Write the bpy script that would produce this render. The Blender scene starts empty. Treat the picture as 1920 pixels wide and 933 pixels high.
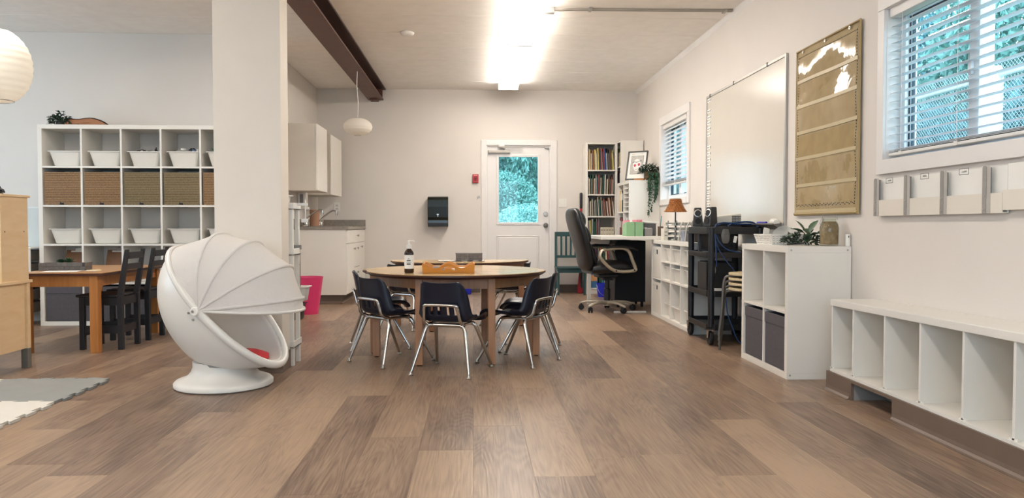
import bpy, bmesh, math, random
from mathutils import Vector, Matrix
D = bpy.data
SC = bpy.context.scene
COL = SC.collection
R = math.radians
PI = math.pi

# ------------------------------------------------------------------ camera
cam_d = D.cameras.new('camera')
cam = D.objects.new('camera', cam_d)
COL.objects.link(cam)
cam_d.sensor_width = 36.0
cam_d.lens = 1442.0 / 1920.0 * 36.0
cam_d.clip_start = 0.05
cam_d.clip_end = 200
cam.location = (0, 0, 0.91)
cam.rotation_euler = (R(90 - 1.7455), 0, R(-2.898))
SC.camera = cam

# ------------------------------------------------------------------ world, exposure
SC.view_settings.view_transform = 'Standard'
SC.view_settings.look = 'None'
SC.view_settings.gamma = 1.0
SC.view_settings.use_curve_mapping = False
SC.view_settings.exposure = 1.25
W = D.worlds.new('overcast_sky')
SC.world = W
W.use_nodes = True
wn = W.node_tree.nodes
bg = wn['Background']
bg.inputs['Color'].default_value = (0.60, 0.81, 1.0, 1)
bg.inputs['Strength'].default_value = 2.7
LAMP = 9.0           # strength of the fluorescent diffusers
LAMP_COL = (1.0, 0.925, 0.845)

def portal(name, loc, rot, sx, sy):
    l = D.lights.new(name, 'AREA')
    l.shape = 'RECTANGLE'
    l.size = sx
    l.size_y = sy
    l.cycles.is_portal = True
    o = D.objects.new(name, l)
    o.location = loc
    o.rotation_euler = rot
    COL.objects.link(o)

# daylight guides in the real window openings
portal('daylight_right', (2.42, 3.0, 1.68), (0, R(90), 0), 0.9, 2.3)
portal('daylight_small', (2.42, 8.47, 1.64), (0, R(90), 0), 0.9, 1.1)
portal('daylight_door', (0.617, 10.62, 1.4), (R(-90), 0, 0), 0.6, 0.95)
portal('daylight_left', (-6.68, 5.2, 1.6), (0, R(-90), 0), 1.4, 3.0)
portal('daylight_near', (-1.2, -3.2, 1.55), (R(90), 0, 0), 5.2, 1.5)

# ------------------------------------------------------------------ materials
def lin(h):
    h = h.lstrip('#')
    c = [int(h[i:i + 2], 16) / 255 for i in (0, 2, 4)]
    return tuple((x / 12.92 if x <= 0.04045 else ((x + 0.055) / 1.055) ** 2.4) for x in c) + (1,)

MATS = {}
def mat(name, col, rough=0.5, metal=0.0, var=0.06, scale=6.0, bump=0.0, bscale=80.0, spec=0.5,
        stretch=(1, 1, 1), emit=None, estr=0.0, alpha=None, sss=0.0, trans=0.0, coat=0.0, col2=None, detail=4):
    if name in MATS:
        return MATS[name]
    m = D.materials.new(name)
    m.use_nodes = True
    nt = m.node_tree
    N, L = nt.nodes, nt.links
    b = N['Principled BSDF']
    c = lin(col) if isinstance(col, str) else col
    tc = N.new('ShaderNodeTexCoord')
    mp = N.new('ShaderNodeMapping')
    mp.inputs['Scale'].default_value = stretch
    L.new(tc.outputs['Object'], mp.inputs['Vector'])
    nz = N.new('ShaderNodeTexNoise')
    nz.inputs['Scale'].default_value = scale
    nz.inputs['Detail'].default_value = detail
    L.new(mp.outputs['Vector'], nz.inputs['Vector'])
    rp = N.new('ShaderNodeValToRGB')
    lo = lin(col2) if col2 else tuple(max(0, x * (1 - var)) for x in c[:3]) + (1,)
    hi = c if col2 else tuple(min(1, x * (1 + var)) for x in c[:3]) + (1,)
    rp.color_ramp.elements[0].position = 0.3
    rp.color_ramp.elements[1].position = 0.7
    rp.color_ramp.elements[0].color = lo
    rp.color_ramp.elements[1].color = hi
    L.new(nz.outputs['Fac'], rp.inputs['Fac'])
    L.new(rp.outputs['Color'], b.inputs['Base Color'])
    b.inputs['Roughness'].default_value = rough
    b.inputs['Metallic'].default_value = metal
    b.inputs['Specular IOR Level'].default_value = spec
    b.inputs['Coat Weight'].default_value = coat
    if bump:
        n2 = N.new('ShaderNodeTexNoise')
        n2.inputs['Scale'].default_value = bscale
        n2.inputs['Detail'].default_value = 3
        L.new(mp.outputs['Vector'], n2.inputs['Vector'])
        bp = N.new('ShaderNodeBump')
        bp.inputs['Strength'].default_value = bump
        bp.inputs['Distance'].default_value = 0.004
        L.new(n2.outputs['Fac'], bp.inputs['Height'])
        L.new(bp.outputs['Normal'], b.inputs['Normal'])
    if emit:
        b.inputs['Emission Color'].default_value = emit + (1,) if len(emit) == 3 else emit
        b.inputs['Emission Strength'].default_value = estr
    if trans:
        b.inputs['Transmission Weight'].default_value = trans
    if alpha is not None:
        b.inputs['Alpha'].default_value = alpha
    if sss:
        b.inputs['Subsurface Weight'].default_value = sss
        b.inputs['Subsurface Radius'].default_value = (0.02, 0.02, 0.02)
    MATS[name] = m
    return m

def front_only(nt, fr, mx):
    # thin glass: reflect on the outer face only (no false total reflection inside)
    ge = nt.nodes.new('ShaderNodeNewGeometry')
    iv = nt.nodes.new('ShaderNodeMath'); iv.operation = 'SUBTRACT'; iv.inputs[0].default_value = 1.0
    mu = nt.nodes.new('ShaderNodeMath'); mu.operation = 'MULTIPLY'
    nt.links.new(ge.outputs['Backfacing'], iv.inputs[1])
    nt.links.new(fr.outputs['Fac'], mu.inputs[0])
    nt.links.new(iv.outputs['Value'], mu.inputs[1])
    nt.links.new(mu.outputs['Value'], mx.inputs['Fac'])

def glass_mat(name, tint=(0.93, 0.98, 0.98), base=0.04):
    m = D.materials.new(name)
    m.use_nodes = True
    nt = m.node_tree
    N, L = nt.nodes, nt.links
    N.remove(N['Principled BSDF'])
    t = N.new('ShaderNodeBsdfTransparent')
    t.inputs['Color'].default_value = tint + (1,)
    g = N.new('ShaderNodeBsdfGlossy')
    g.inputs['Roughness'].default_value = 0.02
    fr = N.new('ShaderNodeFresnel')
    fr.inputs['IOR'].default_value = 1.45
    mx = N.new('ShaderNodeMixShader')
    front_only(nt, fr, mx)
    L.new(t.outputs['BSDF'], mx.inputs[1])
    L.new(g.outputs['BSDF'], mx.inputs[2])
    L.new(mx.outputs['Shader'], N['Material Output'].inputs['Surface'])
    MATS[name] = m
    return m

def cloth_mat(name, col, thru=0.45, bump=0.15):
    # diffuse + translucent: thin paper, canopy cloth
    m = D.materials.new(name)
    m.use_nodes = True
    nt = m.node_tree
    N, L = nt.nodes, nt.links
    N.remove(N['Principled BSDF'])
    d = N.new('ShaderNodeBsdfDiffuse')
    t = N.new('ShaderNodeBsdfTranslucent')
    d.inputs['Color'].default_value = lin(col)
    t.inputs['Color'].default_value = lin(col)
    tc = N.new('ShaderNodeTexCoord')
    nz = N.new('ShaderNodeTexNoise')
    nz.inputs['Scale'].default_value = 14
    nz.inputs['Detail'].default_value = 3
    L.new(tc.outputs['Object'], nz.inputs['Vector'])
    bp = N.new('ShaderNodeBump')
    bp.inputs['Strength'].default_value = bump
    bp.inputs['Distance'].default_value = 0.02
    L.new(nz.outputs['Fac'], bp.inputs['Height'])
    L.new(bp.outputs['Normal'], d.inputs['Normal'])
    mx = N.new('ShaderNodeMixShader')
    mx.inputs['Fac'].default_value = thru
    L.new(d.outputs['BSDF'], mx.inputs[1])
    L.new(t.outputs['BSDF'], mx.inputs[2])
    L.new(mx.outputs['Shader'], N['Material Output'].inputs['Surface'])
    MATS[name] = m
    return m

def floor_mat():
    m = D.materials.new('oak_vinyl')
    m.use_nodes = True
    nt = m.node_tree
    N, L = nt.nodes, nt.links
    b = N['Principled BSDF']
    tc = N.new('ShaderNodeTexCoord')
    oi = N.new('ShaderNodeObjectInfo')
    cm = N.new('ShaderNodeVectorMath'); cm.operation = 'SCALE'
    cm.inputs[0].default_value = (37.1, 91.7, 53.3)
    L.new(oi.outputs['Random'], cm.inputs['Scale'])
    ad = N.new('ShaderNodeVectorMath'); ad.operation = 'ADD'
    L.new(tc.outputs['Object'], ad.inputs[0])
    L.new(cm.outputs['Vector'], ad.inputs[1])
    def mapping(s):
        mp = N.new('ShaderNodeMapping')
        mp.inputs['Scale'].default_value = s
        L.new(ad.outputs['Vector'], mp.inputs['Vector'])
        return mp
    # cathedral figure: contour lines of a stretched noise field
    m1 = mapping((8.0, 0.75, 1))
    n1 = N.new('ShaderNodeTexNoise'); n1.inputs['Scale'].default_value = 1.0
    n1.inputs['Detail'].default_value = 1.5; n1.inputs['Distortion'].default_value = 0.4
    L.new(m1.outputs['Vector'], n1.inputs['Vector'])
    mu = N.new('ShaderNodeMath'); mu.operation = 'MULTIPLY'; mu.inputs[1].default_value = 120.0
    L.new(n1.outputs['Fac'], mu.inputs[0])
    sn = N.new('ShaderNodeMath'); sn.operation = 'SINE'
    L.new(mu.outputs['Value'], sn.inputs[0])
    # fine fibre
    m2 = mapping((120.0, 4.5, 1))
    n2 = N.new('ShaderNodeTexNoise'); n2.inputs['Scale'].default_value = 1.0; n2.inputs['Detail'].default_value = 5
    L.new(m2.outputs['Vector'], n2.inputs['Vector'])
    # cloudy tone along the board
    m3 = mapping((4.0, 1.3, 1))
    n3 = N.new('ShaderNodeTexNoise'); n3.inputs['Scale'].default_value = 1.2; n3.inputs['Detail'].default_value = 3
    n3.inputs['Distortion'].default_value = 0.6
    L.new(m3.outputs['Vector'], n3.inputs['Vector'])
    # tone = 0.5*random + cloud + grain
    def madd(a, k, c):
        x = N.new('ShaderNodeMath'); x.operation = 'MULTIPLY_ADD'
        if a is None: x.inputs[0].default_value = 0
        else: L.new(a, x.inputs[0])
        x.inputs[1].default_value = k
        if isinstance(c, (int, float)): x.inputs[2].default_value = c
        else: L.new(c, x.inputs[2])
        return x.outputs['Value']
    v = madd(oi.outputs['Random'], 0.55, -0.48)
    v = madd(n3.outputs['Fac'], 0.75, v)
    v = madd(sn.outputs['Value'], 0.075, v)
    v = madd(n2.outputs['Fac'], 0.90, v)
    rp = N.new('ShaderNodeValToRGB')
    e = rp.color_ramp.elements
    e[0].position = 0.10; e[0].color = lin('#524034')
    e[1].position = 0.98; e[1].color = lin('#a48a71')
    k = e.new(0.36); k.color = lin('#755f50')
    k = e.new(0.66); k.color = lin('#927a65')
    L.new(v, rp.inputs['Fac'])
    L.new(rp.outputs['Color'], b.inputs['Base Color'])
    b.inputs['Roughness'].default_value = 0.36
    b.inputs['Specular IOR Level'].default_value = 0.45
    bp = N.new('ShaderNodeBump'); bp.inputs['Strength'].default_value = 0.22; bp.inputs['Distance'].default_value = 0.002
    hb = madd(sn.outputs['Value'], 0.15, n2.outputs['Fac'])
    L.new(hb, bp.inputs['Height'])
    L.new(bp.outputs['Normal'], b.inputs['Normal'])
    MATS['oak_vinyl'] = m
    return m

def wood_mat(name, c1, c2, rough=0.42, sc=(2, 30, 30), bump=0.05):
    m = D.materials.new(name)
    m.use_nodes = True
    nt = m.node_tree
    N, L = nt.nodes, nt.links
    b = N['Principled BSDF']
    tc = N.new('ShaderNodeTexCoord')
    mp = N.new('ShaderNodeMapping'); mp.inputs['Scale'].default_value = sc
    L.new(tc.outputs['Object'], mp.inputs['Vector'])
    nz = N.new('ShaderNodeTexNoise'); nz.inputs['Scale'].default_value = 1.5; nz.inputs['Detail'].default_value = 5
    nz.inputs['Distortion'].default_value = 0.5
    L.new(mp.outputs['Vector'], nz.inputs['Vector'])
    rp = N.new('ShaderNodeValToRGB')
    rp.color_ramp.elements[0].position = 0.3; rp.color_ramp.elements[0].color = lin(c1)
    rp.color_ramp.elements[1].position = 0.7; rp.color_ramp.elements[1].color = lin(c2)
    L.new(nz.outputs['Fac'], rp.inputs['Fac'])
    L.new(rp.outputs['Color'], b.inputs['Base Color'])
    b.inputs['Roughness'].default_value = rough
    bp = N.new('ShaderNodeBump'); bp.inputs['Strength'].default_value = bump; bp.inputs['Distance'].default_value = 0.002
    L.new(nz.outputs['Fac'], bp.inputs['Height'])
    L.new(bp.outputs['Normal'], b.inputs['Normal'])
    MATS[name] = m
    return m

def woven_mat(name, c1, c2, sc=60.0, rough=0.7):
    m = D.materials.new(name)
    m.use_nodes = True
    nt = m.node_tree
    N, L = nt.nodes, nt.links
    b = N['Principled BSDF']
    tc = N.new('ShaderNodeTexCoord')
    br = N.new('ShaderNodeTexChecker'); br.inputs['Scale'].default_value = sc
    br.inputs['Color1'].default_value = lin(c1); br.inputs['Color2'].default_value = lin(c2)
    L.new(tc.outputs['Object'], br.inputs['Vector'])
    nz = N.new('ShaderNodeTexNoise'); nz.inputs['Scale'].default_value = 25
    L.new(tc.outputs['Object'], nz.inputs['Vector'])
    mx = N.new('ShaderNodeMix'); mx.data_type = 'RGBA'; mx.blend_type = 'MULTIPLY'
    mx.inputs['Factor'].default_value = 0.35
    L.new(br.outputs['Color'], mx.inputs['A'])
    L.new(nz.outputs['Color'], mx.inputs['B'])
    L.new(mx.outputs['Result'], b.inputs['Base Color'])
    b.inputs['Roughness'].default_value = rough
    bp = N.new('ShaderNodeBump'); bp.inputs['Strength'].default_value = 0.5; bp.inputs['Distance'].default_value = 0.003
    L.new(br.outputs['Fac'], bp.inputs['Height'])
    L.new(bp.outputs['Normal'], b.inputs['Normal'])
    MATS[name] = m
    return m

WALL = mat('wall_paint', '#dcd5cd', 0.62, var=0.015, scale=3, bump=0.06, bscale=160)
TRIMM = mat('trim_paint', '#e4e0dc', 0.42, var=0.012)
CEIL = mat('ceiling_board', '#f3eee7', 0.75, var=0.03, scale=9, bump=0.35, bscale=220)
FLOOR = floor_mat()
SUB = mat('floor_underlay', '#3d3129', 0.8)
WHITE = mat('white_laminate', '#e6e1d8', 0.38, var=0.012)
WHITE2 = mat('white_paint', '#e2ded6', 0.4, var=0.015)
PLAST = mat('white_plastic', '#e8e4dc', 0.33, var=0.01, sss=0.0)
EGG = mat('egg_plastic', '#dad5cd', 0.34, var=0.012, bump=0.05, bscale=300)
NAVY = mat('navy_plastic', '#0b1224', 0.36, var=0.2, scale=12, bump=0.08, bscale=250)
CHROME = mat('chrome', '#c9c6c2', 0.13, 1.0, var=0.03)
STEEL = mat('brushed_steel', '#b4b1ac', 0.32, 1.0, var=0.05, stretch=(1, 1, 20))
ALU = mat('aluminium', '#b3b0ab', 0.4, 0.9, var=0.04)
BLACK = mat('black_plastic', '#141417', 0.45, var=0.15)
BLACKM = mat('black_matte', '#0c0c0f', 0.7, var=0.15)
CHARBOX = mat('charcoal_fabric', '#565256', 0.9, var=0.07, scale=40, bump=0.3, bscale=400)
LEATHER = mat('black_leather', '#141315', 0.34, var=0.2, scale=18, bump=0.18, bscale=120)
BIRCH = wood_mat('birch', '#dbb98c', '#e2c49b', 0.5, (3, 3, 14))
TABLETOP = wood_mat('maple_laminate', '#cba874', '#d6b786', 0.16, (3, 26, 26), 0.01)
EDGE = mat('brown_edge_band', '#4b2a1d', 0.35)
TLEG = wood_mat('maple_leg', '#a06f4b', '#b3825d', 0.42, (24, 24, 2))
TRAYW = wood_mat('tray_wood', '#c07c33', '#d2913f', 0.42, (3, 26, 26))
LTOP = wood_mat('amber_table', '#a67848', '#b98a5c', 0.36, (3, 20, 20))
LLEG = wood_mat('amber_leg', '#a4672f', '#b87a3f', 0.4, (24, 24, 2))
BLKWOOD = wood_mat('black_stain', '#121013', '#201d20', 0.45, (4, 4, 4))
BEAMM = mat('red_oxide_steel', '#5b3527', 0.5, var=0.12, scale=9, bump=0.1, bscale=40)
BEAMD = mat('dark_oxide_steel', '#3a2018', 0.55, var=0.12, scale=9)
COVE = mat('brown_vinyl_base', '#6f5d50', 0.5, var=0.04)
COVED = mat('dark_vinyl_base', '#5a4d43', 0.55, var=0.05)
TEAL = mat('teal_paint', '#26494a', 0.45, var=0.1)
COUNTER = mat('grey_laminate', '#8b8276', 0.4, var=0.15, scale=30)
BAMBOO = wood_mat('bamboo_strip', '#775a3a', '#a57f54', 0.55, (90, 10, 40), 0.2)
BAMBOO2 = wood_mat('bamboo_strip_grey', '#6c5e42', '#937d55', 0.55, (90, 10, 40), 0.2)
BAMDARK = mat('bamboo_gap', '#24190f', 0.9)
PINK = mat('pink_plastic', '#d3386c', 0.4)
BLUE = mat('blue_plastic', '#1f2fc4', 0.4)
REDP = mat('red_plastic', '#b0232e', 0.35)
LEAF = mat('leaf_green', '#2f5236', 0.5, var=0.35, scale=20)
LEAFD = mat('leaf_dark', '#22382a', 0.55, var=0.4, scale=20)
PAPERM = mat('lantern_paper', '#e9e0c9', 0.8, var=0.02)
TAN = mat('tan_cloth', '#aa9670', 0.75, var=0.08, scale=12, bump=0.1, bscale=200)
GLASS = glass_mat('window_glass')
TUBEE = mat('lit_diffuser', '#ffffff', 0.6, emit=LAMP_COL, estr=LAMP)
FABW = cloth_mat('canopy_cloth', '#efebe6', 0.42, 0.55)
LANT = cloth_mat('rice_paper', '#f4efe6', 0.45, 0.05)
PAPER = mat('paper', '#ece9e2', 0.8, var=0.02)
PRINT = mat('black_print', '#1b1b1d', 0.7)
GREYM = mat('grey_plastic', '#8e8b88', 0.45)
FELTG = woven_mat('grey_weave', '#6d6763', '#57524f', 55.0)
WICKER = woven_mat('orange_wicker', '#c6803f', '#9c5a25', 70.0)
BASKET = woven_mat('brown_wicker', '#6f5636', '#45341f', 60.0)

# ------------------------------------------------------------------ geometry builder
class G:
    def __init__(s):
        s.v = []
        s.f = []
    def add(s, vs, fs):
        o = len(s.v)
        s.v += [tuple(p) for p in vs]
        s.f += [tuple(i + o for i in f) for f in fs]
        return s
    def box(s, x0, x1, y0, y1, z0, z1, M=None):
        vs = [(x, y, z) for z in (z0, z1) for y in (y0, y1) for x in (x0, x1)]
        if M is not None:
            vs = [tuple(M @ Vector(p)) for p in vs]
        return s.add(vs, [(0, 2, 3, 1), (4, 5, 7, 6), (0, 1, 5, 4), (2, 6, 7, 3), (0, 4, 6, 2), (1, 3, 7, 5)])
    def cbox(s, c, d, M=None):
        return s.box(c[0] - d[0] / 2, c[0] + d[0] / 2, c[1] - d[1] / 2, c[1] + d[1] / 2, c[2] - d[2] / 2, c[2] + d[2] / 2, M)
    def hexa(s, lo, hi):
        # lo, hi: four points each, same winding
        return s.add(list(lo) + list(hi), [(0, 1, 2, 3), (4, 7, 6, 5), (0, 4, 5, 1), (1, 5, 6, 2), (2, 6, 7, 3), (3, 7, 4, 0)])
    def prism(s, poly, a, b, axis='z'):
        def P(p, h):
            return {'z': (p[0], p[1], h), 'y': (p[0], h, p[1]), 'x': (h, p[0], p[1])}[axis]
        n = len(poly)
        vs = [P(p, a) for p in poly] + [P(p, b) for p in poly]
        fs = [tuple(range(n))[::-1], tuple(range(n, 2 * n))] + [(i, (i + 1) % n, n + (i + 1) % n, n + i) for i in range(n)]
        return s.add(vs, fs)
    def lathe(s, prof, n=24, c=(0, 0, 0), M=None, sx=1.0, sy=1.0):
        vs = []
        for r, z in prof:
            for k in range(n):
                a = 2 * PI * k / n
                vs.append((c[0] + r * sx * math.cos(a), c[1] + r * sy * math.sin(a), c[2] + z))
        if M is not None:
            vs = [tuple(M @ Vector(p)) for p in vs]
        fs = []
        m = len(prof)
        for i in range(m - 1):
            for k in range(n):
                k2 = (k + 1) % n
                fs.append((i * n + k, i * n + k2, (i + 1) * n + k2, (i + 1) * n + k))
        if prof[0][0] > 1e-5:
            fs.append(tuple(range(n))[::-1])
        if prof[-1][0] > 1e-5:
            fs.append(tuple((m - 1) * n + k for k in range(n)))
        return s.add(vs, fs)
    def tube(s, pts, r, n=8, closed=False):
        P = [Vector(p) for p in pts]
        m = len(P)
        rr = r if isinstance(r, (list, tuple)) else [r] * m
        tang = []
        for i in range(m):
            a = P[(i - 1) % m] if (closed or i > 0) else P[i]
            b = P[(i + 1) % m] if (closed or i < m - 1) else P[i]
            tang.append((b - a).normalized())
        t0 = tang[0]
        u = t0.orthogonal().normalized()
        vs = []
        for i in range(m):
            t = tang[i]
            u = (u - t * u.dot(t))
            u = u.normalized() if u.length > 1e-6 else t.orthogonal().normalized()
            w = t.cross(u)
            for k in range(n):
                a = 2 * PI * k / n
                vs.append(P[i] + (u * math.cos(a) + w * math.sin(a)) * rr[i])
        fs = []
        for i in range(m if closed else m - 1):
            j = (i + 1) % m
            for k in range(n):
                k2 = (k + 1) % n
                fs.append((i * n + k, i * n + k2, j * n + k2, j * n + k))
        if not closed:
            fs.append(tuple(range(n))[::-1])
            fs.append(tuple((m - 1) * n + k for k in range(n)))
        return s.add(vs, fs)
    def grid(s, fn, nu, nv, skip=None, closeu=False):
        vs = [fn(i / (nu if closeu else nu - 1), j / (nv - 1)) for j in range(nv) for i in range(nu)]
        fs = []
        for j in range(nv - 1):
            for i in range(nu if closeu else nu - 1):
                if skip and skip(i, j):
                    continue
                i2 = (i + 1) % nu
                fs.append((j * nu + i, j * nu + i2, (j + 1) * nu + i2, (j + 1) * nu + i))
        return s.add(vs, fs)
    def loft(s, secs, n=20, e=2.6):
        # secs: (centre, half-axis vector a, half-axis vector b)
        vs = []
        for c, a, b in secs:
            c, a, b = Vector(c), Vector(a), Vector(b)
            for k in range(n):
                t = 2 * PI * k / n
                ca, sa = math.cos(t), math.sin(t)
                vs.append(c + a * math.copysign(abs(ca) ** (2 / e), ca) + b * math.copysign(abs(sa) ** (2 / e), sa))
        m = len(secs)
        fs = [(i * n + k, i * n + (k + 1) % n, (i + 1) * n + (k + 1) % n, (i + 1) * n + k) for i in range(m - 1) for k in range(n)]
        fs.append(tuple(range(n))[::-1])
        fs.append(tuple((m - 1) * n + k for k in range(n)))
        return s.add(vs, fs)

def smoothpath(pts, k=5, closed=False):
    # Catmull-Rom through the points
    P = [Vector(p) for p in pts]
    n = len(P)
    out = []
    for i in range(n if closed else n - 1):
        p0 = P[(i - 1) % n] if (closed or i > 0) else P[0]
        p1 = P[i]
        p2 = P[(i + 1) % n]
        p3 = P[(i + 2) % n] if (closed or i < n - 2) else P[n - 1]
        for q in range(k):
            t = q / k
            out.append(0.5 * ((2 * p1) + (p2 - p0) * t + (2 * p0 - 5 * p1 + 4 * p2 - p3) * t * t + (3 * p1 - p0 - 3 * p2 + p3) * t ** 3))
    if not closed:
        out.append(P[-1])
    return out

def mesh(name, g, m, smooth=None, flat=False):
    me = D.meshes.new(name)
    me.from_pydata(g.v, [], g.f)
    me.validate()
    if m is not None:
        me.materials.append(m)
    if not flat:
        bm = bmesh.new()
        bm.from_mesh(me)
        bmesh.ops.recalc_face_normals(bm, faces=bm.faces)
        bm.to_mesh(me)
        bm.free()
    if smooth:
        me.shade_smooth()
        me.set_sharp_from_angle(angle=R(smooth))
    me.update()
    return me

def obj(name, g, m, parent=None, smooth=None, bevel=0.0, solid=0.0, sub=0, loc=None, rot=None, label=None, flat=False, segs=2, soff=0.0):
    me = g if isinstance(g, bpy.types.Mesh) else mesh(name, g, m, smooth, flat)
    o = D.objects.new(name, me)
    COL.objects.link(o)
    if parent is not None:
        o.parent = parent
    if loc is not None:
        o.location = loc
    if rot is not None:
        o.rotation_euler = rot
    if solid:
        md = o.modifiers.new('solid', 'SOLIDIFY'); md.thickness = solid; md.offset = soff
    if bevel:
        md = o.modifiers.new('bevel', 'BEVEL'); md.width = bevel; md.segments = segs; md.limit_method = 'ANGLE'
        md.angle_limit = R(40)
        md.harden_normals = False
    if sub:
        md = o.modifiers.new('sub', 'SUBSURF'); md.levels = sub; md.render_levels = sub
    if label:
        o['label'] = label
    return o

def tag(o, label, cat, group=None):
    o['label'] = label
    o['category'] = cat
    if group:
        o['group'] = group
    return o

def thing(name, label, cat, loc=(0, 0, 0), rotz=0.0, group=None):
    o = D.objects.new(name, None)
    COL.objects.link(o)
    o.empty_display_size = 0.1
    o.location = loc
    o.rotation_euler = (0, 0, rotz)
    return tag(o, label, cat, group)

def struct(name, g=None, m=None, parent=None, bevel=0.0, loc=(0, 0, 0), smooth=None):
    if g is None:
        o = D.objects.new(name, None)
        COL.objects.link(o)
        o.location = loc
        o.empty_display_size = 0.1
    else:
        o = obj(name, g, m, parent, bevel=bevel, smooth=smooth)
        o.location = loc
    if parent is None:
        o['kind'] = 'structure'
    else:
        o.parent = parent
    return o

def copy_tree(o, parent=None):
    c = o.copy()
    COL.objects.link(c)
    c.parent = parent
    for ch in list(o.children):
        copy_tree(ch, c)
    return c

def dup(o, loc, rotz=0.0, label=None):
    c = copy_tree(o)
    c.location = loc
    c.rotation_euler = (0, 0, rotz)
    if label:
        c['label'] = label
    return c

ORD = ['first', 'second', 'third', 'fourth', 'fifth', 'sixth', 'seventh', 'eighth', 'ninth', 'tenth', 'eleventh', 'twelfth',
       'thirteenth', 'fourteenth', 'fifteenth', 'sixteenth', 'seventeenth', 'eighteenth', 'nineteenth', 'twentieth',
       'twenty-first', 'twenty-second', 'twenty-third', 'twenty-fourth', 'twenty-fifth', 'twenty-sixth', 'twenty-seventh',
       'twenty-eighth', 'twenty-ninth', 'thirtieth']
# ================================================================== the setting
XR, YB, H = 2.235, 10.45, 2.74
YL = 7.56            # far wall of the left bay
XP = -2.08           # partition beside the kitchenette
rng = random.Random(7)

# floor: underlay and single planks
fl = struct('floor', G().box(-6.6, XR + 0.1, -3.1, YB + 0.15, -0.12, -0.0045), SUB)
PW, PL = 0.222, 1.52
pm = {}
def plank_mesh(l, w=PW):
    key = (round(l, 3), round(w, 3))
    if key not in pm:
        b, c, g0 = 0.0006, 0.0008, 0.0001
        g = G()
        x0, x1, y0, y1 = g0, w - g0, g0, l - g0
        lo = [(x0, y0, -0.0045), (x1, y0, -0.0045), (x1, y1, -0.0045), (x0, y1, -0.0045)]
        md = [(x, y, -c * 0.6) for x, y, z in lo]
        tp = [(x0 + b, y0 + b, 0), (x1 - b, y0 + b, 0), (x1 - b, y1 - b, 0), (x0 + b, y1 - b, 0)]
        g.add(lo + md + tp, [(0, 1, 5, 4), (1, 2, 6, 5), (2, 3, 7, 6), (3, 0, 4, 7), (4, 5, 9, 8), (5, 6, 10, 9), (6, 7, 11, 10), (7, 4, 8, 11), (8, 9, 10, 11)])
        pm[key] = mesh('plank', g, FLOOR)
    return pm[key]
NEARY = 1.75
ncol = 0
x = 0.0 - 22 * PW
while x < XR - 0.02:
    w = min(PW, XR - x)
    ymax = YB if x > XP - 0.2 else YL
    y = NEARY - rng.uniform(0.1, PL)
    while y < ymax - 0.01:
        l = min(PL, ymax - y)
        o = obj('plank', plank_mesh(l, w), None, fl, loc=(x, y, 0))
        y += PL
    x += PW
# the rest of the floor, out of the picture, in one piece
g = G().box(-6.6, XR, -3.0, NEARY - PL + 0.0, -0.0045, -0.0002).box(-6.6, -22 * PW, NEARY - PL, YL, -0.0045, -0.0002)
obj('plank_field', g, FLOOR, fl)['kind'] = 'stuff'

# ceiling: roof deck and board panels with shallow joints
ce = struct('ceiling', G().box(-6.6, XR + 0.1, -3.1, YB + 0.15, H + 0.02, H + 0.14), CEIL)
def panel_mesh(x0, x1, w):
    g = G()
    b, d = 0.006, 0.006
    lo = [(x0, 0.001, H), (x1, 0.001, H), (x1, w - 0.001, H), (x0, w - 0.001, H)]
    lo = [(x0, b, H), (x1, b, H), (x1, w - b, H), (x0, w - b, H)]
    hi = [(x0, 0.001, H + d), (x1, 0.001, H + d), (x1, w - 0.001, H + d), (x0, w - 0.001, H + d)]
    tp = [(p[0], p[1], H + 0.02) for p in hi]
    g.add(lo + hi + tp, [(0, 3, 2, 1), (0, 1, 5, 4), (1, 2, 6, 5), (2, 3, 7, 6), (3, 0, 4, 7), (4, 5, 9, 8), (6, 7, 11, 10), (5, 6, 10, 9), (7, 4, 8, 11)])
    return mesh('ceiling_panel', g, CEIL)
cpR = panel_mesh(XP + 0.0, XR, 0.61)
cpL = panel_mesh(-6.55, XP, 0.61)
y = YB - 0.61
while y > -3.1:
    obj('ceiling_panel', cpR, None, ce, loc=(0, y, 0))
    y -= 0.61
y = YL - 0.61
while y > -3.1:
    obj('ceiling_panel', cpL, None, ce, loc=(0, y, 0))
    y -= 0.61

def wall(name, axis, face, back, u0, u1, holes, m=WALL, z1=H + 0.05):
    # wall slab between face and back, along the other axis u; holes: (u0,u1,z0,z1)
    g = G()
    us = sorted({u0, u1} | {h[0] for h in holes} | {h[1] for h in holes})
    zs = sorted({-0.1, z1} | {h[2] for h in holes} | {h[3] for h in holes})
    a, b = min(face, back), max(face, back)
    for i in range(len(us) - 1):
        run = None
        for j in range(len(zs) - 1):
            cu, cz = (us[i] + us[i + 1]) / 2, (zs[j] + zs[j + 1]) / 2
            hole = any(h[0] < cu < h[1] and h[2] < cz < h[3] for h in holes)
            if not hole:
                if run is None: run = [zs[j], zs[j + 1]]
                else: run[1] = zs[j + 1]
            if hole or j == len(zs) - 2:
                if run:
                    if axis == 'x': g.box(a, b, us[i], us[i + 1], run[0], run[1])
                    else: g.box(us[i], us[i + 1], a, b, run[0], run[1])
                run = None
    return struct(name, g, m)

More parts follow.
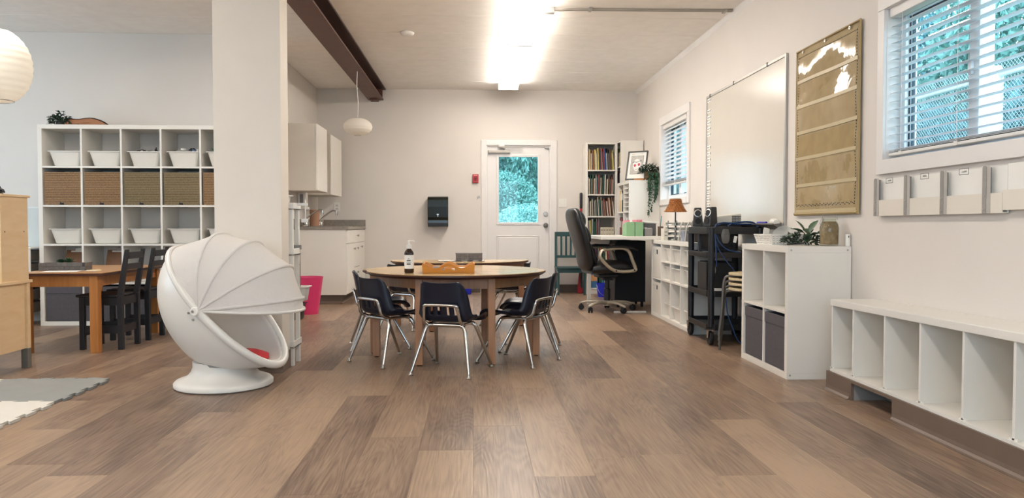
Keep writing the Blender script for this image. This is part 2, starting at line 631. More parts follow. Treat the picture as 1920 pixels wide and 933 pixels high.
W1 = (1.95, 4.078, 1.265, 2.075)     # window over the bench: y0,y1,z0,z1
W2 = (7.918, 9.02, 1.213, 2.09)      # small window over the desk
DO = (0.175, 1.059, 0.0, 2.002)      # exterior door opening
wall('wall_right', 'x', XR, XR + 0.17, -3.0, YB + 0.17, [W1, W2])
wall('wall_back', 'y', YB, YB + 0.17, XP - 0.1, XR, [DO])
wall('wall_partition', 'x', XP, XP - 0.12, YL, YB, [])
wall('wall_left_bay', 'y', YL, YL + 0.12, -6.6, XP - 0.12, [])
wall('wall_left', 'x', -6.6, -6.75, -3.0, YL + 0.12, [(3.7, 6.7, 0.9, 2.3)])
wall('wall_near', 'y', -3.1, -3.25, -6.75, XR + 0.17, [(-3.8, 1.4, 0.8, 2.3)])

# baseboards and cornice bead
struct('baseboard_back', G().box(-1.45, 0.1, YB - 0.006, YB, 0, 0.105).box(1.145, 1.5, YB - 0.006, YB, 0, 0.105), COVED)
struct('baseboard_right', G().box(XR - 0.006, XR, 5.3, 10.2, 0, 0.105), COVED)
struct('trim_1', G().prism([(XR, H), (XR - 0.03, H), (XR - 0.022, H - 0.012), (XR - 0.012, H - 0.03), (XR, H - 0.045)], -3, YB, 'y'), TRIMM)

# clad post
po = struct('pillar', G().box(-1.583, -1.18, 4.805, 5.0, 0, H), mat('pillar_paint', '#dfd5c8', 0.55, var=0.015))
struct('pillar_corner_bead', G().box(-1.186, -1.177, 4.801, 4.81, 0.1, H), MATS['pillar_paint'], po)
struct('pillar_base', G().box(-1.588, -1.175, 4.80, 5.005, 0, 0.115).prism([(4.80, 0), (4.785, 0), (4.787, 0.006), (4.80, 0.022)], -1.588, -1.175, 'x'), COVE, po)

# steel beam: I section along the room
bm_ = struct('beam', G().box(-1.395, -1.195, 3.0, YB - 0.02, 2.585, 2.602), BEAMM)
struct('beam_web', G().box(-1.305, -1.285, 3.0, YB - 0.02, 2.60, 2.725), BEAMM, bm_)
struct('beam_top_flange', G().box(-1.395, -1.165, 3.0, YB - 0.015, 2.722, 2.74), BEAMD, bm_)
struct('beam_seat', G().box(-1.36, -1.26, YB - 0.16, YB, 2.568, 2.585), BEAMM, bm_)
struct('beam_stiffener', G().box(-1.39, -1.20, YB - 0.10, YB - 0.085, 2.60, 2.724), BEAMM, bm_)

# ------------------------------------------------------------------ door
door = struct('door_1', loc=(DO[0], YB, 0))
dw, dh = DO[1] - DO[0], DO[3]
t = 0.064
struct('door_casing', G().box(-t, 0.006, -0.018, 0, 0, dh + t), TRIMM, door, bevel=0.003)
struct('door_casing', G().box(dw - 0.006, dw + t + 0.015, -0.018, 0, 0, dh + t), TRIMM, door, bevel=0.003)
struct('door_casing', G().box(0.006, dw - 0.006, -0.018, 0, dh - 0.006, dh + t), TRIMM, door, bevel=0.003)
struct('door_jamb', G().box(0, 0.02, 0, 0.15, 0, dh).box(dw - 0.02, dw, 0, 0.15, 0, dh).box(0.02, dw - 0.02, 0, 0.15, dh - 0.02, dh), TRIMM, door)
SL0, SL1 = 0.022, 0.1          # slab faces, local y
gx0, gx1, gz0, gz1 = 0.173, 0.71, 0.95, 1.846
s = G()
s.box(0.022, gx0, SL0, SL0 + 0.045, 0.03, dh - 0.022).box(gx1, dw - 0.022, SL0, SL0 + 0.045, 0.03, dh - 0.022)
s.box(gx0, gx1, SL0, SL0 + 0.045, 0.03, gz0).box(gx0, gx1, SL0, SL0 + 0.045, gz1, dh - 0.022)
struct('door_slab', s, TRIMM, door)
def frame(x0, x1, z0, z1, w, y0, y1):
    return G().box(x0, x0 + w, y0, y1, z0, z1).box(x1 - w, x1, y0, y1, z0, z1).box(x0 + w, x1 - w, y0, y1, z0, z0 + w).box(x0 + w, x1 - w, y0, y1, z1 - w, z1)
struct('glazing_bead', frame(gx0 - 0.03, gx1 + 0.03, gz0 - 0.03, gz1 + 0.03, 0.034, SL0 - 0.012, SL0 + 0.01), TRIMM, door, bevel=0.004)
struct('pane', G().box(gx0, gx1, SL0 + 0.02, SL0 + 0.026, gz0, gz1), GLASS, door)
def raised(x0, x1, z0, z1):
    y = SL0
    g = G()
    o = [(x0, y, z0), (x1, y, z0), (x1, y, z1), (x0, y, z1)]
    b = 0.03
    i = [(x0 + b, y - 0.008, z0 + b), (x1 - b, y - 0.008, z0 + b), (x1 - b, y - 0.008, z1 - b), (x0 + b, y - 0.008, z1 - b)]
    rim = [(x0 + 0.008, y - 0.010, z0 + 0.008), (x1 - 0.008, y - 0.010, z0 + 0.008), (x1 - 0.008, y - 0.010, z1 - 0.008), (x0 + 0.008, y - 0.010, z1 - 0.008)]
    ii = [(x0 + 0.018, y + 0.0, z0 + 0.018), (x1 - 0.018, y + 0.0, z0 + 0.018), (x1 - 0.018, y + 0.0, z1 - 0.018), (x0 + 0.018, y + 0.0, z1 - 0.018)]
    g.add(o + rim + ii + i, [(a * 4 + k, a * 4 + (k + 1) % 4, (a + 1) * 4 + (k + 1) % 4, (a + 1) * 4 + k) for a in range(3) for k in range(4)] + [(12, 13, 14, 15)])
    return g
struct('raised_panel', raised(0.144, 0.725, 0.2, 0.775), TRIMM, door)
struct('door_sweep', G().box(0.022, dw - 0.022, SL0 - 0.004, SL0, 0.028, 0.06), mat('sweep_brown', '#7b6757', 0.5), door)
struct('threshold', G().prism([(-0.10, 0.0), (0.16, 0.0), (0.16, 0.026), (-0.02, 0.026)], -0.05, dw + 0.05, 'x'), mat('dark_threshold', '#3a332e', 0.6), door)
Mx = Matrix.Rotation(R(90), 4, 'X')
def knobprof(c, prof):
    return G().lathe(prof, 24, (0, 0, 0), Matrix.Translation(Vector(c)) @ Mx)
struct('deadbolt', knobprof((0.816, SL0, 1.067), [(0.031, 0), (0.031, 0.012), (0.026, 0.02), (0, 0.021)]).box(0.812, 0.820, SL0 - 0.036, SL0 - 0.02, 1.05, 1.084), STEEL, door, smooth=40)
struct('door_knob', knobprof((0.816, SL0, 0.914), [(0.034, 0), (0.034, 0.008), (0.014, 0.012), (0.013, 0.03), (0.026, 0.038), (0.029, 0.055), (0.024, 0.068), (0, 0.07)]), mat('dark_nickel', '#6f6a63', 0.3, 0.9), door, smooth=40)
cl = struct('door_closer', G().box(0.03, 0.33, SL0 - 0.055, SL0, 1.888, 1.93), mat('painted_grey', '#b9b4ac', 0.4), door, bevel=0.012)
struct('closer_arm', G().box(0.16, 0.49, SL0 - 0.075, SL0 - 0.055, 1.963, 1.978).tube([(0.245, SL0 - 0.03, 1.925), (0.255, SL0 - 0.06, 1.95), (0.21, SL0 - 0.065, 1.968)], 0.011, 8), mat('painted_grey2', '#a8a39b', 0.4), cl)
struct('closer_bracket', G().box(0.172, 0.25, -0.05, 0.0, 1.966, 2.0), ALU, cl)
struct('door_stop', G().box(0.80, 0.86, -0.012, SL0, 1.955, 1.975), ALU, door)
# ------------------------------------------------------------------ windows in the right wall
def window(n, y0, y1, z0, z1, trim, stool, mull):
    w = struct('window_%d' % n, loc=(XR, y0, z0))
    L_, Hh = y1 - y0, z1 - z0
    # trim boards on the room side (negative x is the room)
    tw = trim
    struct('side_casing', G().box(-0.018, 0, L_, L_ + tw, -stool, Hh), TRIMM, w, bevel=0.002)
    struct('side_casing', G().box(-0.018, 0, -tw, 0, -stool, Hh), TRIMM, w, bevel=0.002)
    struct('head_casing', G().box(-0.02, 0, -tw, L_ + tw, Hh, Hh + tw * 1.05), TRIMM, w, bevel=0.002)
    struct('apron_casing', G().box(-0.024, 0, 0, L_, -stool, 0), TRIMM, w, bevel=0.002)
    struct('reveal', G().box(-0.001, 0.16, -0.012, 0.002, 0.002, Hh - 0.002).box(-0.001, 0.16, L_ - 0.002, L_ + 0.012, 0.002, Hh - 0.002).box(-0.001, 0.16, -0.01, L_ + 0.01, -0.012, 0.002).box(-0.001, 0.16, -0.01, L_ + 0.01, Hh - 0.002, Hh + 0.012), TRIMM, w)
    vin = mat('white_vinyl', '#e6e8ea', 0.35, var=0.01)
    fx0, fx1 = 0.075, 0.135
    f = 0.05
    struct('sash_frame', G().box(fx0, fx1, 0, f, 0, Hh).box(fx0, fx1, L_ - f, L_, 0, Hh).box(fx0, fx1, f, L_ - f, 0, f).box(fx0, fx1, f, L_ - f, Hh - f, Hh), vin, w, bevel=0.004)
    gas = mat('dark_gasket', '#2b3a44', 0.6)
    ms = [f] + list(mull) + [L_ - f]
    for k, mv in enumerate(mull):
        struct('mullion', G().box(fx0 - 0.012, fx1, mv - 0.045, mv + 0.03, f, Hh - f).box(fx0 + 0.01, fx1 + 0.004, mv + 0.03, mv + 0.06, f, Hh - f), vin, w, bevel=0.004)
        struct('latch', G().box(fx0 - 0.03, fx0 - 0.012, mv - 0.012, mv + 0.012, Hh * 0.42, Hh * 0.42 + 0.07), vin, w, bevel=0.004)
    for a, b in zip(ms[:-1], ms[1:]):
        g = frame(a, b, f, Hh - f, 0.012, fx0 + 0.02, fx0 + 0.05)
        g.v = [(p[1], p[0], p[2]) for p in g.v]
        struct('gasket', g, gas, w)
        struct('pane', G().box(fx0 + 0.03, fx0 + 0.036, a, b, f, Hh - f), GLASS, w)
    return w
window(1, W1[0], W1[1], W1[2], W1[3], 0.065, 0.077, (0.44, 1.50))
window(2, W2[0], W2[1], W2[2], W2[3], 0.085, 0.065, (0.55,))

SLAT = cloth_mat('blind_slat', '#e9ecef', 0.28, 0.0)
def blind(y0, y1, ztop, zbot, pitch, tilt, nstack, label, xc, sw=0.05):
    t = thing('venetian_blind', label, 'blind', (xc, y0, zbot), 0, None)
    Lw = y1 - y0
    Hh = ztop - zbot
    obj('head_rail', G().box(-0.028, 0.03, 0.002, Lw - 0.002, Hh - 0.05, Hh), TRIMM, t, bevel=0.003)
    obj('bottom_rail', G().box(-0.027, 0.027, 0.004, Lw - 0.004, 0.0, 0.016), TRIMM, t, bevel=0.004)
    def slat(w, th):
        n = 5
        pts = []
        for k in range(n):
            u = -1 + 2 * k / (n - 1)
            pts.append((u * sw / 2, 0.004 * (1 - u * u)))
        poly = pts + [(p[0], p[1] - 0.0022) for p in pts[::-1]]
        M = Matrix.Rotation(th, 4, 'Y')
        g = G().prism([(p[0], p[1]) for p in poly], 0.006, Lw - 0.006, 'y')
        g.v = [tuple(M @ Vector(p)) for p in g.v]
        return mesh('slat', g, SLAT)
    ms = slat(sw, tilt)
    mflat = slat(sw, 0)
    for k in range(nstack):
        obj('slat', mflat, None, t, loc=(0, 0, 0.022 + k * 0.0055))
    z = 0.022 + nstack * 0.0055 + pitch * 0.7
    while z < Hh - 0.06:
        obj('slat', ms, None, t, loc=(0, 0, z))
        z += pitch
    nl = max(2, int(Lw / 0.45) + 1)
    for k in range(nl):
        yy = 0.12 + (Lw - 0.24) * k / (nl - 1)
        obj('ladder_cord', G().tube([(-0.026, yy, 0.01), (-0.026, yy, Hh - 0.03)], 0.0012, 5).tube([(0.026, yy, 0.01), (0.026, yy, Hh - 0.03)], 0.0012, 5), TRIMM, t)
        obj('clip', G().box(-0.032, -0.027, yy - 0.012, yy + 0.012, 0.0, 0.018), PLAST, t)
    return t, Lw, Hh
b1, Lw, Hh = blind(W1[0] + 0.008, W1[1] - 0.012, W1[3], 1.283, 0.0445, R(-3), 3, 'wide white slatted blind with open slats over the bench cubbies', XR + 0.034)
b2, Lw, Hh = blind(W2[0] + 0.008, W2[1] - 0.008, W2[3] - 0.0, 1.372, 0.047, R(-46), 6, 'narrow white slatted blind raised a little, behind the wicker lamp', XR + 0.034)
obj('wand', G().tube([(-0.034, 0.06, Hh - 0.03), (-0.036, 0.06, 0.35)], 0.004, 6), PLAST, b2)
obj('cord_lock', G().box(-0.034, -0.026, 0.03, 0.07, Hh - 0.07, Hh - 0.005), GREYM, b2)

# ------------------------------------------------------------------ outdoors
soil = mat('grass_ground', '#5f8068', 0.9, var=0.3, scale=3)
struct('ground', G().box(-30, 40, 10.7, 60, -0.5, -0.15).box(2.5, 40, -30, 10.7, -0.5, -0.15), soil)
struct('stoop', G().box(-0.6, 2.0, 10.62, 12.4, -0.15, -0.02), mat('concrete', '#a7a9a6', 0.85, var=0.1, scale=8))
LEAFO = [mat('foliage_a', '#68998f', 0.6, var=0.4, scale=2.5), mat('foliage_b', '#518286', 0.6, var=0.4, scale=2.5), mat('foliage_c', '#8abab2', 0.6, var=0.3, scale=2.5)]
BARK = mat('bark', '#5b5750', 0.9, var=0.25, scale=12)
def foliage(rg, n, rx, ry, rz, size):
    g = G()
    for k in range(n):
        while True:
            p = Vector((rg.uniform(-1, 1), rg.uniform(-1, 1), rg.uniform(-1, 1)))
            if 0.25 < p.length < 1: break
        p = p * (0.75 + 0.25 / p.length * p.length)
        c = Vector((p.x * rx, p.y * ry, p.z * rz))
        q = Vector((rg.gauss(0, 1), rg.gauss(0, 1), rg.gauss(0, 0.6))).normalized()
        u = q.orthogonal().normalized()
        a = rg.uniform(0, PI)
        u = (Matrix.Rotation(a, 3, q) @ u)
        w = q.cross(u)
        s = size * rg.uniform(0.6, 1.3)
        g.add([c - u * s, c + w * s * 0.45 + q * s * 0.1, c + u * s, c - w * s * 0.45 + q * s * 0.1], [(0, 1, 2), (0, 2, 3)])
    return g
fo = []
for k in range(4):
    fo.append(mesh('foliage', foliage(random.Random(50 + k), 15000, 1, 1, 1, 0.038), LEAFO[k % 3], flat=True))
def tree(x, y, z0, h, r, k, label, kind='tree', group=None):
    t = thing(kind, label, kind.split('_')[-1], (x, y, z0), 0, group)
    rg = random.Random(int(x * 100 + y * 10))
    trunk = G().tube(smoothpath([(0, 0, 0), (0.05, 0.02, h * 0.3), (-0.04, 0.05, h * 0.6), (0.02, 0, h * 0.92)], 4), [0.06 * h / 3 * (1 - i / 16) for i in range(13)], 7)
    obj('trunk', trunk, BARK, t)
    o = obj('foliage', fo[k], None, t, loc=(0, 0, h * 0.58))
    o.scale = (r, r, h * 0.44)
    o.rotation_euler = (0, 0, rg.uniform(0, 6))
    o['kind'] = 'stuff'
    return t
# behind the door: a bank of bushes and trees
spots = [(-0.6, 14.5, 1.4, 0.72, 2, 'low pale bush on the left, just beyond the door pane'), (1.0, 14.4, 1.45, 0.75, 2, 'low pale bush on the right, just beyond the door pane'),
         (0.55, 16.3, 2.2, 0.95, 0, 'mid green bush in the middle of the door pane view'), (-0.9, 19.0, 4.6, 1.4, 1, 'tall dark tree at the left of the door pane view'),
         (2.0, 19.0, 4.6, 1.4, 3, 'tall tree at the right of the door pane view'), (0.7, 22.2, 6.0, 1.7, 1, 'tallest dark tree, farthest back in the door pane view')]
for (x, y, h, r, k, lb) in spots:
    tree(x, y, -0.15, h, r, k, lb, 'leafy_bush' if h < 2.5 else 'leafy_tree')
# beyond the fence on the right
for i, (x, y, h, r, k, lb) in enumerate([(6.6, 11.6, 4.4, 1.3, 1, 'dark leafy tree behind the fence, at the left of the wide window'), (6.6, 8.7, 4.4, 1.3, 3, 'big leafy tree behind the fence, second from left in the wide window'),
        (6.5, 5.8, 4.2, 1.25, 0, 'green leafy tree behind the fence, right half of the wide window'), (9.6, 10.2, 5.8, 1.6, 1, 'tall dark tree far behind the fence'),
        (5.3, 16.4, 4.4, 1.5, 1, 'tree beyond the fence seen through the small window'), (5.9, 20.4, 4.8, 1.6, 3, 'distant tall tree seen through the small window')]):
    tree(x, y, -0.15, h, r, k, lb, 'leafy_tree')
for (x, y, lb) in ((4.75, 6.3, 'low leafy bush just behind the fence, nearest the camera'), (4.8, 7.95, 'low leafy bush just behind the fence, second from the camera'), (4.75, 9.6, 'low leafy bush just behind the fence, third from the camera'), (4.8, 11.25, 'low leafy bush just behind the fence, farthest from the camera')):
    tree(x, y, -0.15, 2.3, 0.8, 1, lb, 'leafy_bush')
# chain link fence with white posts and rails
fx, fz = 3.75, 2.02
wp = mat('white_fence_tube', '#e8eef0', 0.4)
fe = thing('chain_link_fence', 'chain link fence with white posts and top rail outside the wide window', 'fence', (fx, 5.35, -0.15))
for k, yy in enumerate((-2.6, 0.0, 2.6, 5.2, 7.8)):
    obj('fence_post', G().lathe([(0.035, 0), (0.035, fz + 0.15), (0.02, fz + 0.18), (0, fz + 0.185)], 12, (0, yy, 0)), wp, fe, smooth=40)
for k in range(4):
    y0 = -2.6 + 2.6 * k
    obj('top_rail', G().tube([(0, y0, fz + 0.12), (0, y0 + 2.6, fz + 0.12)], 0.024, 8), wp, fe, smooth=40)
g = G()
step = 0.034
def wire(y, z, dy, dz, n):
    return [(0.006 if k % 2 else -0.006, y + dy * k, z + dz * k) for k in range(n)]
ztop = fz + 0.1
for k in range(int(10.4 / step) + 28):
    y0 = -2.6 - 14 * step * 2 + k * step
    for sgn in (1, -1):
        n = int(ztop / step) + 1
        pts = [(0.004 * (1 if j % 2 else -1) * sgn, y0 + (sgn * j * step if sgn > 0 else 28 * step - j * step), 0.12 + j * step) for j in range(n)]
        pts = [p for p in pts if -2.6 <= p[1] <= 7.8]
        if len(pts) > 1:
            g.tube([pts[0], pts[-1]], 0.0017, 4)
o = obj('wire_mesh', g, mat('galvanised_wire', '#a9b2b4', 0.5), fe)
o['kind'] = 'stuff'

# ------------------------------------------------------------------ ceiling lights
def strip(name, xc, y0, y1, label, group=None):
    t = thing('fluorescent_light', label, 'light', (xc, y0, H), 0, group)
    L_ = y1 - y0
    obj('housing', G().box(-0.10, 0.10, 0.01, L_ - 0.01, -0.045, 0.006), WHITE2, t)
    w = 0.122
    prof = [(-w, -0.03), (-w, -0.07), (-w + 0.012, -0.088), (w - 0.012, -0.088), (w, -0.07), (w, -0.03)]
    obj('diffuser', G().prism(prof, 0.012, L_ - 0.012, 'y'), TUBEE, t)
    obj('end_cap', G().box(-w - 0.003, w + 0.003, 0, 0.012, -0.09, 0.0), WHITE2, t)
    obj('end_cap', G().box(-w - 0.003, w + 0.003, L_ - 0.012, L_, -0.09, 0.0), WHITE2, t)
    return t
strip('a', 0.455, 7.52, 9.94, 'long lit ceiling light nearest the exterior door')
strip('b', 0.47, 5.09, 7.50, 'long lit ceiling light over the round tables, ending at the upper picture edge')
strip('c', 0.48, 0.1, 2.5, 'long lit ceiling light over the near floor, above the picture')
strip('d', -2.94, 3.6, 6.03, 'lit ceiling light of the left bay, its end at the upper picture edge')
strip('e', -2.94, 0.6, 3.0, 'lit ceiling light of the left bay, above the picture')

# smoke detector, junction box and conduit
tag(obj('smoke_detector', G().lathe([(0.0, -0.035), (0.045, -0.034), (0.062, -0.022), (0.066, -0.008), (0.05, -0.006), (0.05, 0)], 28), PLAST, None, smooth=40, loc=(-0.62, 7.38, H)), 'round white smoke detector on the ceiling', 'smoke detector')
jb = thing('junction_box', 'grey metal junction box with conduit running along the ceiling to the right wall', 'junction box', (0.64, 6.50, H))
obj('box', G().box(-0.045, 0.045, -0.03, 0.03, -0.05, 0.0), GREYM, jb, bevel=0.003)
obj('conduit', G().tube([(0.045, 0, -0.022), (0.1, 0, -0.022), (0.16, 0, -0.012), (0.22, 0, -0.012), (1.56, -0.03, -0.012)], 0.009, 8).tube([(0.045, 0.025, -0.018), (0.22, 0.025, -0.012), (1.56, -0.005, -0.012)], 0.006, 6), mat('conduit_grey', '#a39c92', 0.4, 0.3), jb, smooth=50)
for xx in (0.35, 1.5):
    obj('strap', G().box(xx - 0.012, xx + 0.012, -0.04, 0.04, -0.022, -0.0), STEEL, jb)
# ================================================================== cube shelves
def kallax(name, label, cat, loc, rotz, cols, rows, depth=0.385, cell=0.334, out=0.038, inn=0.017, Wd=None, Ht=None, group=None, back=False):
    t = thing(name, label, cat, loc, rotz, group)
    W_ = Wd or cols * cell + (cols - 1) * inn + 2 * out
    H_ = Ht or rows * cell + (rows - 1) * inn + 2 * out
    cw = (W_ - 2 * out - (cols - 1) * inn) / cols
    ch = (H_ - 2 * out - (rows - 1) * inn) / rows
    obj('side_panel', G().box(0, out, 0, depth, out, H_ - out), WHITE, t, bevel=0.0015)
    obj('side_panel', G().box(W_ - out, W_, 0, depth, out, H_ - out), WHITE, t, bevel=0.0015)
    obj('bottom_panel', G().box(0, W_, 0, depth, 0, out), WHITE, t, bevel=0.0015)
    obj('top_panel', G().box(0, W_, 0, depth, H_ - out, H_), WHITE, t, bevel=0.0015)
    X = [out + i * (cw + inn) for i in range(cols)]
    Z = [out + j * (ch + inn) for j in range(rows)]
    for i in range(1, cols):
        obj('divider', G().box(X[i] - inn, X[i], 0.003, depth - 0.003, out, H_ - out), WHITE, t, bevel=0.001)
    for j in range(1, rows):
        for i in range(cols):
            obj('shelf', G().box(X[i], X[i] + cw, 0.003, depth - 0.003, Z[j] - inn, Z[j]), WHITE, t, bevel=0.001)
    if back:
        obj('back_panel', G().box(out, W_ - out, depth - 0.004, depth, out, H_ - out), WHITE, t)
    return t, X, Z, cw, ch, W_, H_
def at(t, x, y, z):
    # a point in a thing's own axes, in world axes
    c, s = math.cos(t.rotation_euler.z), math.sin(t.rotation_euler.z)
    return (t.location.x + x * c - y * s, t.location.y + x * s + y * c, t.location.z + z)

def bolt(parent, x, y, z, axis='y'):
    M = Matrix.Rotation(R(90), 4, 'X') if axis == 'y' else Matrix.Rotation(R(90), 4, 'Y')
    return obj('bolt_cap', G().lathe([(0.007, 0), (0.007, 0.0015), (0.004, 0.002), (0, 0.001)], 12, (0, 0, 0), M), STEEL, parent, loc=(x, y, z))

# ---- right, near: two by two
kA, X, Z, cw, ch, W_, H_ = kallax('cube_shelf', 'white two by two cube shelf with grey boxes, beside the low bench', 'shelf', (1.848, 5.2, 0), R(-90), 2, 2, depth=0.383, Wd=0.77, Ht=0.787)
for (z, y) in ((0.025, 0.02), (H_ - 0.022, 0.02), (H_ - 0.022, 0.36)):
    o = obj('bolt_cap', G().lathe([(0.006, 0), (0.006, 0.0015), (0.003, 0.002), (0, 0.001)], 12, (0, 0, 0), Matrix.Rotation(R(90), 4, 'Y')), STEEL, kA, loc=(W_, y, z))
def fabric_box(label, loc, rotz, w, d, h, m=CHARBOX, group=None):
    t = thing('fabric_box', label, 'box', loc, rotz, group)
    g = G().box(0, w, 0, d, 0, 0.006).box(0, w, 0, 0.008, 0.006, h).box(0, w, d - 0.008, d, 0.006, h).box(0, 0.008, 0.008, d - 0.008, 0.006, h).box(w - 0.008, w, 0.008, d - 0.008, 0.006, h)
    obj('body', g, m, t, bevel=0.003)
    obj('hem_band', G().box(0.001, w - 0.001, -0.004, 0.0, h * 0.80, h - 0.001), m, t, bevel=0.002)
    return t
for i, wd in enumerate(('far', 'near')):
    fabric_box('grey fabric box in the %s lower cube of the two by two shelf' % wd, at(kA, X[i] + 0.006, 0.012, Z[0] + 0.001), R(-90), cw - 0.012, 0.34, ch - 0.022, group='grey fabric boxes in the two by two shelf')

# things on top of it (top at z = 0.787)
zt = 0.788
bk = thing('perforated_basket', 'white perforated plastic basket on the two by two shelf', 'basket', (1.90, 4.80, zt))
g = G()
nx, nz_ = 14, 5
def bface(p0, p1, q0, q1, n, nzz):
    # tapered wall p0-p1 bottom, q0-q1 top, with rows of holes left out
    gg = G()
    p0, p1, q0, q1 = map(Vector, (p0, p1, q0, q1))
    cols = 2 * n + 1
    rows = 2 * nzz + 1
    P = lambda u, v: (p0.lerp(p1, u)).lerp(q0.lerp(q1, u), v)
    us = [0]; vs = [0]
    for k in range(cols): us.append(us[-1] + (0.42 if k % 2 == 0 else 0.58))
    for k in range(rows): vs.append(vs[-1] + (0.5 if k % 2 == 0 else 0.5))
    us = [u / us[-1] for u in us]; vs = [v / vs[-1] for v in vs]
    gg.add([P(u, v) for v in vs for u in us], [(j * len(us) + i, j * len(us) + i + 1, (j + 1) * len(us) + i + 1, (j + 1) * len(us) + i) for j in range(rows) for i in range(cols) if not (i % 2 == 1 and j % 2 == 1)])
    return gg
bw, bd, bh, tp_ = 0.23, 0.26, 0.062, 0.016
bot = [(0, 0, 0), (bw, 0, 0), (bw, bd, 0), (0, bd, 0)]
top = [(-tp_, -tp_, bh), (bw + tp_, -tp_, bh), (bw + tp_, bd + tp_, bh), (-tp_, bd + tp_, bh)]
for k in range(4):
    k2 = (k + 1) % 4
    g2 = bface(bot[k], bot[k2], top[k], top[k2], 11, 4)
    g.add(g2.v, g2.f)
g.add(bot, [(0, 1, 2, 3)])
obj('body', g, PLAST, bk, solid=0.003)
obj('rim', G().tube(top, 0.004, 6, closed=True), PLAST, bk)
tag(obj('plastic_tile', G().box(-0.02, 0.02, -0.005, 0.005, 0, 0.10), PLAST, None, bevel=0.004, loc=(1.925, 4.99, zt + 0.012), rot=(R(-16), R(14), 0)), 'white plastic tag standing upright in the perforated basket', 'tag')
tag(obj('clear_disc', G().lathe([(0.0, 0.0), (0.105, 0.0), (0.109, 0.006), (0.104, 0.008), (0, 0.006)], 32, (0, 0, 0)), mat('clear_plastic', '#d8dcd8', 0.1, alpha=0.35), None, smooth=40, loc=(2.06, 5.0, zt + 0.012), rot=(R(88), 0, R(10))), 'round clear plastic disc leaning in the perforated basket', 'disc')

def leaf_geo(L_, w, droop=0.25, n=5):
    # a folded, drooping leaf along +x
    g = G()
    vs = []
    for k in range(n + 1):
        u = k / n
        ww = w * math.sin(PI * min(1, u * 0.93 + 0.06)) ** 0.8 * (1 if u < 1 else 0.0)
        z = -droop * L_ * u * u
        vs += [(u * L_, -ww, z + ww * 0.35), (u * L_, 0, z), (u * L_, ww, z + ww * 0.35)]
    fs = []
    for k in range(n):
        a = k * 3
        fs += [(a, a + 3, a + 4, a + 1), (a + 1, a + 4, a + 5, a + 2)]
    return g.add(vs, fs)
pl = thing('potted_plant', 'green broad-leaved plant with small dark leaves, beside the glass jar', 'plant', (2.075, 4.735, zt))
pl.scale = (1.06, 1.0, 1.15)
rg = random.Random(3)
def sprig(rg, n, rx, ry, z0, z1, L0, L1, w, fall=0.0):
    g = G()
    for k in range(n):
        a = rg.uniform(0, 2 * PI)
        r = math.sqrt(rg.random())
        c = Vector((rx * r * math.cos(a), ry * r * math.sin(a), z0 + (z1 - z0) * rg.random() * (1.15 - 0.7 * r)))
        l = rg.uniform(L0, L1)
        lg = leaf_geo(l, w * l, rg.uniform(0.0, 0.5), 2)
        M = Matrix.Translation(c) @ Matrix.Rotation(a + rg.uniform(-0.9, 0.9), 4, 'Z') @ Matrix.Rotation(-rg.uniform(-0.4, 1.1), 4, 'Y') @ Matrix.Rotation(rg.uniform(-0.8, 0.8), 4, 'X')
        g.add([M @ Vector(p) for p in lg.v], lg.f)
    return g
o = obj('small_foliage', sprig(rg, 330, 0.125, 0.10, 0.008, 0.075, 0.018, 0.04, 0.2), LEAFD, pl, flat=True)
o['kind'] = 'stuff'
obj('stem', G().tube([(-0.1, 0, 0.004), (0, 0, 0.01), (0.03, 0, 0.06)], 0.004, 6), BARK, pl)
LEAFB = mat('broad_leaf_green', '#39583c', 0.45, var=0.25, scale=25)
for (az, el, L_, w, px, pz) in ((R(182), R(25), 0.085, 0.027, -0.01, 0.065), (R(150), R(58), 0.085, 0.026, 0.0, 0.07), (R(20), R(55), 0.09, 0.028, 0.03, 0.07), (R(190), R(2), 0.085, 0.026, -0.03, 0.05), (R(240), R(-35), 0.07, 0.026, 0.02, 0.06), (R(300), R(15), 0.07, 0.025, 0.04, 0.055), (R(80), R(30), 0.08, 0.027, 0.02, 0.06)):
    o = obj('leaf', leaf_geo(L_, w, 0.15, 5), LEAFB, pl, smooth=60, loc=(px, -0.02, pz), rot=(0, -el, az), flat=True)

# glass jar with sand coloured lining
jr = thing('glass_jar', 'clip-top glass jar with a sandy brown lining, on the two by two shelf', 'jar', (2.142, 4.53, zt))
jr.scale = (1.1, 1.1, 1.08)
obj('glass', G().lathe([(0.0, 0.001), (0.044, 0.0), (0.05, 0.008), (0.051, 0.10), (0.046, 0.125), (0.036, 0.14), (0.036, 0.15), (0.034, 0.15), (0.034, 0.138), (0.044, 0.122), (0.048, 0.10), (0.047, 0.01), (0, 0.006)], 28), glass_mat('jar_glass', (0.9, 0.92, 0.88)), jr, smooth=50)
obj('lining', G().lathe([(0, 0.008), (0.0445, 0.009), (0.046, 0.10), (0.042, 0.12), (0.033, 0.135), (0, 0.136)], 28), mat('sandy_lining', '#b39a80', 0.8, var=0.5, scale=35, col2='#8a6b4d', bump=0.4, bscale=60), jr, smooth=50)
obj('lid', G().lathe([(0.0385, 0.148), (0.0385, 0.158), (0.03, 0.166), (0, 0.168)], 28), glass_mat('lid_glass', (0.95, 0.95, 0.93)), jr, smooth=50)
obj('wire_bail', G().tube([(-0.04, -0.012, 0.145), (-0.042, 0, 0.165), (-0.03, 0, 0.174), (0.03, 0, 0.174), (0.042, 0, 0.165), (0.04, -0.012, 0.145)], 0.0016, 6).tube([(-0.05, -0.01, 0.10), (-0.058, -0.01, 0.125), (-0.05, -0.01, 0.15), (-0.04, -0.01, 0.145), (-0.046, -0.01, 0.12)], 0.0016, 6), STEEL, jr, smooth=60)
cd = thing('white_tube', 'small white cylinder beside the glass jar', 'tube', (2.2175, 4.45, zt))
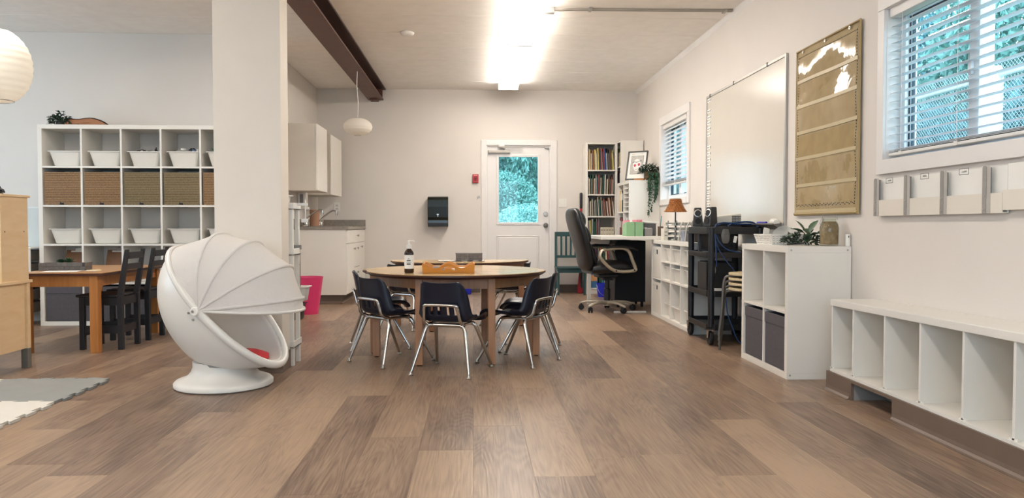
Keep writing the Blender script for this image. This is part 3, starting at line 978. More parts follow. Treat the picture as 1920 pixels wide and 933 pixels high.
obj('body', G().lathe([(0.0, 0), (0.0145, 0), (0.0145, 0.068), (0.013, 0.07), (0, 0.07)], 20), PLAST, cd, smooth=40)
obj('mark', G().box(-0.004, 0.001, -0.0150, -0.0142, 0.05, 0.062), PRINT, cd)

# ---- low bench of cubbies along the right wall
be = thing('cubby_bench', 'long low white bench of open cubbies on a brown plinth along the right wall', 'bench', (1.965, 2.0, 0))
Y0, Y1 = -0.9, 2.17      # local y; far end at world 4.17
def zt_(y): return 0.502 + (2.17 - y) * 0.012
tp = []
Dp = XR - 1.965 - 0.001
th = 0.036
g = G().hexa([(0.018, Y0, zt_(Y0) - th), (Dp, Y0, zt_(Y0) - th), (Dp, Y1, zt_(Y1) - th), (0.018, Y1, zt_(Y1) - th)], [(0.018, Y0, zt_(Y0)), (Dp, Y0, zt_(Y0)), (Dp, Y1, zt_(Y1)), (0.018, Y1, zt_(Y1))])
obj('bench_top', g, WHITE2, be, bevel=0.003)
# plinth with a heating slot
gp = G().box(0, 0.016, Y0, 1.498, 0, 0.105).box(0, 0.016, 1.888, Y1, 0, 0.105).box(0, 0.016, 1.498, 1.888, 0.09, 0.105).box(0.016, Dp, Y1 - 0.016, Y1, 0, 0.105)
obj('plinth', gp, COVE, be)
def cove(y0, y1):
    return G().prism([(0.0, 0.03), (-0.003, 0.014), (-0.012, 0.005), (-0.022, 0.002), (-0.022, 0.0), (0.0, 0.0)], y0, y1, 'y')
obj('cove_base', cove(Y0, 1.49), COVE, be)
obj('cove_base', cove(1.90, Y1 - 0.0), COVE, be)
obj('duct_lining', G().box(0.016, 0.2, 1.888, 1.9, 0, 0.09).box(0.016, 0.2, 1.486, 1.498, 0, 0.09).box(0.19, 0.2, 1.498, 1.888, 0, 0.09), GREYM, be)
obj('cubby_floor', G().box(0.012, Dp, Y0, Y1 - 0.02, 0.105, 0.118), WHITE2, be)
obj('back_panel', G().box(Dp - 0.006, Dp, Y0, Y1, 0.118, 0.47), mat('cream_panel', '#ddd2bd', 0.5, var=0.02), be)
for yw in (4.165, 3.93, 3.622, 3.325, 3.022, 2.725, 2.43, 2.13, 1.83, 1.53, 1.23):
    y = yw - 2.0
    obj('divider', G().box(0.024, Dp - 0.006, y - 0.014, y, 0.118, zt_(y) - th), WHITE2, be, bevel=0.001)
    obj('corner_block', G().box(0.024, 0.034, y - 0.03, y + 0.014, 0.118, 0.125), WHITE2, be)
    if yw < 4.1:
        obj('nail_hole', G().lathe([(0.003, 0), (0.003, 0.001), (0, 0.001)], 10, (0, 0, 0), Matrix.Rotation(R(-90), 4, 'Y')), WHITE, be, loc=(0.018, y - 0.16, zt_(y - 0.16) - 0.014))

# ---- wall file rack under the window
BRK = mat('bracket_grey', '#96928c', 0.5, var=0.08, scale=20)
BRK2 = mat('bracket_pale', '#b3aea6', 0.45, var=0.06, scale=20)
def file_rack(ya, yb, edges, z0, z1, label, marks):
    t = thing('wall_file_rack', label, 'file rack', (XR, yb, z0))
    L_ = ya - yb
    Hh = z1 - z0
    obj('back_panel', G().box(-0.012, -0.004, 0, L_, 0, Hh - 0.004), PAPER, t)
    obj('pocket_front', G().box(-0.034, -0.030, 0, L_, 0, Hh * 0.42).box(-0.030, -0.012, 0, L_, 0, 0.004), mat('ivory_plastic', '#e2dacd', 0.35, var=0.01), t)
    for e in edges:
        y = e - yb
        br = obj('bracket', G().prism([(y - 0.022, 0), (y + 0.003, 0), (y + 0.003, Hh - 0.006), (y - 0.003, Hh + 0.001), (y - 0.016, Hh + 0.001), (y - 0.022, Hh - 0.006)], -0.0375, -0.0345, 'x').box(-0.0345, 0.0, y - 0.022, y - 0.019, 0, Hh - 0.006), BRK, t)
        obj('bracket_flange', G().prism([(y - 0.047, 0), (y - 0.0225, 0), (y - 0.0225, Hh + 0.0), (y - 0.040, Hh + 0.0), (y - 0.047, Hh - 0.008)], -0.0355, -0.0345, 'x'), BRK2, br)
        for zz in (0.018, 0.075):
            obj('screw', G().lathe([(0.0045, 0), (0.004, 0.002), (0, 0.003)], 10, (0, 0, 0), Matrix.Rotation(R(-90), 4, 'Y')), STEEL, br, loc=(-0.0375, y - 0.010, zz))
    for (ym, zm) in marks:
        y = ym - yb
        lc = obj('name_card', G().box(-0.0135, -0.012, y - 0.034, y + 0.034, zm - 0.014 - z0, zm + 0.014 - z0), PAPER, t)
        fg = frame(y - 0.034, y + 0.034, zm - 0.014 - z0, zm + 0.014 - z0, 0.0018, -0.0142, -0.0134)
        fg.v = [(p[1], p[0], p[2]) for p in fg.v]
        obj('card_border', fg, PRINT, lc)
        sg = G()
        rg = random.Random(int(ym * 100))
        for k in range(5):
            yy = y + 0.014 - k * 0.007
            sg.tube([(-0.0138, yy, zm - z0 - 0.004), (-0.0138, yy - 0.002, zm - z0 + rg.uniform(0.001, 0.006)), (-0.0138, yy - 0.005, zm - z0 - 0.003)], 0.0007, 4)
        obj('card_script', sg, PRINT, lc)
    return t
file_rack(4.125, 3.10, (4.122, 3.827, 3.522, 3.22), 0.962, 1.165, 'white wall file rack with grey brackets under the wide window', ((4.01, 1.150), (3.69, 1.153), (3.385, 1.154)))
file_rack(3.098, 2.05, (2.91, 2.6, 2.3), 0.975, 1.172, 'second white wall file rack, cut by the right picture edge', ())

# ---- whiteboard
wb = thing('whiteboard', 'large whiteboard in an aluminium frame on the right wall', 'whiteboard', (XR, 5.38, 0.882))
L_, Hh = 1.87, 1.25
obj('board', G().box(-0.012, -0.002, 0.01, L_ - 0.01, 0.01, Hh - 0.01), mat('gloss_white_enamel', '#d3cdc1', 0.2, var=0.01, spec=0.28), wb)
def rail(y0, y1, z0, z1): return G().box(-0.02, 0, y0, y1, z0, z1)
for (a, b, c, d) in ((0, 0.022, 0, Hh), (L_ - 0.022, L_, 0, Hh), (0.022, L_ - 0.022, 0, 0.022), (0.022, L_ - 0.022, Hh - 0.022, Hh)):
    obj('frame_rail', rail(a, b, c, d), ALU, wb, bevel=0.002)
for yy in (0.35, 1.1, 1.75):
    obj('frame_clip', G().box(-0.023, -0.0, yy - 0.006, yy + 0.006, Hh - 0.024, Hh + 0.004), BLACK, wb)
obj('pen_tray', G().prism([(-0.02, 0.045), (-0.075, 0.038), (-0.08, 0.046), (-0.083, 0.036), (-0.02, 0.0)], 0.05, 1.8, 'y'), mat('tray_grey', '#77746f', 0.4, 0.6), wb)
obj('tray_end', G().loft([((-0.05, 0.06, 0.05), (0.022, 0, 0), (0, 0, 0.02)), ((-0.05, 0.115, 0.055), (0.03, 0, 0), (0, 0, 0.026)), ((-0.05, 0.15, 0.052), (0.02, 0, 0), (0, 0, 0.018))], 16), PLAST, wb, smooth=60)
mk = thing('marker', 'blue marker lying on the whiteboard tray', 'marker', (XR - 0.056, 5.62, 0.931), R(2))
Mt = Matrix.Rotation(R(-90), 4, 'X')
obj('barrel', G().lathe([(0, 0), (0.009, 0.001), (0.009, 0.11), (0, 0.111)], 14, (0, 0, 0), Mt), mat('marker_blue', '#2a2a9c', 0.4), mk, smooth=40)
obj('cap', G().lathe([(0, 0.111), (0.0098, 0.112), (0.0095, 0.16), (0, 0.163)], 14, (0, 0, 0), Mt), mat('marker_blue2', '#3838b4', 0.35), mk, smooth=40)
# schedule magnets down the far edge
zz = [2.085, 1.985, 1.925, 1.875, 1.82, 1.765, 1.645, 1.587, 1.53, 1.474, 1.314, 1.279, 1.245, 1.203, 1.153, 1.103, 1.06]
pm0 = None
for k, z in enumerate(zz):
    lb = 'small printed white magnet on the far edge of the whiteboard, %s from the top' % ORD[k]
    if pm0 is None:
        pm0 = tag(obj('magnet_label', G().box(-0.0015, 0, -0.058, 0.058, -0.017, 0.017), PAPER, None, loc=(XR - 0.0125, 7.17, z)), lb, 'magnet', 'printed magnets on the whiteboard edge')
        pg = G()
        for q in range(4):
            pg.box(-0.0022, -0.0016, 0.045 - q * 0.017 - 0.011, 0.045 - q * 0.017, -0.006 + (q % 2) * 0.002, 0.006 - (q % 3) * 0.003)
        pg.box(-0.0022, -0.0016, -0.05, -0.036, -0.012, 0.012)
        obj('print', pg, PRINT, pm0)
    else:
        dup(pm0, (XR - 0.0125, 7.17, z), 0, lb)

# ---- tan pocket chart
pc = thing('pocket_chart', 'tan hanging pocket chart with clear pockets, right of the whiteboard', 'chart', (XR - 0.006, 4.335, 0.976))
L_, Hh = 0.87, 1.115
def wav(u, v): return -0.007 - 0.004 * math.sin(u * 7 + v * 3) - 0.003 * math.sin(v * 23)
g = G().grid(lambda u, v: (wav(u, v), u * L_, v * Hh), 16, 40)
obj('backing', g, TAN, pc, solid=0.003, smooth=60)
obj('hem', G().tube([(wav(0, 0.5), 0, 0), (wav(0, 0.5), 0, Hh)], 0.006, 6).tube([(wav(1, .5), L_, 0), (wav(1, .5), L_, Hh)], 0.006, 6).tube([(-0.01, 0, Hh), (-0.01, L_, Hh)], 0.006, 6).tube([(-0.012, 0, 0.012), (-0.012, L_, 0.012)], 0.011, 8), mat('tan_hem', '#a48b5a', 0.35, var=0.05), pc, smooth=60)
dash = G()
yy = 0.035
while yy < L_ - 0.035:
    zb = 0.065 + 0.006 * math.sin(yy * 120)
    dash.box(wav(yy / L_, 0.05) - 0.0035, wav(yy / L_, 0.05) - 0.002, yy, yy + 0.011, zb, zb + 0.006)
    dash.box(wav(yy / L_, 0.97) - 0.0035, wav(yy / L_, 0.97) - 0.002, yy, yy + 0.012, Hh - 0.05, Hh - 0.046)
    yy += 0.018
z = 0.07
while z < Hh - 0.05:
    dash.box(wav(0.04, z / Hh) - 0.0035, wav(0.04, z / Hh) - 0.002, 0.032, 0.037, z, z + 0.01)
    dash.box(wav(0.96, z / Hh) - 0.0035, wav(0.96, z / Hh) - 0.002, L_ - 0.037, L_ - 0.032, z, z + 0.01)
    z += 0.018
o = obj('printed_border', dash, PRINT, pc)
o['kind'] = 'stuff'
CLEARV = D.materials.new('clear_vinyl')
CLEARV.use_nodes = True
_n = CLEARV.node_tree
_n.nodes.remove(_n.nodes['Principled BSDF'])
_t = _n.nodes.new('ShaderNodeBsdfTransparent'); _t.inputs['Color'].default_value = (0.97, 0.95, 0.9, 1)
_g = _n.nodes.new('ShaderNodeBsdfGlossy'); _g.inputs['Roughness'].default_value = 0.06
_f = _n.nodes.new('ShaderNodeFresnel'); _f.inputs['IOR'].default_value = 1.55
_tc = _n.nodes.new('ShaderNodeTexCoord'); _nz = _n.nodes.new('ShaderNodeTexNoise'); _nz.inputs['Scale'].default_value = 9
_bp = _n.nodes.new('ShaderNodeBump'); _bp.inputs['Strength'].default_value = 0.08; _bp.inputs['Distance'].default_value = 0.03
_n.links.new(_tc.outputs['Object'], _nz.inputs['Vector']); _n.links.new(_nz.outputs['Fac'], _bp.inputs['Height'])
_n.links.new(_bp.outputs['Normal'], _g.inputs['Normal']); _n.links.new(_bp.outputs['Normal'], _f.inputs['Normal'])
_m = _n.nodes.new('ShaderNodeMixShader')
front_only(_n, _f, _m); _n.links.new(_t.outputs['BSDF'], _m.inputs[1]); _n.links.new(_g.outputs['BSDF'], _m.inputs[2])
_n.links.new(_m.outputs['Shader'], _n.nodes['Material Output'].inputs['Surface'])
MATS['clear_vinyl'] = CLEARV
zp = [0.03, 0.205, 0.385, 0.56, 0.735, 0.905]
for k, z0 in enumerate(zp):
    h = 0.15
    g = G().grid(lambda u, v: (wav(u, (z0 + v * h) / Hh) - 0.004 - 0.010 * v * (0.6 + 0.4 * math.sin(u * 9 + k * 2)), 0.045 + u * (L_ - 0.09), z0 + v * h), 18, 5)
    obj('clear_pocket', g, CLEARV, pc, smooth=60)
TANL = mat('tan_tape', '#bfae88', 0.4, var=0.05)
for k, z0 in enumerate(zp):
    g = G().grid(lambda u, v: (wav(u, z0 / Hh) - 0.0055, 0.02 + u * (L_ - 0.04), z0 - 0.012 + v * 0.022), 18, 2)
    obj('pocket_seam', g, TANL, pc, smooth=60)
for yy in (0.12, 0.44, 0.76):
    obj('grommet', G().lathe([(0.010, 0), (0.010, 0.003), (0.005, 0.003), (0.005, 0)], 14, (0, 0, 0), Matrix.Rotation(R(-90), 4, 'Y')), STEEL, pc, loc=(-0.014, yy, Hh - 0.018))
# ================================================================== stacked stools
STOOLTOP = wood_mat('pale_plywood', '#cbb690', '#d8c6a2', 0.45, (3, 20, 20))
SLEG = mat('grey_steel_leg', '#77736e', 0.35, 0.7)
def stool(name, loc, rz, label, group):
    t = thing(name, label, 'stool', loc, rz, group)
    h = 0.465
    seat = []
    for k in range(24):
        a = 2 * PI * k / 24
        seat.append((0.15 * math.copysign(abs(math.cos(a)) ** 0.8, math.cos(a)), 0.15 * math.copysign(abs(math.sin(a)) ** 0.8, math.sin(a))))
    obj('seat', G().prism(seat, h - 0.018, h), STOOLTOP, t, bevel=0.004)
    for sx in (-1, 1):
        for sy in (-1, 1):
            pts = smoothpath([(sx * 0.03, sy * 0.03, h - 0.028), (sx * 0.10, sy * 0.10, h - 0.028), (sx * 0.135, sy * 0.135, h - 0.06), (sx * 0.145, sy * 0.145, 0.2), (sx * 0.16, sy * 0.16, 0.0)], 4)
            obj('leg', G().tube(pts, 0.010, 8), SLEG, t, smooth=60)
    return t
for k in range(4):
    stool('stool', (1.99, 5.40, 0.0 + 0.036 * k), R(12 + 2 * k), ['lowest steel-legged stool in the stack beside the black cart', 'second stool from the bottom of the stack beside the black cart', 'third stool from the bottom of the stack beside the black cart', 'topmost pale plywood stool of the stack beside the black cart'][k], 'stacked stools')

# ================================================================== black utility cart
ct = thing('utility_cart', 'tall black four-shelf utility cart on casters, loaded with cables', 'cart', (1.775, 5.72, 0))
CW, CD = 0.43, 0.59          # x, y size
zs = [(0.115, 0.16), (0.37, 0.415), (0.665, 0.708), (0.845, 0.90)]
for (z0, z1) in zs:
    ch_ = 0.05
    poly = [(ch_, 0), (CW - ch_, 0), (CW, ch_), (CW, CD - ch_), (CW - ch_, CD), (ch_, CD), (0, CD - ch_), (0, ch_)]
    g = G().prism(poly, z0 + 0.012, z0 + 0.02)
    n = len(poly)
    inn = [(CW / 2 + (p[0] - CW / 2) * 0.955, CD / 2 + (p[1] - CD / 2) * 0.967) for p in poly]
    g.add([(p[0], p[1], z0) for p in poly] + [(p[0], p[1], z1) for p in poly] + [(p[0], p[1], z1) for p in inn] + [(p[0], p[1], z0) for p in inn],
          [(a * n + i, a * n + (i + 1) % n, ((a + 1) % 4) * n + (i + 1) % n, ((a + 1) % 4) * n + i) for a in range(4) for i in range(n)])
    obj('shelf', g, BLACK, ct, bevel=0.003)
for (px, py) in ((0.03, 0.025), (CW - 0.03, 0.025), (0.03, CD - 0.025), (CW - 0.03, CD - 0.025)):
    for (za, zb) in ((0.14, 0.40), (0.40, 0.70), (0.70, 0.89)):
        obj('post', G().lathe([(0.023, za), (0.025, zb)], 16, (px, py, 0)), BLACK, ct, smooth=40)
    c = obj('caster', G().lathe([(0.0, -0.014), (0.048, -0.014), (0.054, -0.007), (0.054, 0.007), (0.048, 0.014), (0, 0.014)], 22, (0, 0, 0), Matrix.Rotation(R(90), 4, 'Y')), BLACKM, ct, smooth=40, loc=(px, py + 0.01, 0.0545))
    obj('fork', G().prism([(-0.012, 0), (0.012, 0), (0.03, 0.065), (-0.03, 0.065)], -0.024, -0.019, 'x').prism([(-0.012, 0), (0.012, 0), (0.03, 0.065), (-0.03, 0.065)], 0.019, 0.024, 'x').box(-0.024, 0.024, -0.03, 0.03, 0.058, 0.066), STEEL, c)
# speakers on the top shelf
SPKG = mat('speaker_grey', '#2a2a2c', 0.5)
def speaker(loc, rz, tilt, label):
    t = thing('speaker', label, 'speaker', loc, rz, 'desktop speakers on the cart')
    M = Matrix.Rotation(-tilt, 4, 'X')
    w, h, d = 0.076, 0.155, 0.09
    g = G()
    g.hexa([(-w * .56, -d / 2, 0), (w * .56, -d / 2, 0), (w * .5, d / 2, 0), (-w * .5, d / 2, 0)], [(-w * .38, -d / 2 + 0.03, h), (w * .38, -d / 2 + 0.03, h), (w * .34, d / 2, h), (-w * .34, d / 2, h)])
    obj('cabinet', g, SPKG, t, bevel=0.007)
    tl = math.atan2(0.03, h)
    Mf = lambda z: Matrix.Translation((0, -d / 2 + 0.03 * z / h - 0.001, z)) @ Matrix.Rotation(R(90) - tl, 4, 'X')
    obj('ring', G().lathe([(0.0225, 0), (0.032, 0), (0.032, 0.004), (0.026, 0.006), (0.0225, 0.002)], 26, (0, 0, 0), Mf(0.108)), mat('silver_ring', '#cfcfcd', 0.25, 0.8), t, smooth=40)
    obj('cone', G().lathe([(0, -0.002), (0.008, 0.003), (0.012, -0.001), (0.0225, 0.004)], 26, (0, 0, 0), Mf(0.108)), BLACK, t, smooth=40)
    obj('port', G().lathe([(0, 0.0005), (0.018, 0.001), (0.022, 0.003), (0.024, 0.001)], 22, (0, 0, 0), Mf(0.045)), BLACKM, t, smooth=40)
    return t
speaker((1.832, 6.20, 0.901), R(-12), 0, 'black speaker with a silver ring, facing the room, on the black cart')
speaker((1.868, 5.98, 0.901), R(-62), 0, 'black speaker turned sideways to the right of the other, on the black cart')
# projector
pj = thing('projector', 'white projector with a slotted grille standing at the wall end of the black cart', 'projector', (1.91, 6.0, 0.901))
obj('riser', G().box(0, 0.21, 0, 0.2, 0.0, 0.025), BLACK, pj)
obj('case', G().hexa([(-0.02, 0, 0.025), (0.215, 0, 0.025), (0.215, 0.22, 0.025), (-0.02, 0.22, 0.025)], [(-0.02, 0, 0.075), (0.215, 0, 0.105), (0.215, 0.22, 0.105), (-0.02, 0.22, 0.075)]), mat('projector_ivory', '#d9d3c6', 0.4), pj, bevel=0.006)
gg = G()
for i in range(6):
    for j in range(4):
        gg.box(0.138 + i * 0.012, 0.147 + i * 0.012, -0.002, 0.0, 0.035 + j * 0.014, 0.044 + j * 0.014)
obj('grille', gg, PRINT, pj)
# cables
CABB = mat('blue_cable', '#22416f', 0.5)
CABK = mat('black_cable', '#111114', 0.5)
ca = thing('cable_bundle', 'tangle of blue network cables draped over the black cart', 'cable', (1.80, 5.74, 0.9))
def cab(name, pts, r, m):
    obj(name, G().tube(smoothpath(pts, 6), r, 7), m, ca, smooth=60)
cab('blue_cable', [(0.04, -0.012, -0.30), (0.03, -0.02, -0.14), (0.03, 0.0, 0.0), (0.10, 0.06, 0.03), (0.2, 0.08, 0.03), (0.31, 0.06, 0.035), (0.36, 0.03, 0.015), (0.36, 0.02, -0.03)], 0.005, CABB)
cab('blue_cable', [(0.16, 0.10, 0.006), (0.2, 0.08, 0.028), (0.28, 0.05, 0.04), (0.345, 0.04, 0.03), (0.385, 0.03, -0.02), (0.39, 0.0, -0.09), (0.33, -0.01, -0.17), (0.23, -0.012, -0.20)], 0.005, CABB)
cab('blue_cable', [(0.05, 0.05, 0.006), (0.13, 0.12, 0.025), (0.24, 0.14, 0.02), (0.35, 0.12, 0.02), (0.40, 0.10, 0.0)], 0.005, CABB)
cab('blue_cable', [(0.37, 0.02, 0.01), (0.375, -0.012, -0.06), (0.39, -0.02, -0.22)], 0.005, CABB)
cab('blue_cable', [(0.03, -0.01, -0.02), (0.05, -0.014, -0.10), (0.12, -0.016, -0.17), (0.25, -0.014, -0.2), (0.36, 0.0, -0.22)], 0.005, CABB)
cab('blue_cable', [(0.03, -0.012, -0.10), (0.06, -0.016, -0.18), (0.13, -0.02, -0.28), (0.175, -0.02, -0.34), (0.18, -0.02, -0.46)], 0.004, CABB)
cab('black_cable', [(0.05, -0.01, -0.04), (0.09, -0.012, -0.13), (0.19, -0.012, -0.17), (0.34, 0.0, -0.21)], 0.0035, CABK)
cab('black_cable', [(0.03, 0.0, -0.17), (0.075, 0.0, -0.215), (0.11, 0.0, -0.18), (0.16, 0.0, -0.15)], 0.003, CABK)
cab('black_cable', [(0.17, 0.02, -0.46), (0.24, 0.04, -0.40), (0.31, 0.02, -0.43), (0.36, 0.01, -0.36), (0.27, 0.0, -0.34)], 0.0035, CABK)
fc = tag(obj('floor_cable', G().tube(smoothpath([(0.115, -0.02, 0.36), (0.12, -0.025, 0.26), (0.16, -0.03, 0.14), (0.21, -0.04, 0.03), (0.30, -0.05, 0.004), (0.40, -0.05, 0.004)], 6), 0.005, 7), CABB, None, smooth=60, loc=(1.80, 5.74, 0.0)), 'blue cable hanging from the third shelf of the black cart to the floor', 'cable')
pb = thing('power_adapter', 'grey translucent adapter on the third shelf of the black cart', 'adapter', (1.985, 5.76, 0.417), R(10))
obj('body', G().box(-0.025, 0.025, -0.02, 0.02, 0, 0.11), mat('adapter_grey', '#b8b4ae', 0.4), pb, bevel=0.008, rot=(0, R(24), 0))
obj('plug', G().box(-0.02, 0.02, -0.016, 0.016, 0.0, 0.035), mat('adapter_clear', '#cfcdc8', 0.3), pb, bevel=0.006, rot=(0, R(24), 0), loc=(0.05, 0, 0.09))
tag(obj('cable_tag', G().box(-0.012, 0.012, -0.001, 0.001, -0.05, 0.0), PAPER, None, loc=(1.985, 5.722, 0.83), rot=(0, R(12), 0)), 'white paper tag hanging in front of the upper gap of the black cart', 'tag')
tag(obj('clear_pouch', G().loft([((0, 0, 0.0), (0.02, 0, 0), (0, 0.006, 0)), ((0, 0, -0.04), (0.036, 0, 0), (0, 0.012, 0)), ((0, 0, -0.09), (0.03, 0, 0), (0, 0.012, 0)), ((0, 0, -0.11), (0.018, 0, 0), (0, 0.005, 0))], 14), mat('clear_pouch', '#6c6a66', 0.25, alpha=0.7), None, smooth=60, loc=(1.905, 5.722, 0.885)), 'small clear pouch clipped to the top shelf of the black cart', 'pouch')
# laptop tray on the second shelf
lp = thing('closed_laptop', 'closed black laptop on the second shelf of the black cart', 'laptop', (1.80, 5.78, 0.686))
obj('base', G().box(0.02, 0.36, 0.02, 0.26, 0.0, 0.014), BLACK, lp, bevel=0.004)
obj('lid', G().box(0.02, 0.36, 0.02, 0.26, 0.015, 0.024), mat('laptop_lid', '#23232a', 0.3), lp, bevel=0.004)
sc_ = thing('monitor', 'dark grey monitor leaning behind the upper gap of the black cart', 'monitor', (1.93, 6.16, 0.70))
obj('screen', G().box(-0.10, 0.2, 0, 0.03, 0.0, 0.15), mat('monitor_grey', '#3c3d42', 0.35), sc_, bevel=0.004)
obj('bezel', G().box(-0.08, 0.18, -0.003, 0.0, 0.02, 0.13), mat('monitor_screen', '#24262b', 0.2), sc_)
# subwoofer
sw = thing('subwoofer', 'black subwoofer cube with a silver handle ring on the third shelf of the black cart', 'speaker', (1.82, 5.83, 0.391))
obj('cabinet', G().box(-0.012, 0.19, 0, 0.24, 0.0, 0.24), BLACKM, sw, bevel=0.008)
obj('front_panel', G().box(-0.026, -0.012, 0.005, 0.235, 0.005, 0.235), BLACK, sw, bevel=0.004)
obj('handle_ring', G().lathe([(0.02, -0.004), (0.028, 0.0), (0.02, 0.004), (0.014, 0.0), (0.02, -0.004)], 22, (0, 0, 0), Matrix.Diagonal((1, 1, 2.0, 1)) @ Matrix.Rotation(R(90), 4, 'X') @ Matrix.Rotation(R(50), 4, 'Y')), STEEL, sw, loc=(0.03, -0.02, 0.18), smooth=50)
wbx = thing('white_router', 'flat white network box on the third shelf of the black cart', 'router', (1.835, 5.765, 0.391))
obj('body', G().box(-0.03, 0.29, 0, 0.06, 0.0, 0.036), PLAST, wbx, bevel=0.004)
obj('slot', G().box(-0.025, -0.005, -0.001, 0.0, 0.012, 0.024), PRINT, wbx)

# ================================================================== four by two cube shelf behind the cart
kB, X, Z, cw, ch, W_, H_ = kallax('cube_shelf', 'long white cube shelf with white drawers under the desk lamp, behind the black cart', 'shelf', (1.825, 7.79, 0), R(-90), 4, 2, depth=0.385, Wd=1.47, Ht=0.767)
DRW = mat('white_drawer', '#ddd8ce', 0.4, var=0.01)
def white_crate(label, i, j):
    t = thing('white_crate', label, 'box', at(kB, X[i] + 0.004, 0.004, Z[j] + 0.001), R(-90), 'tall white crates in the long cube shelf')
    w, h, d = cw - 0.008, ch - 0.03, 0.36
    y0 = 0
    g = G().box(0, w, 0, 0.012, 0, h - 0.075).box(0, w * 0.38, 0, 0.012, h - 0.075, h - 0.03).box(w * 0.62, w, 0, 0.012, h - 0.075, h - 0.03).box(0, w, 0, 0.012, h - 0.03, h)
    g.box(0, 0.012, 0.012, d, 0, h).box(w - 0.012, w, 0.012, d, 0, h).box(0.012, w - 0.012, d - 0.012, d, 0, h).box(0.012, w - 0.012, 0.012, d - 0.012, 0, 0.01)
    obj('body', g, DRW, t, bevel=0.002)
    obj('grip_hole', G().box(w * 0.38, w * 0.62, 0.012, 0.013, h - 0.08, h - 0.025), PRINT, t)
    return t
white_crate('tall white crate with a square grip hole, upper left of the long cube shelf', 0, 1)
white_crate('tall white crate with a square grip hole, lower left of the long cube shelf', 0, 0)
def tub(name, label, cat, loc, rz, w, d, h, taper, m=PLAST, group=None, wall=0.003, rim=0.012):
    t = thing(name, label, cat, loc, rz, group)
    def ring(k, z, o=0.0):
        a = taper * (1 - k)
        r_ = 0.02
        x0, x1, y0, y1 = a - o, w - a + o, a - o, d - a + o
        pts = []
        for (cx, cy, a0) in ((x1 - r_, y0 + r_, -90), (x1 - r_, y1 - r_, 0), (x0 + r_, y1 - r_, 90), (x0 + r_, y0 + r_, 180)):
            for q in range(4):
                an = R(a0 + 30 * q)
                pts.append((cx + r_ * math.cos(an), cy + r_ * math.sin(an), z))
        return pts
    rings = [ring(0, 0.0, -0.006), ring(0.03, 0.008), ring(1, h), ring(1, h, -wall), ring(0.05, 0.012, -wall), ]
    n = len(rings[0])
    g = G()
    g.add([p for r_ in rings for p in r_], [(a * n + i, a * n + (i + 1) % n, (a + 1) * n + (i + 1) % n, (a + 1) * n + i) for a in range(4) for i in range(n)] + [tuple(range(n))[::-1], tuple(4 * n + i for i in range(n))])
    obj('body', g, m, t, smooth=50)
    ro, ri = ring(1, h, rim), ring(1, h, -wall)
    ro2, ri2 = ring(1, h - 0.006, rim), ring(1, h - 0.006, 0)
    g2 = G().add(ro2 + ro + ri + ri2, [(a * n + i, a * n + (i + 1) % n, ((a + 1) % 4) * n + (i + 1) % n, ((a + 1) % 4) * n + i) for a in range(4) for i in range(n)])
    g2.v = [(p[0], p[1], p[2] + 0.001) for p in g2.v]
    obj('rim', g2, m, t, smooth=30)
    return t
# mid shelves and small bins in the other columns
for i in (1, 2, 3):
    obj('insert_shelf', G().box(X[i], X[i] + cw, 0.004, 0.38, Z[1] + ch / 2 - 0.006, Z[1] + ch / 2 + 0.006), WHITE, kB)
cn = {1: 'second', 2: 'third', 3: 'fourth'}
for i in (1, 2, 3):
    for (zb, nm) in ((Z[1] + ch / 2 + 0.007, 'top'), (Z[1] + 0.001, 'second'), (Z[0] + 0.001, 'bottom')):
        tub('storage_bin', 'small white bin in the %s row, %s column of the long cube shelf' % (nm, cn[i]), 'bin', at(kB, X[i] + 0.03 + 0.012 * (i % 2), 0.015 + 0.02 * (i % 2), zb), R(-90), cw - 0.06, 0.34, 0.125, 0.018, PLAST, 'small white bins in the long cube shelf')

# ================================================================== desk
dk = thing('desk', 'white desk top joined to the end of the long cube shelf', 'desk', (1.29, 7.70, 0))
obj('top', G().box(0, XR - 1.29 - 0.002, 0.0, 1.18, 0.768, 0.80), WHITE, dk, bevel=0.002)
obj('apron', G().box(0.02, 0.53, 1.15, 1.17, 0.66, 0.768), WHITE, dk)
obj('foot_bar', G().box(0.17, 0.51, 0.20, 0.225, 0.0, 0.022), mat('pale_steel', '#c9c6c0', 0.35, 0.5), dk, bevel=0.004)
obj('leg', G().box(0.03, 0.07, 1.11, 1.15, 0.0, 0.66), WHITE, dk)
pd = thing('black_pedestal', 'tall black cabinet standing under the white desk behind the office chair', 'cabinet', (1.585, 8.46, 0))
obj('body', G().box(0, 0.33, 0, 0.4, 0.06, 0.74), BLACKM, pd, bevel=0.004)
obj('drawer_front', G().box(-0.012, 0, 0.01, 0.39, 0.40, 0.71), BLACK, pd, bevel=0.003)
obj('drawer_front', G().box(-0.012, 0, 0.01, 0.39, 0.07, 0.39), BLACK, pd, bevel=0.003)
for (px, py) in ((0.03, 0.04), (0.30, 0.04), (0.03, 0.36), (0.30, 0.36)):
    obj('caster', G().lathe([(0, -0.012), (0.026, -0.012), (0.028, 0), (0.026, 0.012), (0, 0.012)], 16, (0, 0, 0), Matrix.Rotation(R(90), 4, 'Y')).box(-0.014, 0.014, -0.014, 0.014, 0.0, 0.034), BLACKM, pd, loc=(px, py, 0.028))

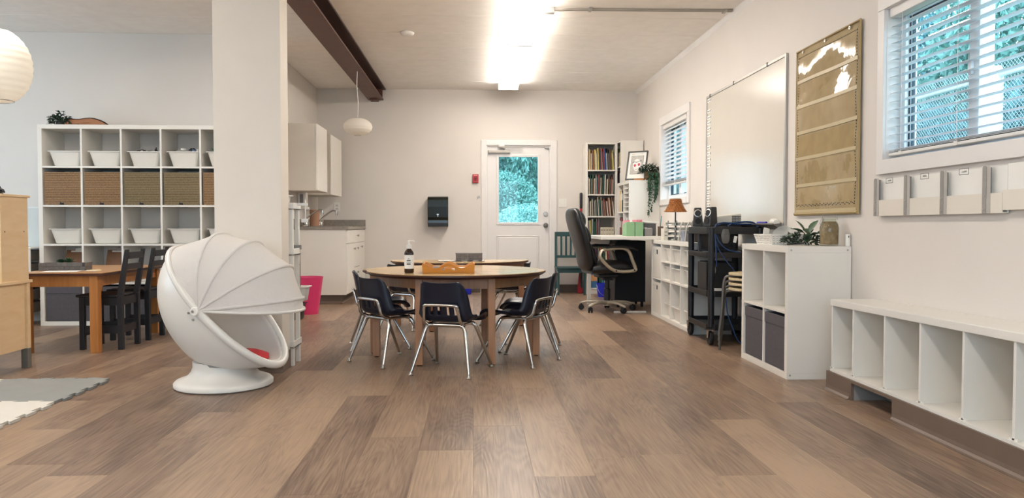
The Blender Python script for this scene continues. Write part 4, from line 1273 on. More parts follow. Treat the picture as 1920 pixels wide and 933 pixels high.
zd = 0.801
def magfile(loc, rz, m, label, fill, fm, group):
    t = thing('magazine_file', label, 'file box', loc, rz, group)
    w, d, h = 0.085, 0.24, 0.155
    g = G().box(0, w, 0, 0.004, 0, h - 0.01).box(0, w, d - 0.004, d, 0, h * 0.7).box(0, w, 0.004, d - 0.004, 0, 0.004)
    g.prism([(0.004, 0.004), (d - 0.004, 0.004), (d - 0.004, h * .7), (0.08, h - 0.01), (0.004, h - 0.01)], 0, 0.004, 'x').prism([(0.004, 0.004), (d - 0.004, 0.004), (d - 0.004, h * .7), (0.08, h - 0.01), (0.004, h - 0.01)], w - 0.004, w, 'x')
    obj('case', g, m, t, bevel=0.001)
    return t
GRN = mat('mint_card', '#83ab80', 0.6)
magfile((1.595, 7.93, zd), R(0), GRN, 'green magazine file on the desk, left one of the pair', 0, None, 'green magazine files')
magfile((1.685, 7.93, zd), R(0), GRN, 'green magazine file on the desk, right one of the pair', 0, None, 'green magazine files')
PNK = mat('pink_floral', '#d8607c', 0.6, var=0.3, scale=45, col2='#e7a3ad')
tag(obj('pink_booklet', G().box(0, 0.03, 0, 0.19, 0, 0.160), PNK, None, bevel=0.002, loc=(1.60, 7.94, zd + 0.006)), 'pink patterned booklet in the left green magazine file', 'booklet')
tag(obj('pink_booklet', G().box(0, 0.066, 0, 0.19, 0, 0.164), PNK, None, bevel=0.002, loc=(1.695, 7.94, zd + 0.006)), 'pink patterned booklet in the right green magazine file', 'booklet')
GB = mat('grey_card', '#8b8986', 0.6)
GB2 = mat('dark_grey_card', '#5d5b5c', 0.6)
b = thing('grey_file_box', 'small grey file box just right of the green magazine files', 'file box', (1.785, 7.95, zd))
obj('case', frame(0, 0.09, 0, 0.08, 0.004, 0, 0.14).box(0, 0.09, 0, 0.004, 0.004, 0.076), GB, b)
obj('papers', G().box(0.01, 0.03, 0.01, 0.13, 0.005, 0.088).box(0.035, 0.08, 0.01, 0.13, 0.005, 0.083), PAPER, b)
b = thing('grey_file_box', 'taller dark grey file box behind the small grey one on the desk', 'file box', (1.82, 8.12, zd))
obj('case', G().box(0, 0.13, 0, 0.15, 0, 0.125), GB2, b, bevel=0.002)
obj('lid', G().box(-0.003, 0.133, -0.003, 0.153, 0.125, 0.135), GB, b, bevel=0.002)
tag(obj('paper_stack', G().box(-0.13, 0.13, -0.1, 0.1, 0, 0.012).box(-0.11, 0.14, -0.09, 0.11, 0.0122, 0.02), PAPER, None, loc=(1.84, 8.2, zd + 0.139), rot=(0, R(4), R(8))), 'sloping stack of papers on the grey file box', 'papers')
tag(obj('pen', G().tube([(0, 0, 0), (0.012, 0, 0.11)], 0.004, 8), mat('pen_teal', '#3f8a92', 0.4), None, loc=(1.972, 8.02, zd + 0.10)), 'teal pen standing by the paper stack on the desk', 'pen')
tag(obj('pen_pot', G().lathe([(0, 0), (0.028, 0), (0.03, 0.1), (0.027, 0.1), (0.025, 0.004), (0, 0.004)], 18), mat('pen_pot_brown', '#5a4a3f', 0.6), None, smooth=40, loc=(1.973, 8.02, zd)), 'dark round pen pot behind the grey trays', 'pot')
# letter trays: four tiers
TRAY = mat('smoked_tray', '#959692', 0.3, var=0.04)
t0 = thing('letter_tray', 'bottom grey letter tray in the stack under the wicker lamp', 'tray', (1.90, 7.26, 0.768), R(-90 + 4))
def tray_geo():
    w, d, h = 0.26, 0.30, 0.028
    return G().box(0, w, 0, d, 0, 0.003).box(0, 0.003, 0, d, 0.003, h).box(w - 0.003, w, 0, d, 0.003, h).box(0, w, d - 0.003, d, 0.003, h).box(0, w * 0.3, 0, 0.003, 0.003, h * .6).box(w * .7, w, 0, 0.003, 0.003, h * .6)
t0.location = (1.89, 7.50, 0.768)
obj('tray', tray_geo(), TRAY, t0)
obj('paper_sheets', G().box(0.02, 0.24, 0.02, 0.28, 0.0035, 0.013), PAPER, t0)
obj('riser', G().box(0, 0.008, 0.02, 0.03, 0.003, 0.047).box(0.252, 0.26, 0.02, 0.03, 0.003, 0.047).box(0, 0.008, 0.27, 0.28, 0.003, 0.047).box(0.252, 0.26, 0.27, 0.28, 0.003, 0.047), TRAY, t0)
for k in range(1, 4):
    dup(t0, (1.89 + 0.002 * k, 7.50, 0.768 + 0.0475 * k), R(-86), ['', 'second grey letter tray from the bottom of the stack under the wicker lamp', 'third grey letter tray from the bottom of the stack under the wicker lamp', 'top grey letter tray of the stack under the wicker lamp'][k])
bx = thing('card_box', 'cream card box at the room side of the grey letter trays', 'box', (1.845, 7.36, 0.768))
obj('case', G().box(0, 0.04, 0, 0.12, 0, 0.115), mat('cream_card', '#d9d4c6', 0.6), bx, bevel=0.001)
obj('slot', G().box(0.008, 0.032, -0.001, 0, 0.04, 0.05).box(0.008, 0.032, -0.001, 0, 0.075, 0.085), GB, bx)
pc2 = thing('patterned_cup', 'grey and white streaked pencil cup beside the black cart post', 'cup', (1.90, 6.83, 0.768))
obj('cup', G().lathe([(0, 0), (0.034, 0), (0.036, 0.095), (0.032, 0.095), (0.03, 0.004), (0, 0.004)], 22), mat('streaked_cup', '#bdbdc2', 0.4, var=0.4, scale=10, stretch=(10, 10, 1), col2='#6d7284'), pc2, smooth=40)
ARC = mat('pale_steel_wire', '#bcbab2', 0.35, 0.4)
for k, (yy, lb) in enumerate(((7.02, 'farther arched pale steel book support beside the letter trays'), (6.80, 'nearer arched pale steel book support behind the cart post'))):
    a = thing('book_support', lb, 'bookend', (1.935, yy, 0.768), R(20))
    pts = [(-0.045, 0, 0.0), (-0.035, 0, 0.08), (-0.018, 0, 0.15), (0.0, 0, 0.17), (0.02, 0, 0.15), (0.045, 0, 0.07), (0.06, 0, 0.0)]
    obj('arch', G().tube(smoothpath(pts, 5), 0.006, 8), ARC, a, smooth=60)
    obj('foot', G().box(-0.05, 0.065, -0.03, 0.03, 0, 0.003), ARC, a)
db = thing('dark_box', 'low dark box on the long cube shelf behind the black cart posts', 'box', (1.90, 6.52, 0.768))
obj('case', G().box(0, 0.2, 0, 0.2, 0, 0.085), mat('dark_grey_box', '#3d3a39', 0.6), db, bevel=0.003)
obj('lid', G().box(-0.003, 0.203, -0.003, 0.203, 0.07, 0.09), mat('dark_grey_lid', '#4a4644', 0.6), db, bevel=0.003)
# lamp with wicker shade
lm = thing('table_lamp', 'table lamp with an orange wicker bell shade under the small window', 'lamp', (2.02, 7.60, 0.768))
obj('base', G().lathe([(0, 0), (0.055, 0), (0.055, 0.008), (0.02, 0.018), (0.008, 0.03), (0, 0.03)], 24), BLACK, lm, smooth=40)
obj('stem', G().lathe([(0.007, 0.03), (0.007, 0.30), (0, 0.30)], 12), BLACK, lm, smooth=40)
sp = G()
prof = []
for k in range(15):
    u = k / 14
    prof.append((0.108 - 0.055 * (1 - (1 - u) ** 1.8), 0.278 + 0.128 * u))
sh = obj('shade', G().lathe(prof, 40), WICKER, lm, smooth=60, solid=0.004)
for k in range(12):
    u = (k + 0.5) / 12
    r = 0.109 - 0.055 * (1 - (1 - u) ** 1.8)
    z = 0.279 + 0.126 * u
    pts = [((r + 0.003 + 0.0022 * (1 if (q + k) % 2 else -1)) * math.cos(2 * PI * q / 28), (r + 0.003 + 0.0022 * (1 if (q + k) % 2 else -1)) * math.sin(2 * PI * q / 28), z) for q in range(28)]
    sp.tube(pts, 0.0042, 5, closed=True)
obj('wicker_strand', sp, WICKER, sh, smooth=60)['kind'] = 'stuff'
obj('top_ring', G().tube([(0.052 * math.cos(2 * PI * q / 20), 0.052 * math.sin(2 * PI * q / 20), 0.407) for q in range(20)], 0.003, 6, closed=True), BLACK, lm)
# ================================================================== tall cube shelf and bookcases in the corner
kC, X, Z, cw, ch, W_, H_ = kallax('cube_shelf', 'tall white cube shelf in the corner with the framed picture and trailing plant on top', 'shelf', (1.862, 9.875, 0), R(-90), 2, 4, depth=0.37, Wd=0.77, Ht=1.452)
obj('back_panel', G().box(0.03, W_ - 0.03, 0.362, 0.366, 0.03, H_ - 0.03), WHITE, kC)
for (zi) in (3,):
    for k in range(1, 6):
        obj('insert_shelf', G().box(X[1], X[1] + cw, 0.004, 0.35, Z[zi] + k * ch / 6 - 0.004, Z[zi] + k * ch / 6 + 0.004), WHITE, kC)
BINC = [('yellow', '#d6a72c'), ('black', '#1c1c1f'), ('red', '#b8333a'), ('white', '#dcdad4'), ('pale blue', '#b7c6d3'), ('grey', '#8a8a8c')]
def binder(k, i, j, x, w, h, nm, hexc):
    t = thing('binder', '%s binder, %s column, %s row of the tall corner cube shelf' % (nm, ['left', 'right'][i], ['bottom', 'second from bottom', 'second from top', 'top'][j]), 'binder', at(kC, X[i] + x, 0.02, Z[j] + 0.001), R(-90), 'binders in the corner cube shelf')
    obj('cover', G().box(0, w, 0, 0.26, 0, h), mat('binder_' + nm.replace(' ', '_'), hexc, 0.5), t, bevel=0.002)
    obj('spine_label', G().box(w * 0.2, w * 0.8, -0.001, 0, h * 0.55, h * 0.85), PAPER, t)
    return t
binder(0, 0, 3, 0.03, 0.05, 0.27, 'yellow', '#d6a72c')
binder(1, 0, 3, 0.10, 0.05, 0.26, 'white', '#dcdad4')
binder(2, 0, 3, 0.17, 0.06, 0.27, 'black', '#1c1c1f')
binder(3, 0, 2, 0.03, 0.06, 0.28, 'dark grey', '#39383c')
binder(4, 0, 2, 0.10, 0.04, 0.27, 'red', '#b8333a')
binder(5, 0, 2, 0.18, 0.06, 0.27, 'black', '#1c1c1f')
binder(6, 1, 2, 0.02, 0.05, 0.26, 'pale grey', '#b6b7b8')
binder(7, 1, 2, 0.09, 0.05, 0.27, 'white', '#dcdad4')
binder(8, 1, 2, 0.16, 0.05, 0.26, 'pale green', '#a9c4b4')
binder(9, 1, 2, 0.23, 0.05, 0.27, 'pale blue', '#b7c6d3')

def bookcase(label, loc, rz, w, d, h, shelves):
    t = thing('bookcase', label, 'bookcase', loc, rz, None)
    s = 0.03
    obj('side_panel', G().box(0, s, 0, d, 0, h), WHITE, t, bevel=0.0015)
    obj('side_panel', G().box(w - s, w, 0, d, 0, h), WHITE, t, bevel=0.0015)
    obj('top_panel', G().box(s, w - s, 0, d, h - 0.018, h), WHITE, t)
    obj('back_panel', G().box(s, w - s, d - 0.006, d, 0.06, h - 0.018), mat('bookcase_back', '#a79c8f', 0.6), t)
    obj('kick', G().box(s, w - s, 0.02, 0.035, 0, 0.06), WHITE, t)
    for z in shelves:
        obj('shelf', G().box(s, w - s, 0.004, d - 0.006, z - 0.018, z), WHITE, t, bevel=0.001)
    return t
b1z = [0.08, 0.42, 0.732, 1.036, 1.325, 1.648]
BC = bookcase('tall narrow white bookcase full of thin picture books against the back wall', (1.49, 10.15, 0), 0, 0.425, 0.29, 2.005, b1z)
BC2 = bookcase('tall white bookcase turned sideways in the corner behind the tall cube shelf', (1.925, 10.43, 0), R(-90), 0.45, 0.30, 2.02, [0.08, 0.42, 0.732, 1.036, 1.40, 1.69])

CN = [('mustard', '#b98a2e'), ('red', '#9e2f35'), ('brown', '#5b4537'), ('cream', '#cdc2a8'), ('dark green', '#2d5545'), ('blue', '#2f5d97'), ('grey', '#77726d'), ('white', '#d3cdc2'), ('teal', '#3f7a76'), ('orange', '#b8662f'), ('plum', '#4d3347'), ('olive', '#77753e'), ('black', '#26242a'), ('pale yellow', '#cdb96a'), ('rust', '#8b4a36'), ('sky blue', '#6f97ae')]
PAL = {0: [0, 3, 0, 7, 2, 9, 6, 13, 3, 7, 13, 2, 4, 1, 3, 10, 1, 5, 5, 7, 12, 6, 2, 14, 11, 13, 6, 13],
       1: [7, 3, 4, 6, 4, 9, 7, 6, 3, 8, 1, 6, 3, 2, 4, 4, 7, 6, 3, 6, 2, 6, 14, 3, 6, 2],
       2: [7, 2, 3, 6, 3, 12, 7, 6, 4, 3, 8, 12, 3, 6, 14, 3, 14, 7, 14, 3, 14, 2, 14, 3],
       3: [6, 3, 13, 11, 7, 4, 4, 4, 6, 1, 6, 10]}
BKW = [0.009, 0.012, 0.015]
bkm = {}
def bookmesh(wi):
    if wi not in bkm:
        w = BKW[wi]
        bkm[wi] = (mesh('cover', G().box(0, w, 0, 0.0022, 0, 1).box(0, 0.0018, 0.0022, 1, 0, 1).box(w - 0.0018, w, 0.0022, 1, 0, 1), None), mesh('pages', G().box(0.0018, w - 0.0018, 0.0022, 0.97, 0.015, 0.985), PAPER))
    return bkm[wi]
bookc = {}
def book(xw, y, z, w, h, d, lean, nm, hexc, label, group, rz=0.0):
    key = (round(w, 4), nm)
    if key not in bookc:
        m = mat('book_' + nm.replace(' ', '_'), hexc, 0.5, var=0.2, scale=30)
        bookc[key] = mesh('book', G().box(0, w, 0, 0.003, 0, 1).box(0, 0.002, 0.003, 1, 0, 1).box(w - 0.002, w, 0.003, 1, 0, 1), m)
        bookc[(key, 'p')] = mesh('pages', G().box(0.002, w - 0.002, 0.003, 0.97, 0.015, 0.985), PAPER)
    o = D.objects.new('picture_book', bookc[key]); COL.objects.link(o)
    o.location = (xw, y, z)
    o.scale = (1, d, h)
    o.rotation_euler = (0, lean, rz)
    tag(o, label, 'book', group)
    p = D.objects.new('pages', bookc[(key, 'p')]); COL.objects.link(p)
    p.parent = o
    return o
rows = [(5, 0, 'top', 0.265), (4, 1, 'second', 0.245), (3, 2, 'third', 0.235), (2, 3, 'fourth', 0.25)]
rg = random.Random(11)
for (si, pi, nm, hh) in rows:
    pal = PAL[pi]
    n = len(pal)
    xspan = 0.365 if pi < 3 else 0.17
    step = xspan / n
    lean_row = {0: -0.06, 1: 0.04, 2: -0.09, 3: 0.0}[pi]
    for k in range(n):
        cnm, hx = CN[pal[k]]
        h = hh * rg.uniform(0.8, 1.08)
        if pi == 0 and k in (16, 17): h = 0.285
        ln = lean_row * (0.3 + 0.9 * k / n) + rg.uniform(-0.015, 0.015)
        w = BKW[rg.randrange(3)] * 0.78
        x = 1.49 + 0.032 + k * step + (0.0 if ln > 0 else 0.004)
        if ln < 0: x += -math.sin(ln) * h * 0.35
        x = min(x, 1.49 + 0.39 - max(0.0, math.sin(max(ln, 0)) * h) - w)
        x = max(x, 1.49 + 0.031 + max(0.0, -math.sin(min(ln, 0)) * h))
        book(x, 10.165 + rg.uniform(0, 0.02), b1z[si] + 0.001, w, h, 0.22, ln, cnm, hx,
             'thin %s picture book, %s from left, %s shelf of narrow bookcase' % (cnm, ORD[k], nm), 'picture books on the %s shelf of the narrow bookcase' % nm)
# boxed cream set on the fourth shelf
for k in range(5):
    o = tag(obj('boxed_book', G().box(0, 0.034, 0, 0.2, 0, 0.155), mat('cream_spine', '#cfc7b4', 0.6, var=0.03), None, bevel=0.002, loc=(1.49 + 0.205 + k * 0.0362, 10.17, b1z[2] + 0.001)),
            'cream upright book of the matching set on the fourth shelf, %s from the left' % ORD[k], 'book', 'matching cream books on the fourth shelf')
    obj('spine_print', G().box(0.006, 0.028, -0.0008, 0, 0.035, 0.05).box(0.006, 0.028, -0.0008, 0, 0.06, 0.066).box(0.006, 0.028, -0.0008, 0, 0.11, 0.125), mat('tan_print', '#8f8464', 0.6), o)
# books low down behind the office chair
for k in range(9):
    cnm, hx = CN[[1, 3, 10, 6, 9, 4, 3, 1, 2][k]]
    book(1.56 + k * 0.034, 10.165, b1z[1] + 0.001, 0.02, rg.uniform(0.2, 0.27), 0.22, rg.uniform(-0.06, 0.0), cnm, hx, '%s book, %s from the left on the fifth shelf of the narrow bookcase' % (cnm, ORD[k]), 'books on the fifth shelf of the narrow bookcase')
pbk = tag(obj('cover_book', G().box(0, 0.13, 0, 0.012, 0, 0.25), mat('blue_cover', '#3c6e9a', 0.5, var=0.3, scale=10), None, bevel=0.001, loc=(1.53, 10.17, b1z[0] + 0.001)), 'blue book facing out on the lowest shelf of the narrow bookcase', 'book')
obj('cover_panel', G().box(0.01, 0.12, -0.001, 0, 0.09, 0.17), mat('cover_orange', '#c9925f', 0.5), pbk)
for k in range(6):
    cnm, hx = CN[[4, 8, 15, 12, 6, 3][k]]
    book(1.68 + k * 0.03, 10.165, b1z[0] + 0.001, 0.02, rg.uniform(0.22, 0.28), 0.22, 0, cnm, hx, '%s book, %s in the row on the lowest shelf of the narrow bookcase' % (cnm, ORD[k]), 'books on the lowest shelf of the narrow bookcase')
# side bookcase: a few books facing the room
for (zi, cols_) in ((5, [(0.05, 4), (0.075, 3), (0.10, 12), (0.14, 11), (0.18, 7), (0.24, 3), (0.31, 13), (0.37, 7)]), (4, [(0.05, 2), (0.08, 6), (0.11, 14), (0.15, 12), (0.2, 10), (0.26, 12), (0.32, 7), (0.38, 7)])):
    for k, (xx, ci) in enumerate(cols_):
        cnm, hx = CN[ci]
        p = at(BC2, xx - 0.01, 0.015, [0.08, 0.42, 0.732, 1.036, 1.40, 1.69][zi] + 0.001)
        book(p[0], p[1], p[2], 0.02, rg.uniform(0.18, 0.25), 0.22, 0, cnm, hx, '%s book, %s from the far end on the %s shelf of the sideways bookcase' % (cnm, ORD[k], 'top' if zi == 5 else 'second'), 'books in the sideways bookcase', R(-90))

# ---- framed drawing leaning on the tall cube shelf
fr_ = thing('framed_picture', 'black framed ink drawing with two red patches, leaning on the tall cube shelf', 'picture', (1.862, 9.36, 1.464), R(-35))
Mt = Matrix.Rotation(R(-16), 4, 'X')
def tilt(g):
    g.v = [tuple(Mt @ Vector(p)) for p in g.v]
    return g
FW, FH = 0.26, 0.37
obj('frame', tilt(frame(0, FW, 0, FH, 0.016, -0.012, 0.008)), mat('black_frame', '#15130f', 0.35), fr_, bevel=0.002)
obj('mount', tilt(G().box(0.014, FW - 0.014, -0.002, 0.004, 0.014, FH - 0.014)), PAPER, fr_)
art = tilt(frame(0.05, FW - 0.05, 0.075, FH - 0.06, 0.003, -0.004, -0.0025))
obj('ink_border', art, PRINT, fr_)
obj('paper_panel', tilt(G().box(0.055, FW - 0.055, -0.003, -0.0022, 0.08, FH - 0.065)), mat('grey_wash', '#b9b5ae', 0.8, var=0.2, scale=60), fr_)
face = [(0.13 + 0.05 * math.cos(a) * (1 - 0.25 * max(0, -math.sin(a))), 0.19 + 0.08 * math.sin(a)) for a in [2 * PI * k / 20 for k in range(20)]]
obj('pale_shape', tilt(G().prism(face, -0.0042, -0.0031, 'y')), PAPER, fr_)
for cx, cz in ((0.107, 0.185), (0.158, 0.195)):
    obj('red_patch', tilt(G().prism([(cx + 0.014 * math.cos(2 * PI * k / 14) * (1 + 0.15 * (k % 2)), cz + 0.018 * math.sin(2 * PI * k / 14)) for k in range(14)], -0.0052, -0.0043, 'y')), mat('red_ink', '#c43a55', 0.7), fr_)
obj('ink_line', tilt(G().tube([(0.07, -0.0045, 0.222), (0.1, -0.0045, 0.232), (0.125, -0.0045, 0.224), (0.155, -0.0045, 0.238), (0.19, -0.0045, 0.244)], 0.003, 5).tube([(0.11, -0.0045, 0.14), (0.13, -0.0045, 0.13), (0.145, -0.0045, 0.143)], 0.0018, 5).tube([(0.055, -0.0035, 0.33), (0.1, -0.0035, 0.333), (0.2, -0.0035, 0.33)], 0.0015, 4)), PRINT, fr_)
# wooden stand block under it
tag(obj('wooden_easel_foot', G().box(-0.06, 0.06, -0.03, 0.03, 0, 0.02).box(-0.05, -0.03, -0.04, 0.04, 0, 0.012).box(0.03, 0.05, -0.04, 0.04, 0, 0.012), LLEG, None, loc=(1.99, 9.15, 1.4525), rot=(0, 0, R(-20))), 'small wooden picture foot between the framed drawing and the basket plant', 'stand')

# ---- trailing plant in a wicker basket
tp_ = thing('trailing_plant', 'trailing leafy plant in a brown wicker basket on the tall cube shelf', 'plant', (2.135, 9.16, 1.453))
obj('basket', G().lathe([(0, 0.0), (0.062, 0.0), (0.078, 0.06), (0.082, 0.10), (0.076, 0.10), (0.07, 0.06), (0.055, 0.01), (0, 0.01)], 26), BASKET, tp_, smooth=50)
rg = random.Random(5)
o = obj('foliage', sprig(rg, 330, 0.115, 0.08, 0.085, 0.205, 0.022, 0.045, 0.26), LEAFD, tp_, flat=True)
o.location = (-0.022, 0, 0)
o['kind'] = 'stuff'
vg, sg = G(), G()
for k in range(9):
    x0 = rg.uniform(-0.08, 0.05); y0 = -0.085
    ln = [0.42, 0.36, 0.25, 0.3, 0.2, 0.16, 0.40, 0.22, 0.12][k]
    x0 = [-0.02, 0.0, 0.03, -0.03, 0.05, 0.06, -0.035, 0.04, -0.05][k]
    pts = [(x0, -0.05, 0.10), (x0, -0.105, 0.08), (x0 - 0.005, -0.112, 0.0), (x0 - 0.02 * ln, -0.105, -ln * 0.4), (x0 - 0.05 * ln, -0.098, -ln)]
    sp_ = smoothpath(pts, 8)
    sg.tube(sp_, 0.0012, 4)
    for q, p in enumerate(sp_[6:]):
        for s in range(2):
            l = rg.uniform(0.022, 0.036)
            lg = leaf_geo(l, 0.3 * l, 0.4, 2)
            M = Matrix.Translation(p) @ Matrix.Rotation(rg.uniform(0, 6.28), 4, 'Z') @ Matrix.Rotation(rg.uniform(0.2, 1.2), 4, 'Y')
            vg.add([M @ Vector(v) for v in lg.v], lg.f)
o = obj('hanging_leaves', vg, LEAF, tp_, flat=True); o['kind'] = 'stuff'
o = obj('vine', sg, LEAFD, tp_); o['kind'] = 'stuff'

# ================================================================== office chair
oc = thing('office_chair', 'black leather office chair with beige looped armrests at the white desk', 'chair', (1.425, 8.12, 0), R(-90 + 8))
# local: faces +y, x right.  rotated so that +y points along world +x
SILV = mat('beige_metal', '#b3a996', 0.35, 0.35, var=0.03)
def pad(secs, n=22, e=3.0): return G().loft(secs, n, e)
secs = []
bp = [(-0.215, 0.43, 0.19, 0.050), (-0.245, 0.52, 0.225, 0.055), (-0.25, 0.60, 0.235, 0.05), (-0.275, 0.68, 0.24, 0.055), (-0.305, 0.78, 0.245, 0.05), (-0.335, 0.88, 0.245, 0.055), (-0.36, 0.96, 0.24, 0.052), (-0.378, 1.03, 0.22, 0.05), (-0.385, 1.075, 0.18, 0.04), (-0.388, 1.092, 0.12, 0.018)]
for (y, z, hw, ht) in bp:
    secs.append(((0, y, z), (hw, 0, 0), (0, ht, ht * 0.25)))
obj('backrest', pad(secs), LEATHER, oc, smooth=60, sub=1)
# raised cushions on the front of the back
for (z0, z1, yo, hw) in ((0.50, 0.72, -0.205, 0.19), (0.74, 0.90, -0.265, 0.195), (0.91, 1.06, -0.32, 0.19)):
    sl = (-0.11) / 0.38
    ss = []
    for k in range(7):
        u = k / 6
        bul = math.sin(PI * (0.06 + 0.88 * u)) ** 0.6
        ss.append(((0, yo + sl * (z1 - z0) * (u - 0.5) + 0.0, z0 + (z1 - z0) * u), (hw * (0.85 + 0.15 * bul), 0, 0), (0, 0.05 * bul, 0.0)))
    obj('back_cushion', pad(ss, 20, 2.6), LEATHER, oc, smooth=60)
ss = [((0, -0.22, 0.455), (0.22, 0, 0), (0, 0.01, 0.05)), ((0, -0.12, 0.465), (0.245, 0, 0), (0, 0, 0.065)), ((0, 0.05, 0.475), (0.25, 0, 0), (0, 0, 0.07)), ((0, 0.17, 0.475), (0.245, 0, 0), (0, -0.01, 0.062)), ((0, 0.225, 0.455), (0.23, 0, 0), (0, -0.02, 0.045)), ((0, 0.24, 0.44), (0.2, 0, 0), (0, -0.01, 0.015))]
obj('seat', pad(ss, 24, 3.4), LEATHER, oc, smooth=60)
obj('mechanism', G().box(-0.09, 0.09, -0.12, 0.1, 0.36, 0.40).box(-0.05, 0.05, -0.06, 0.06, 0.33, 0.36), BLACK, oc, bevel=0.01)
obj('tilt_lever', G().tube([(0.05, 0, 0.37), (0.22, 0.02, 0.36)], 0.006, 8), BLACK, oc)
obj('gas_column', G().lathe([(0.034, 0.075), (0.034, 0.24), (0.025, 0.245), (0.025, 0.35)], 18), BLACK, oc, smooth=40)
for s in (-1, 1):
    loop = [(s * 0.285, -0.135, 0.655), (s * 0.29, -0.165, 0.62), (s * 0.29, -0.155, 0.57), (s * 0.285, -0.08, 0.49), (s * 0.28, 0.0, 0.445), (s * 0.28, 0.10, 0.435), (s * 0.28, 0.205, 0.445), (s * 0.282, 0.215, 0.47), (s * 0.287, 0.18, 0.55), (s * 0.29, 0.145, 0.635), (s * 0.29, 0.08, 0.675), (s * 0.29, -0.03, 0.675)]
    sp_ = smoothpath(loop, 5, True)
    g = G()
    P = sp_
    n = len(P)
    c = Vector((s * 0.286, 0.03, 0.56))
    sec = []
    vs = []
    m_ = 8
    for i in range(n):
        t_ = (P[(i + 1) % n] - P[i - 1]).normalized()
        a = Vector((1, 0, 0)); b = t_.cross(a)
        for k in range(m_):
            an = 2 * PI * k / m_
            vs.append(P[i] + a * 0.028 * math.cos(an) + b * 0.018 * math.sin(an))
    g.add(vs, [(i * m_ + k, i * m_ + (k + 1) % m_, ((i + 1) % n) * m_ + (k + 1) % m_, ((i + 1) % n) * m_ + k) for i in range(n) for k in range(m_)])
    ar = obj('armrest', g, SILV, oc, smooth=60)
    obj('arm_pad', pad([((s * 0.29, -0.11, 0.685), (0.025, 0, 0), (0, 0, 0.012)), ((s * 0.29, -0.04, 0.695), (0.032, 0, 0), (0, 0, 0.017)), ((s * 0.29, 0.1, 0.69), (0.033, 0, 0), (0, 0, 0.016)), ((s * 0.29, 0.19, 0.672), (0.028, 0, 0), (0, 0, 0.012)), ((s * 0.29, 0.235, 0.655), (0.016, 0, 0), (0, 0, 0.006))], 14), LEATHER, ar, smooth=60)
    for (yy, z_) in ((-0.15, 0.60), (-0.145, 0.645), (0.0, 0.446), (0.195, 0.45)):
        obj('screw_cap', G().lathe([(0.009, 0), (0.008, 0.003), (0, 0.004)], 12, (0, 0, 0), Matrix.Rotation(R(90 * s), 4, 'Y')), BLACK, ar, loc=(s * 0.312, yy, z_))
obj('hub', G().lathe([(0.0, 0.055), (0.045, 0.06), (0.045, 0.105), (0.034, 0.115), (0, 0.115)], 20), SILV, oc, smooth=40)
for k in range(5):
    a = R(18 + 72 * k)
    ca, sa = math.cos(a), math.sin(a)
    prp = Vector((-sa, ca, 0))
    ss = []
    for (r, z, w, h) in ((0.03, 0.088, 0.030, 0.022), (0.12, 0.10, 0.026, 0.016), (0.22, 0.094, 0.024, 0.012), (0.285, 0.08, 0.022, 0.010), (0.31, 0.072, 0.014, 0.007)):
        ss.append(((ca * r, sa * r, z), prp * w, (0, 0, h)))
    arm = obj('base_arm', pad(ss, 14), SILV, oc, smooth=60)
    Mc = Matrix.Translation((ca * 0.29, sa * 0.29, 0.0)) @ Matrix.Rotation(a + 0.6 * k, 4, 'Z')
    g = G()
    for sd in (-1, 1):
        g.lathe([(0, 0), (0.026, 0.0), (0.029, 0.006), (0.026, 0.014), (0, 0.014)], 18, (0, 0, 0), Mc @ Matrix.Translation((sd * 0.008 - (0.014 if sd < 0 else 0), 0, 0.030)) @ Matrix.Rotation(R(90), 4, 'Y'))
    g.cbox((0, 0, 0.045), (0.03, 0.04, 0.03), Mc).cbox((0, 0, 0.062), (0.012, 0.012, 0.02), Mc)
    obj('caster', g, BLACKM, arm, smooth=40)

# ================================================================== green chair, broom, buckets, back wall fittings
gc = thing('wooden_chair', 'dark teal wooden chair with a slatted back beside the door', 'chair', (1.10, 9.99, 0))
w = 0.375
for (px, py, h, nm) in ((0.0, 0, 0.345, 'leg'), (w - 0.028, 0, 0.345, 'leg'), (0, 0.31, 0.825, 'back_leg'), (w - 0.028, 0.31, 0.825, 'back_leg')):
    obj(nm, G().hexa([(px, py, 0), (px + 0.028, py, 0), (px + 0.028, py + 0.03, 0), (px, py + 0.03, 0)], [(px, py + (0.02 if h > .5 else 0), h), (px + 0.028, py + (0.02 if h > .5 else 0), h), (px + 0.028, py + (0.05 if h > .5 else 0.03), h), (px, py + (0.05 if h > .5 else 0.03), h)]), TEAL, gc, bevel=0.002)
obj('seat', G().box(-0.012, w + 0.012, -0.02, 0.31, 0.345, 0.365), TEAL, gc, bevel=0.004)
obj('apron', G().box(0.028, w - 0.028, 0.006, 0.022, 0.29, 0.345), TEAL, gc)
obj('side_rail', G().box(0.006, 0.022, 0.03, 0.31, 0.29, 0.345), TEAL, gc)
obj('side_rail', G().box(w - 0.022, w - 0.006, 0.03, 0.31, 0.29, 0.345), TEAL, gc)
obj('top_rail', G().box(0.028, w - 0.028, 0.328, 0.346, 0.765, 0.825), TEAL, gc, bevel=0.002)
obj('lower_rail', G().box(0.028, w - 0.028, 0.322, 0.34, 0.475, 0.51), TEAL, gc, bevel=0.002)
for k in range(4):
    x0 = 0.075 + k * 0.064
    obj('back_slat', G().box(x0, x0 + 0.026, 0.326, 0.338, 0.51, 0.765), TEAL, gc)
br = thing('broom', 'red-handled broom with a black grip leaning beside the narrow bookcase', 'broom', (1.458, 10.345, 0))
obj('handle', G().lathe([(0.016, 0.30), (0.016, 1.14), (0, 1.14)], 14), REDP, br, smooth=40)
obj('grip', G().lathe([(0.019, 1.14), (0.02, 1.34), (0.012, 1.352), (0, 1.355)], 14), BLACK, br, smooth=40)
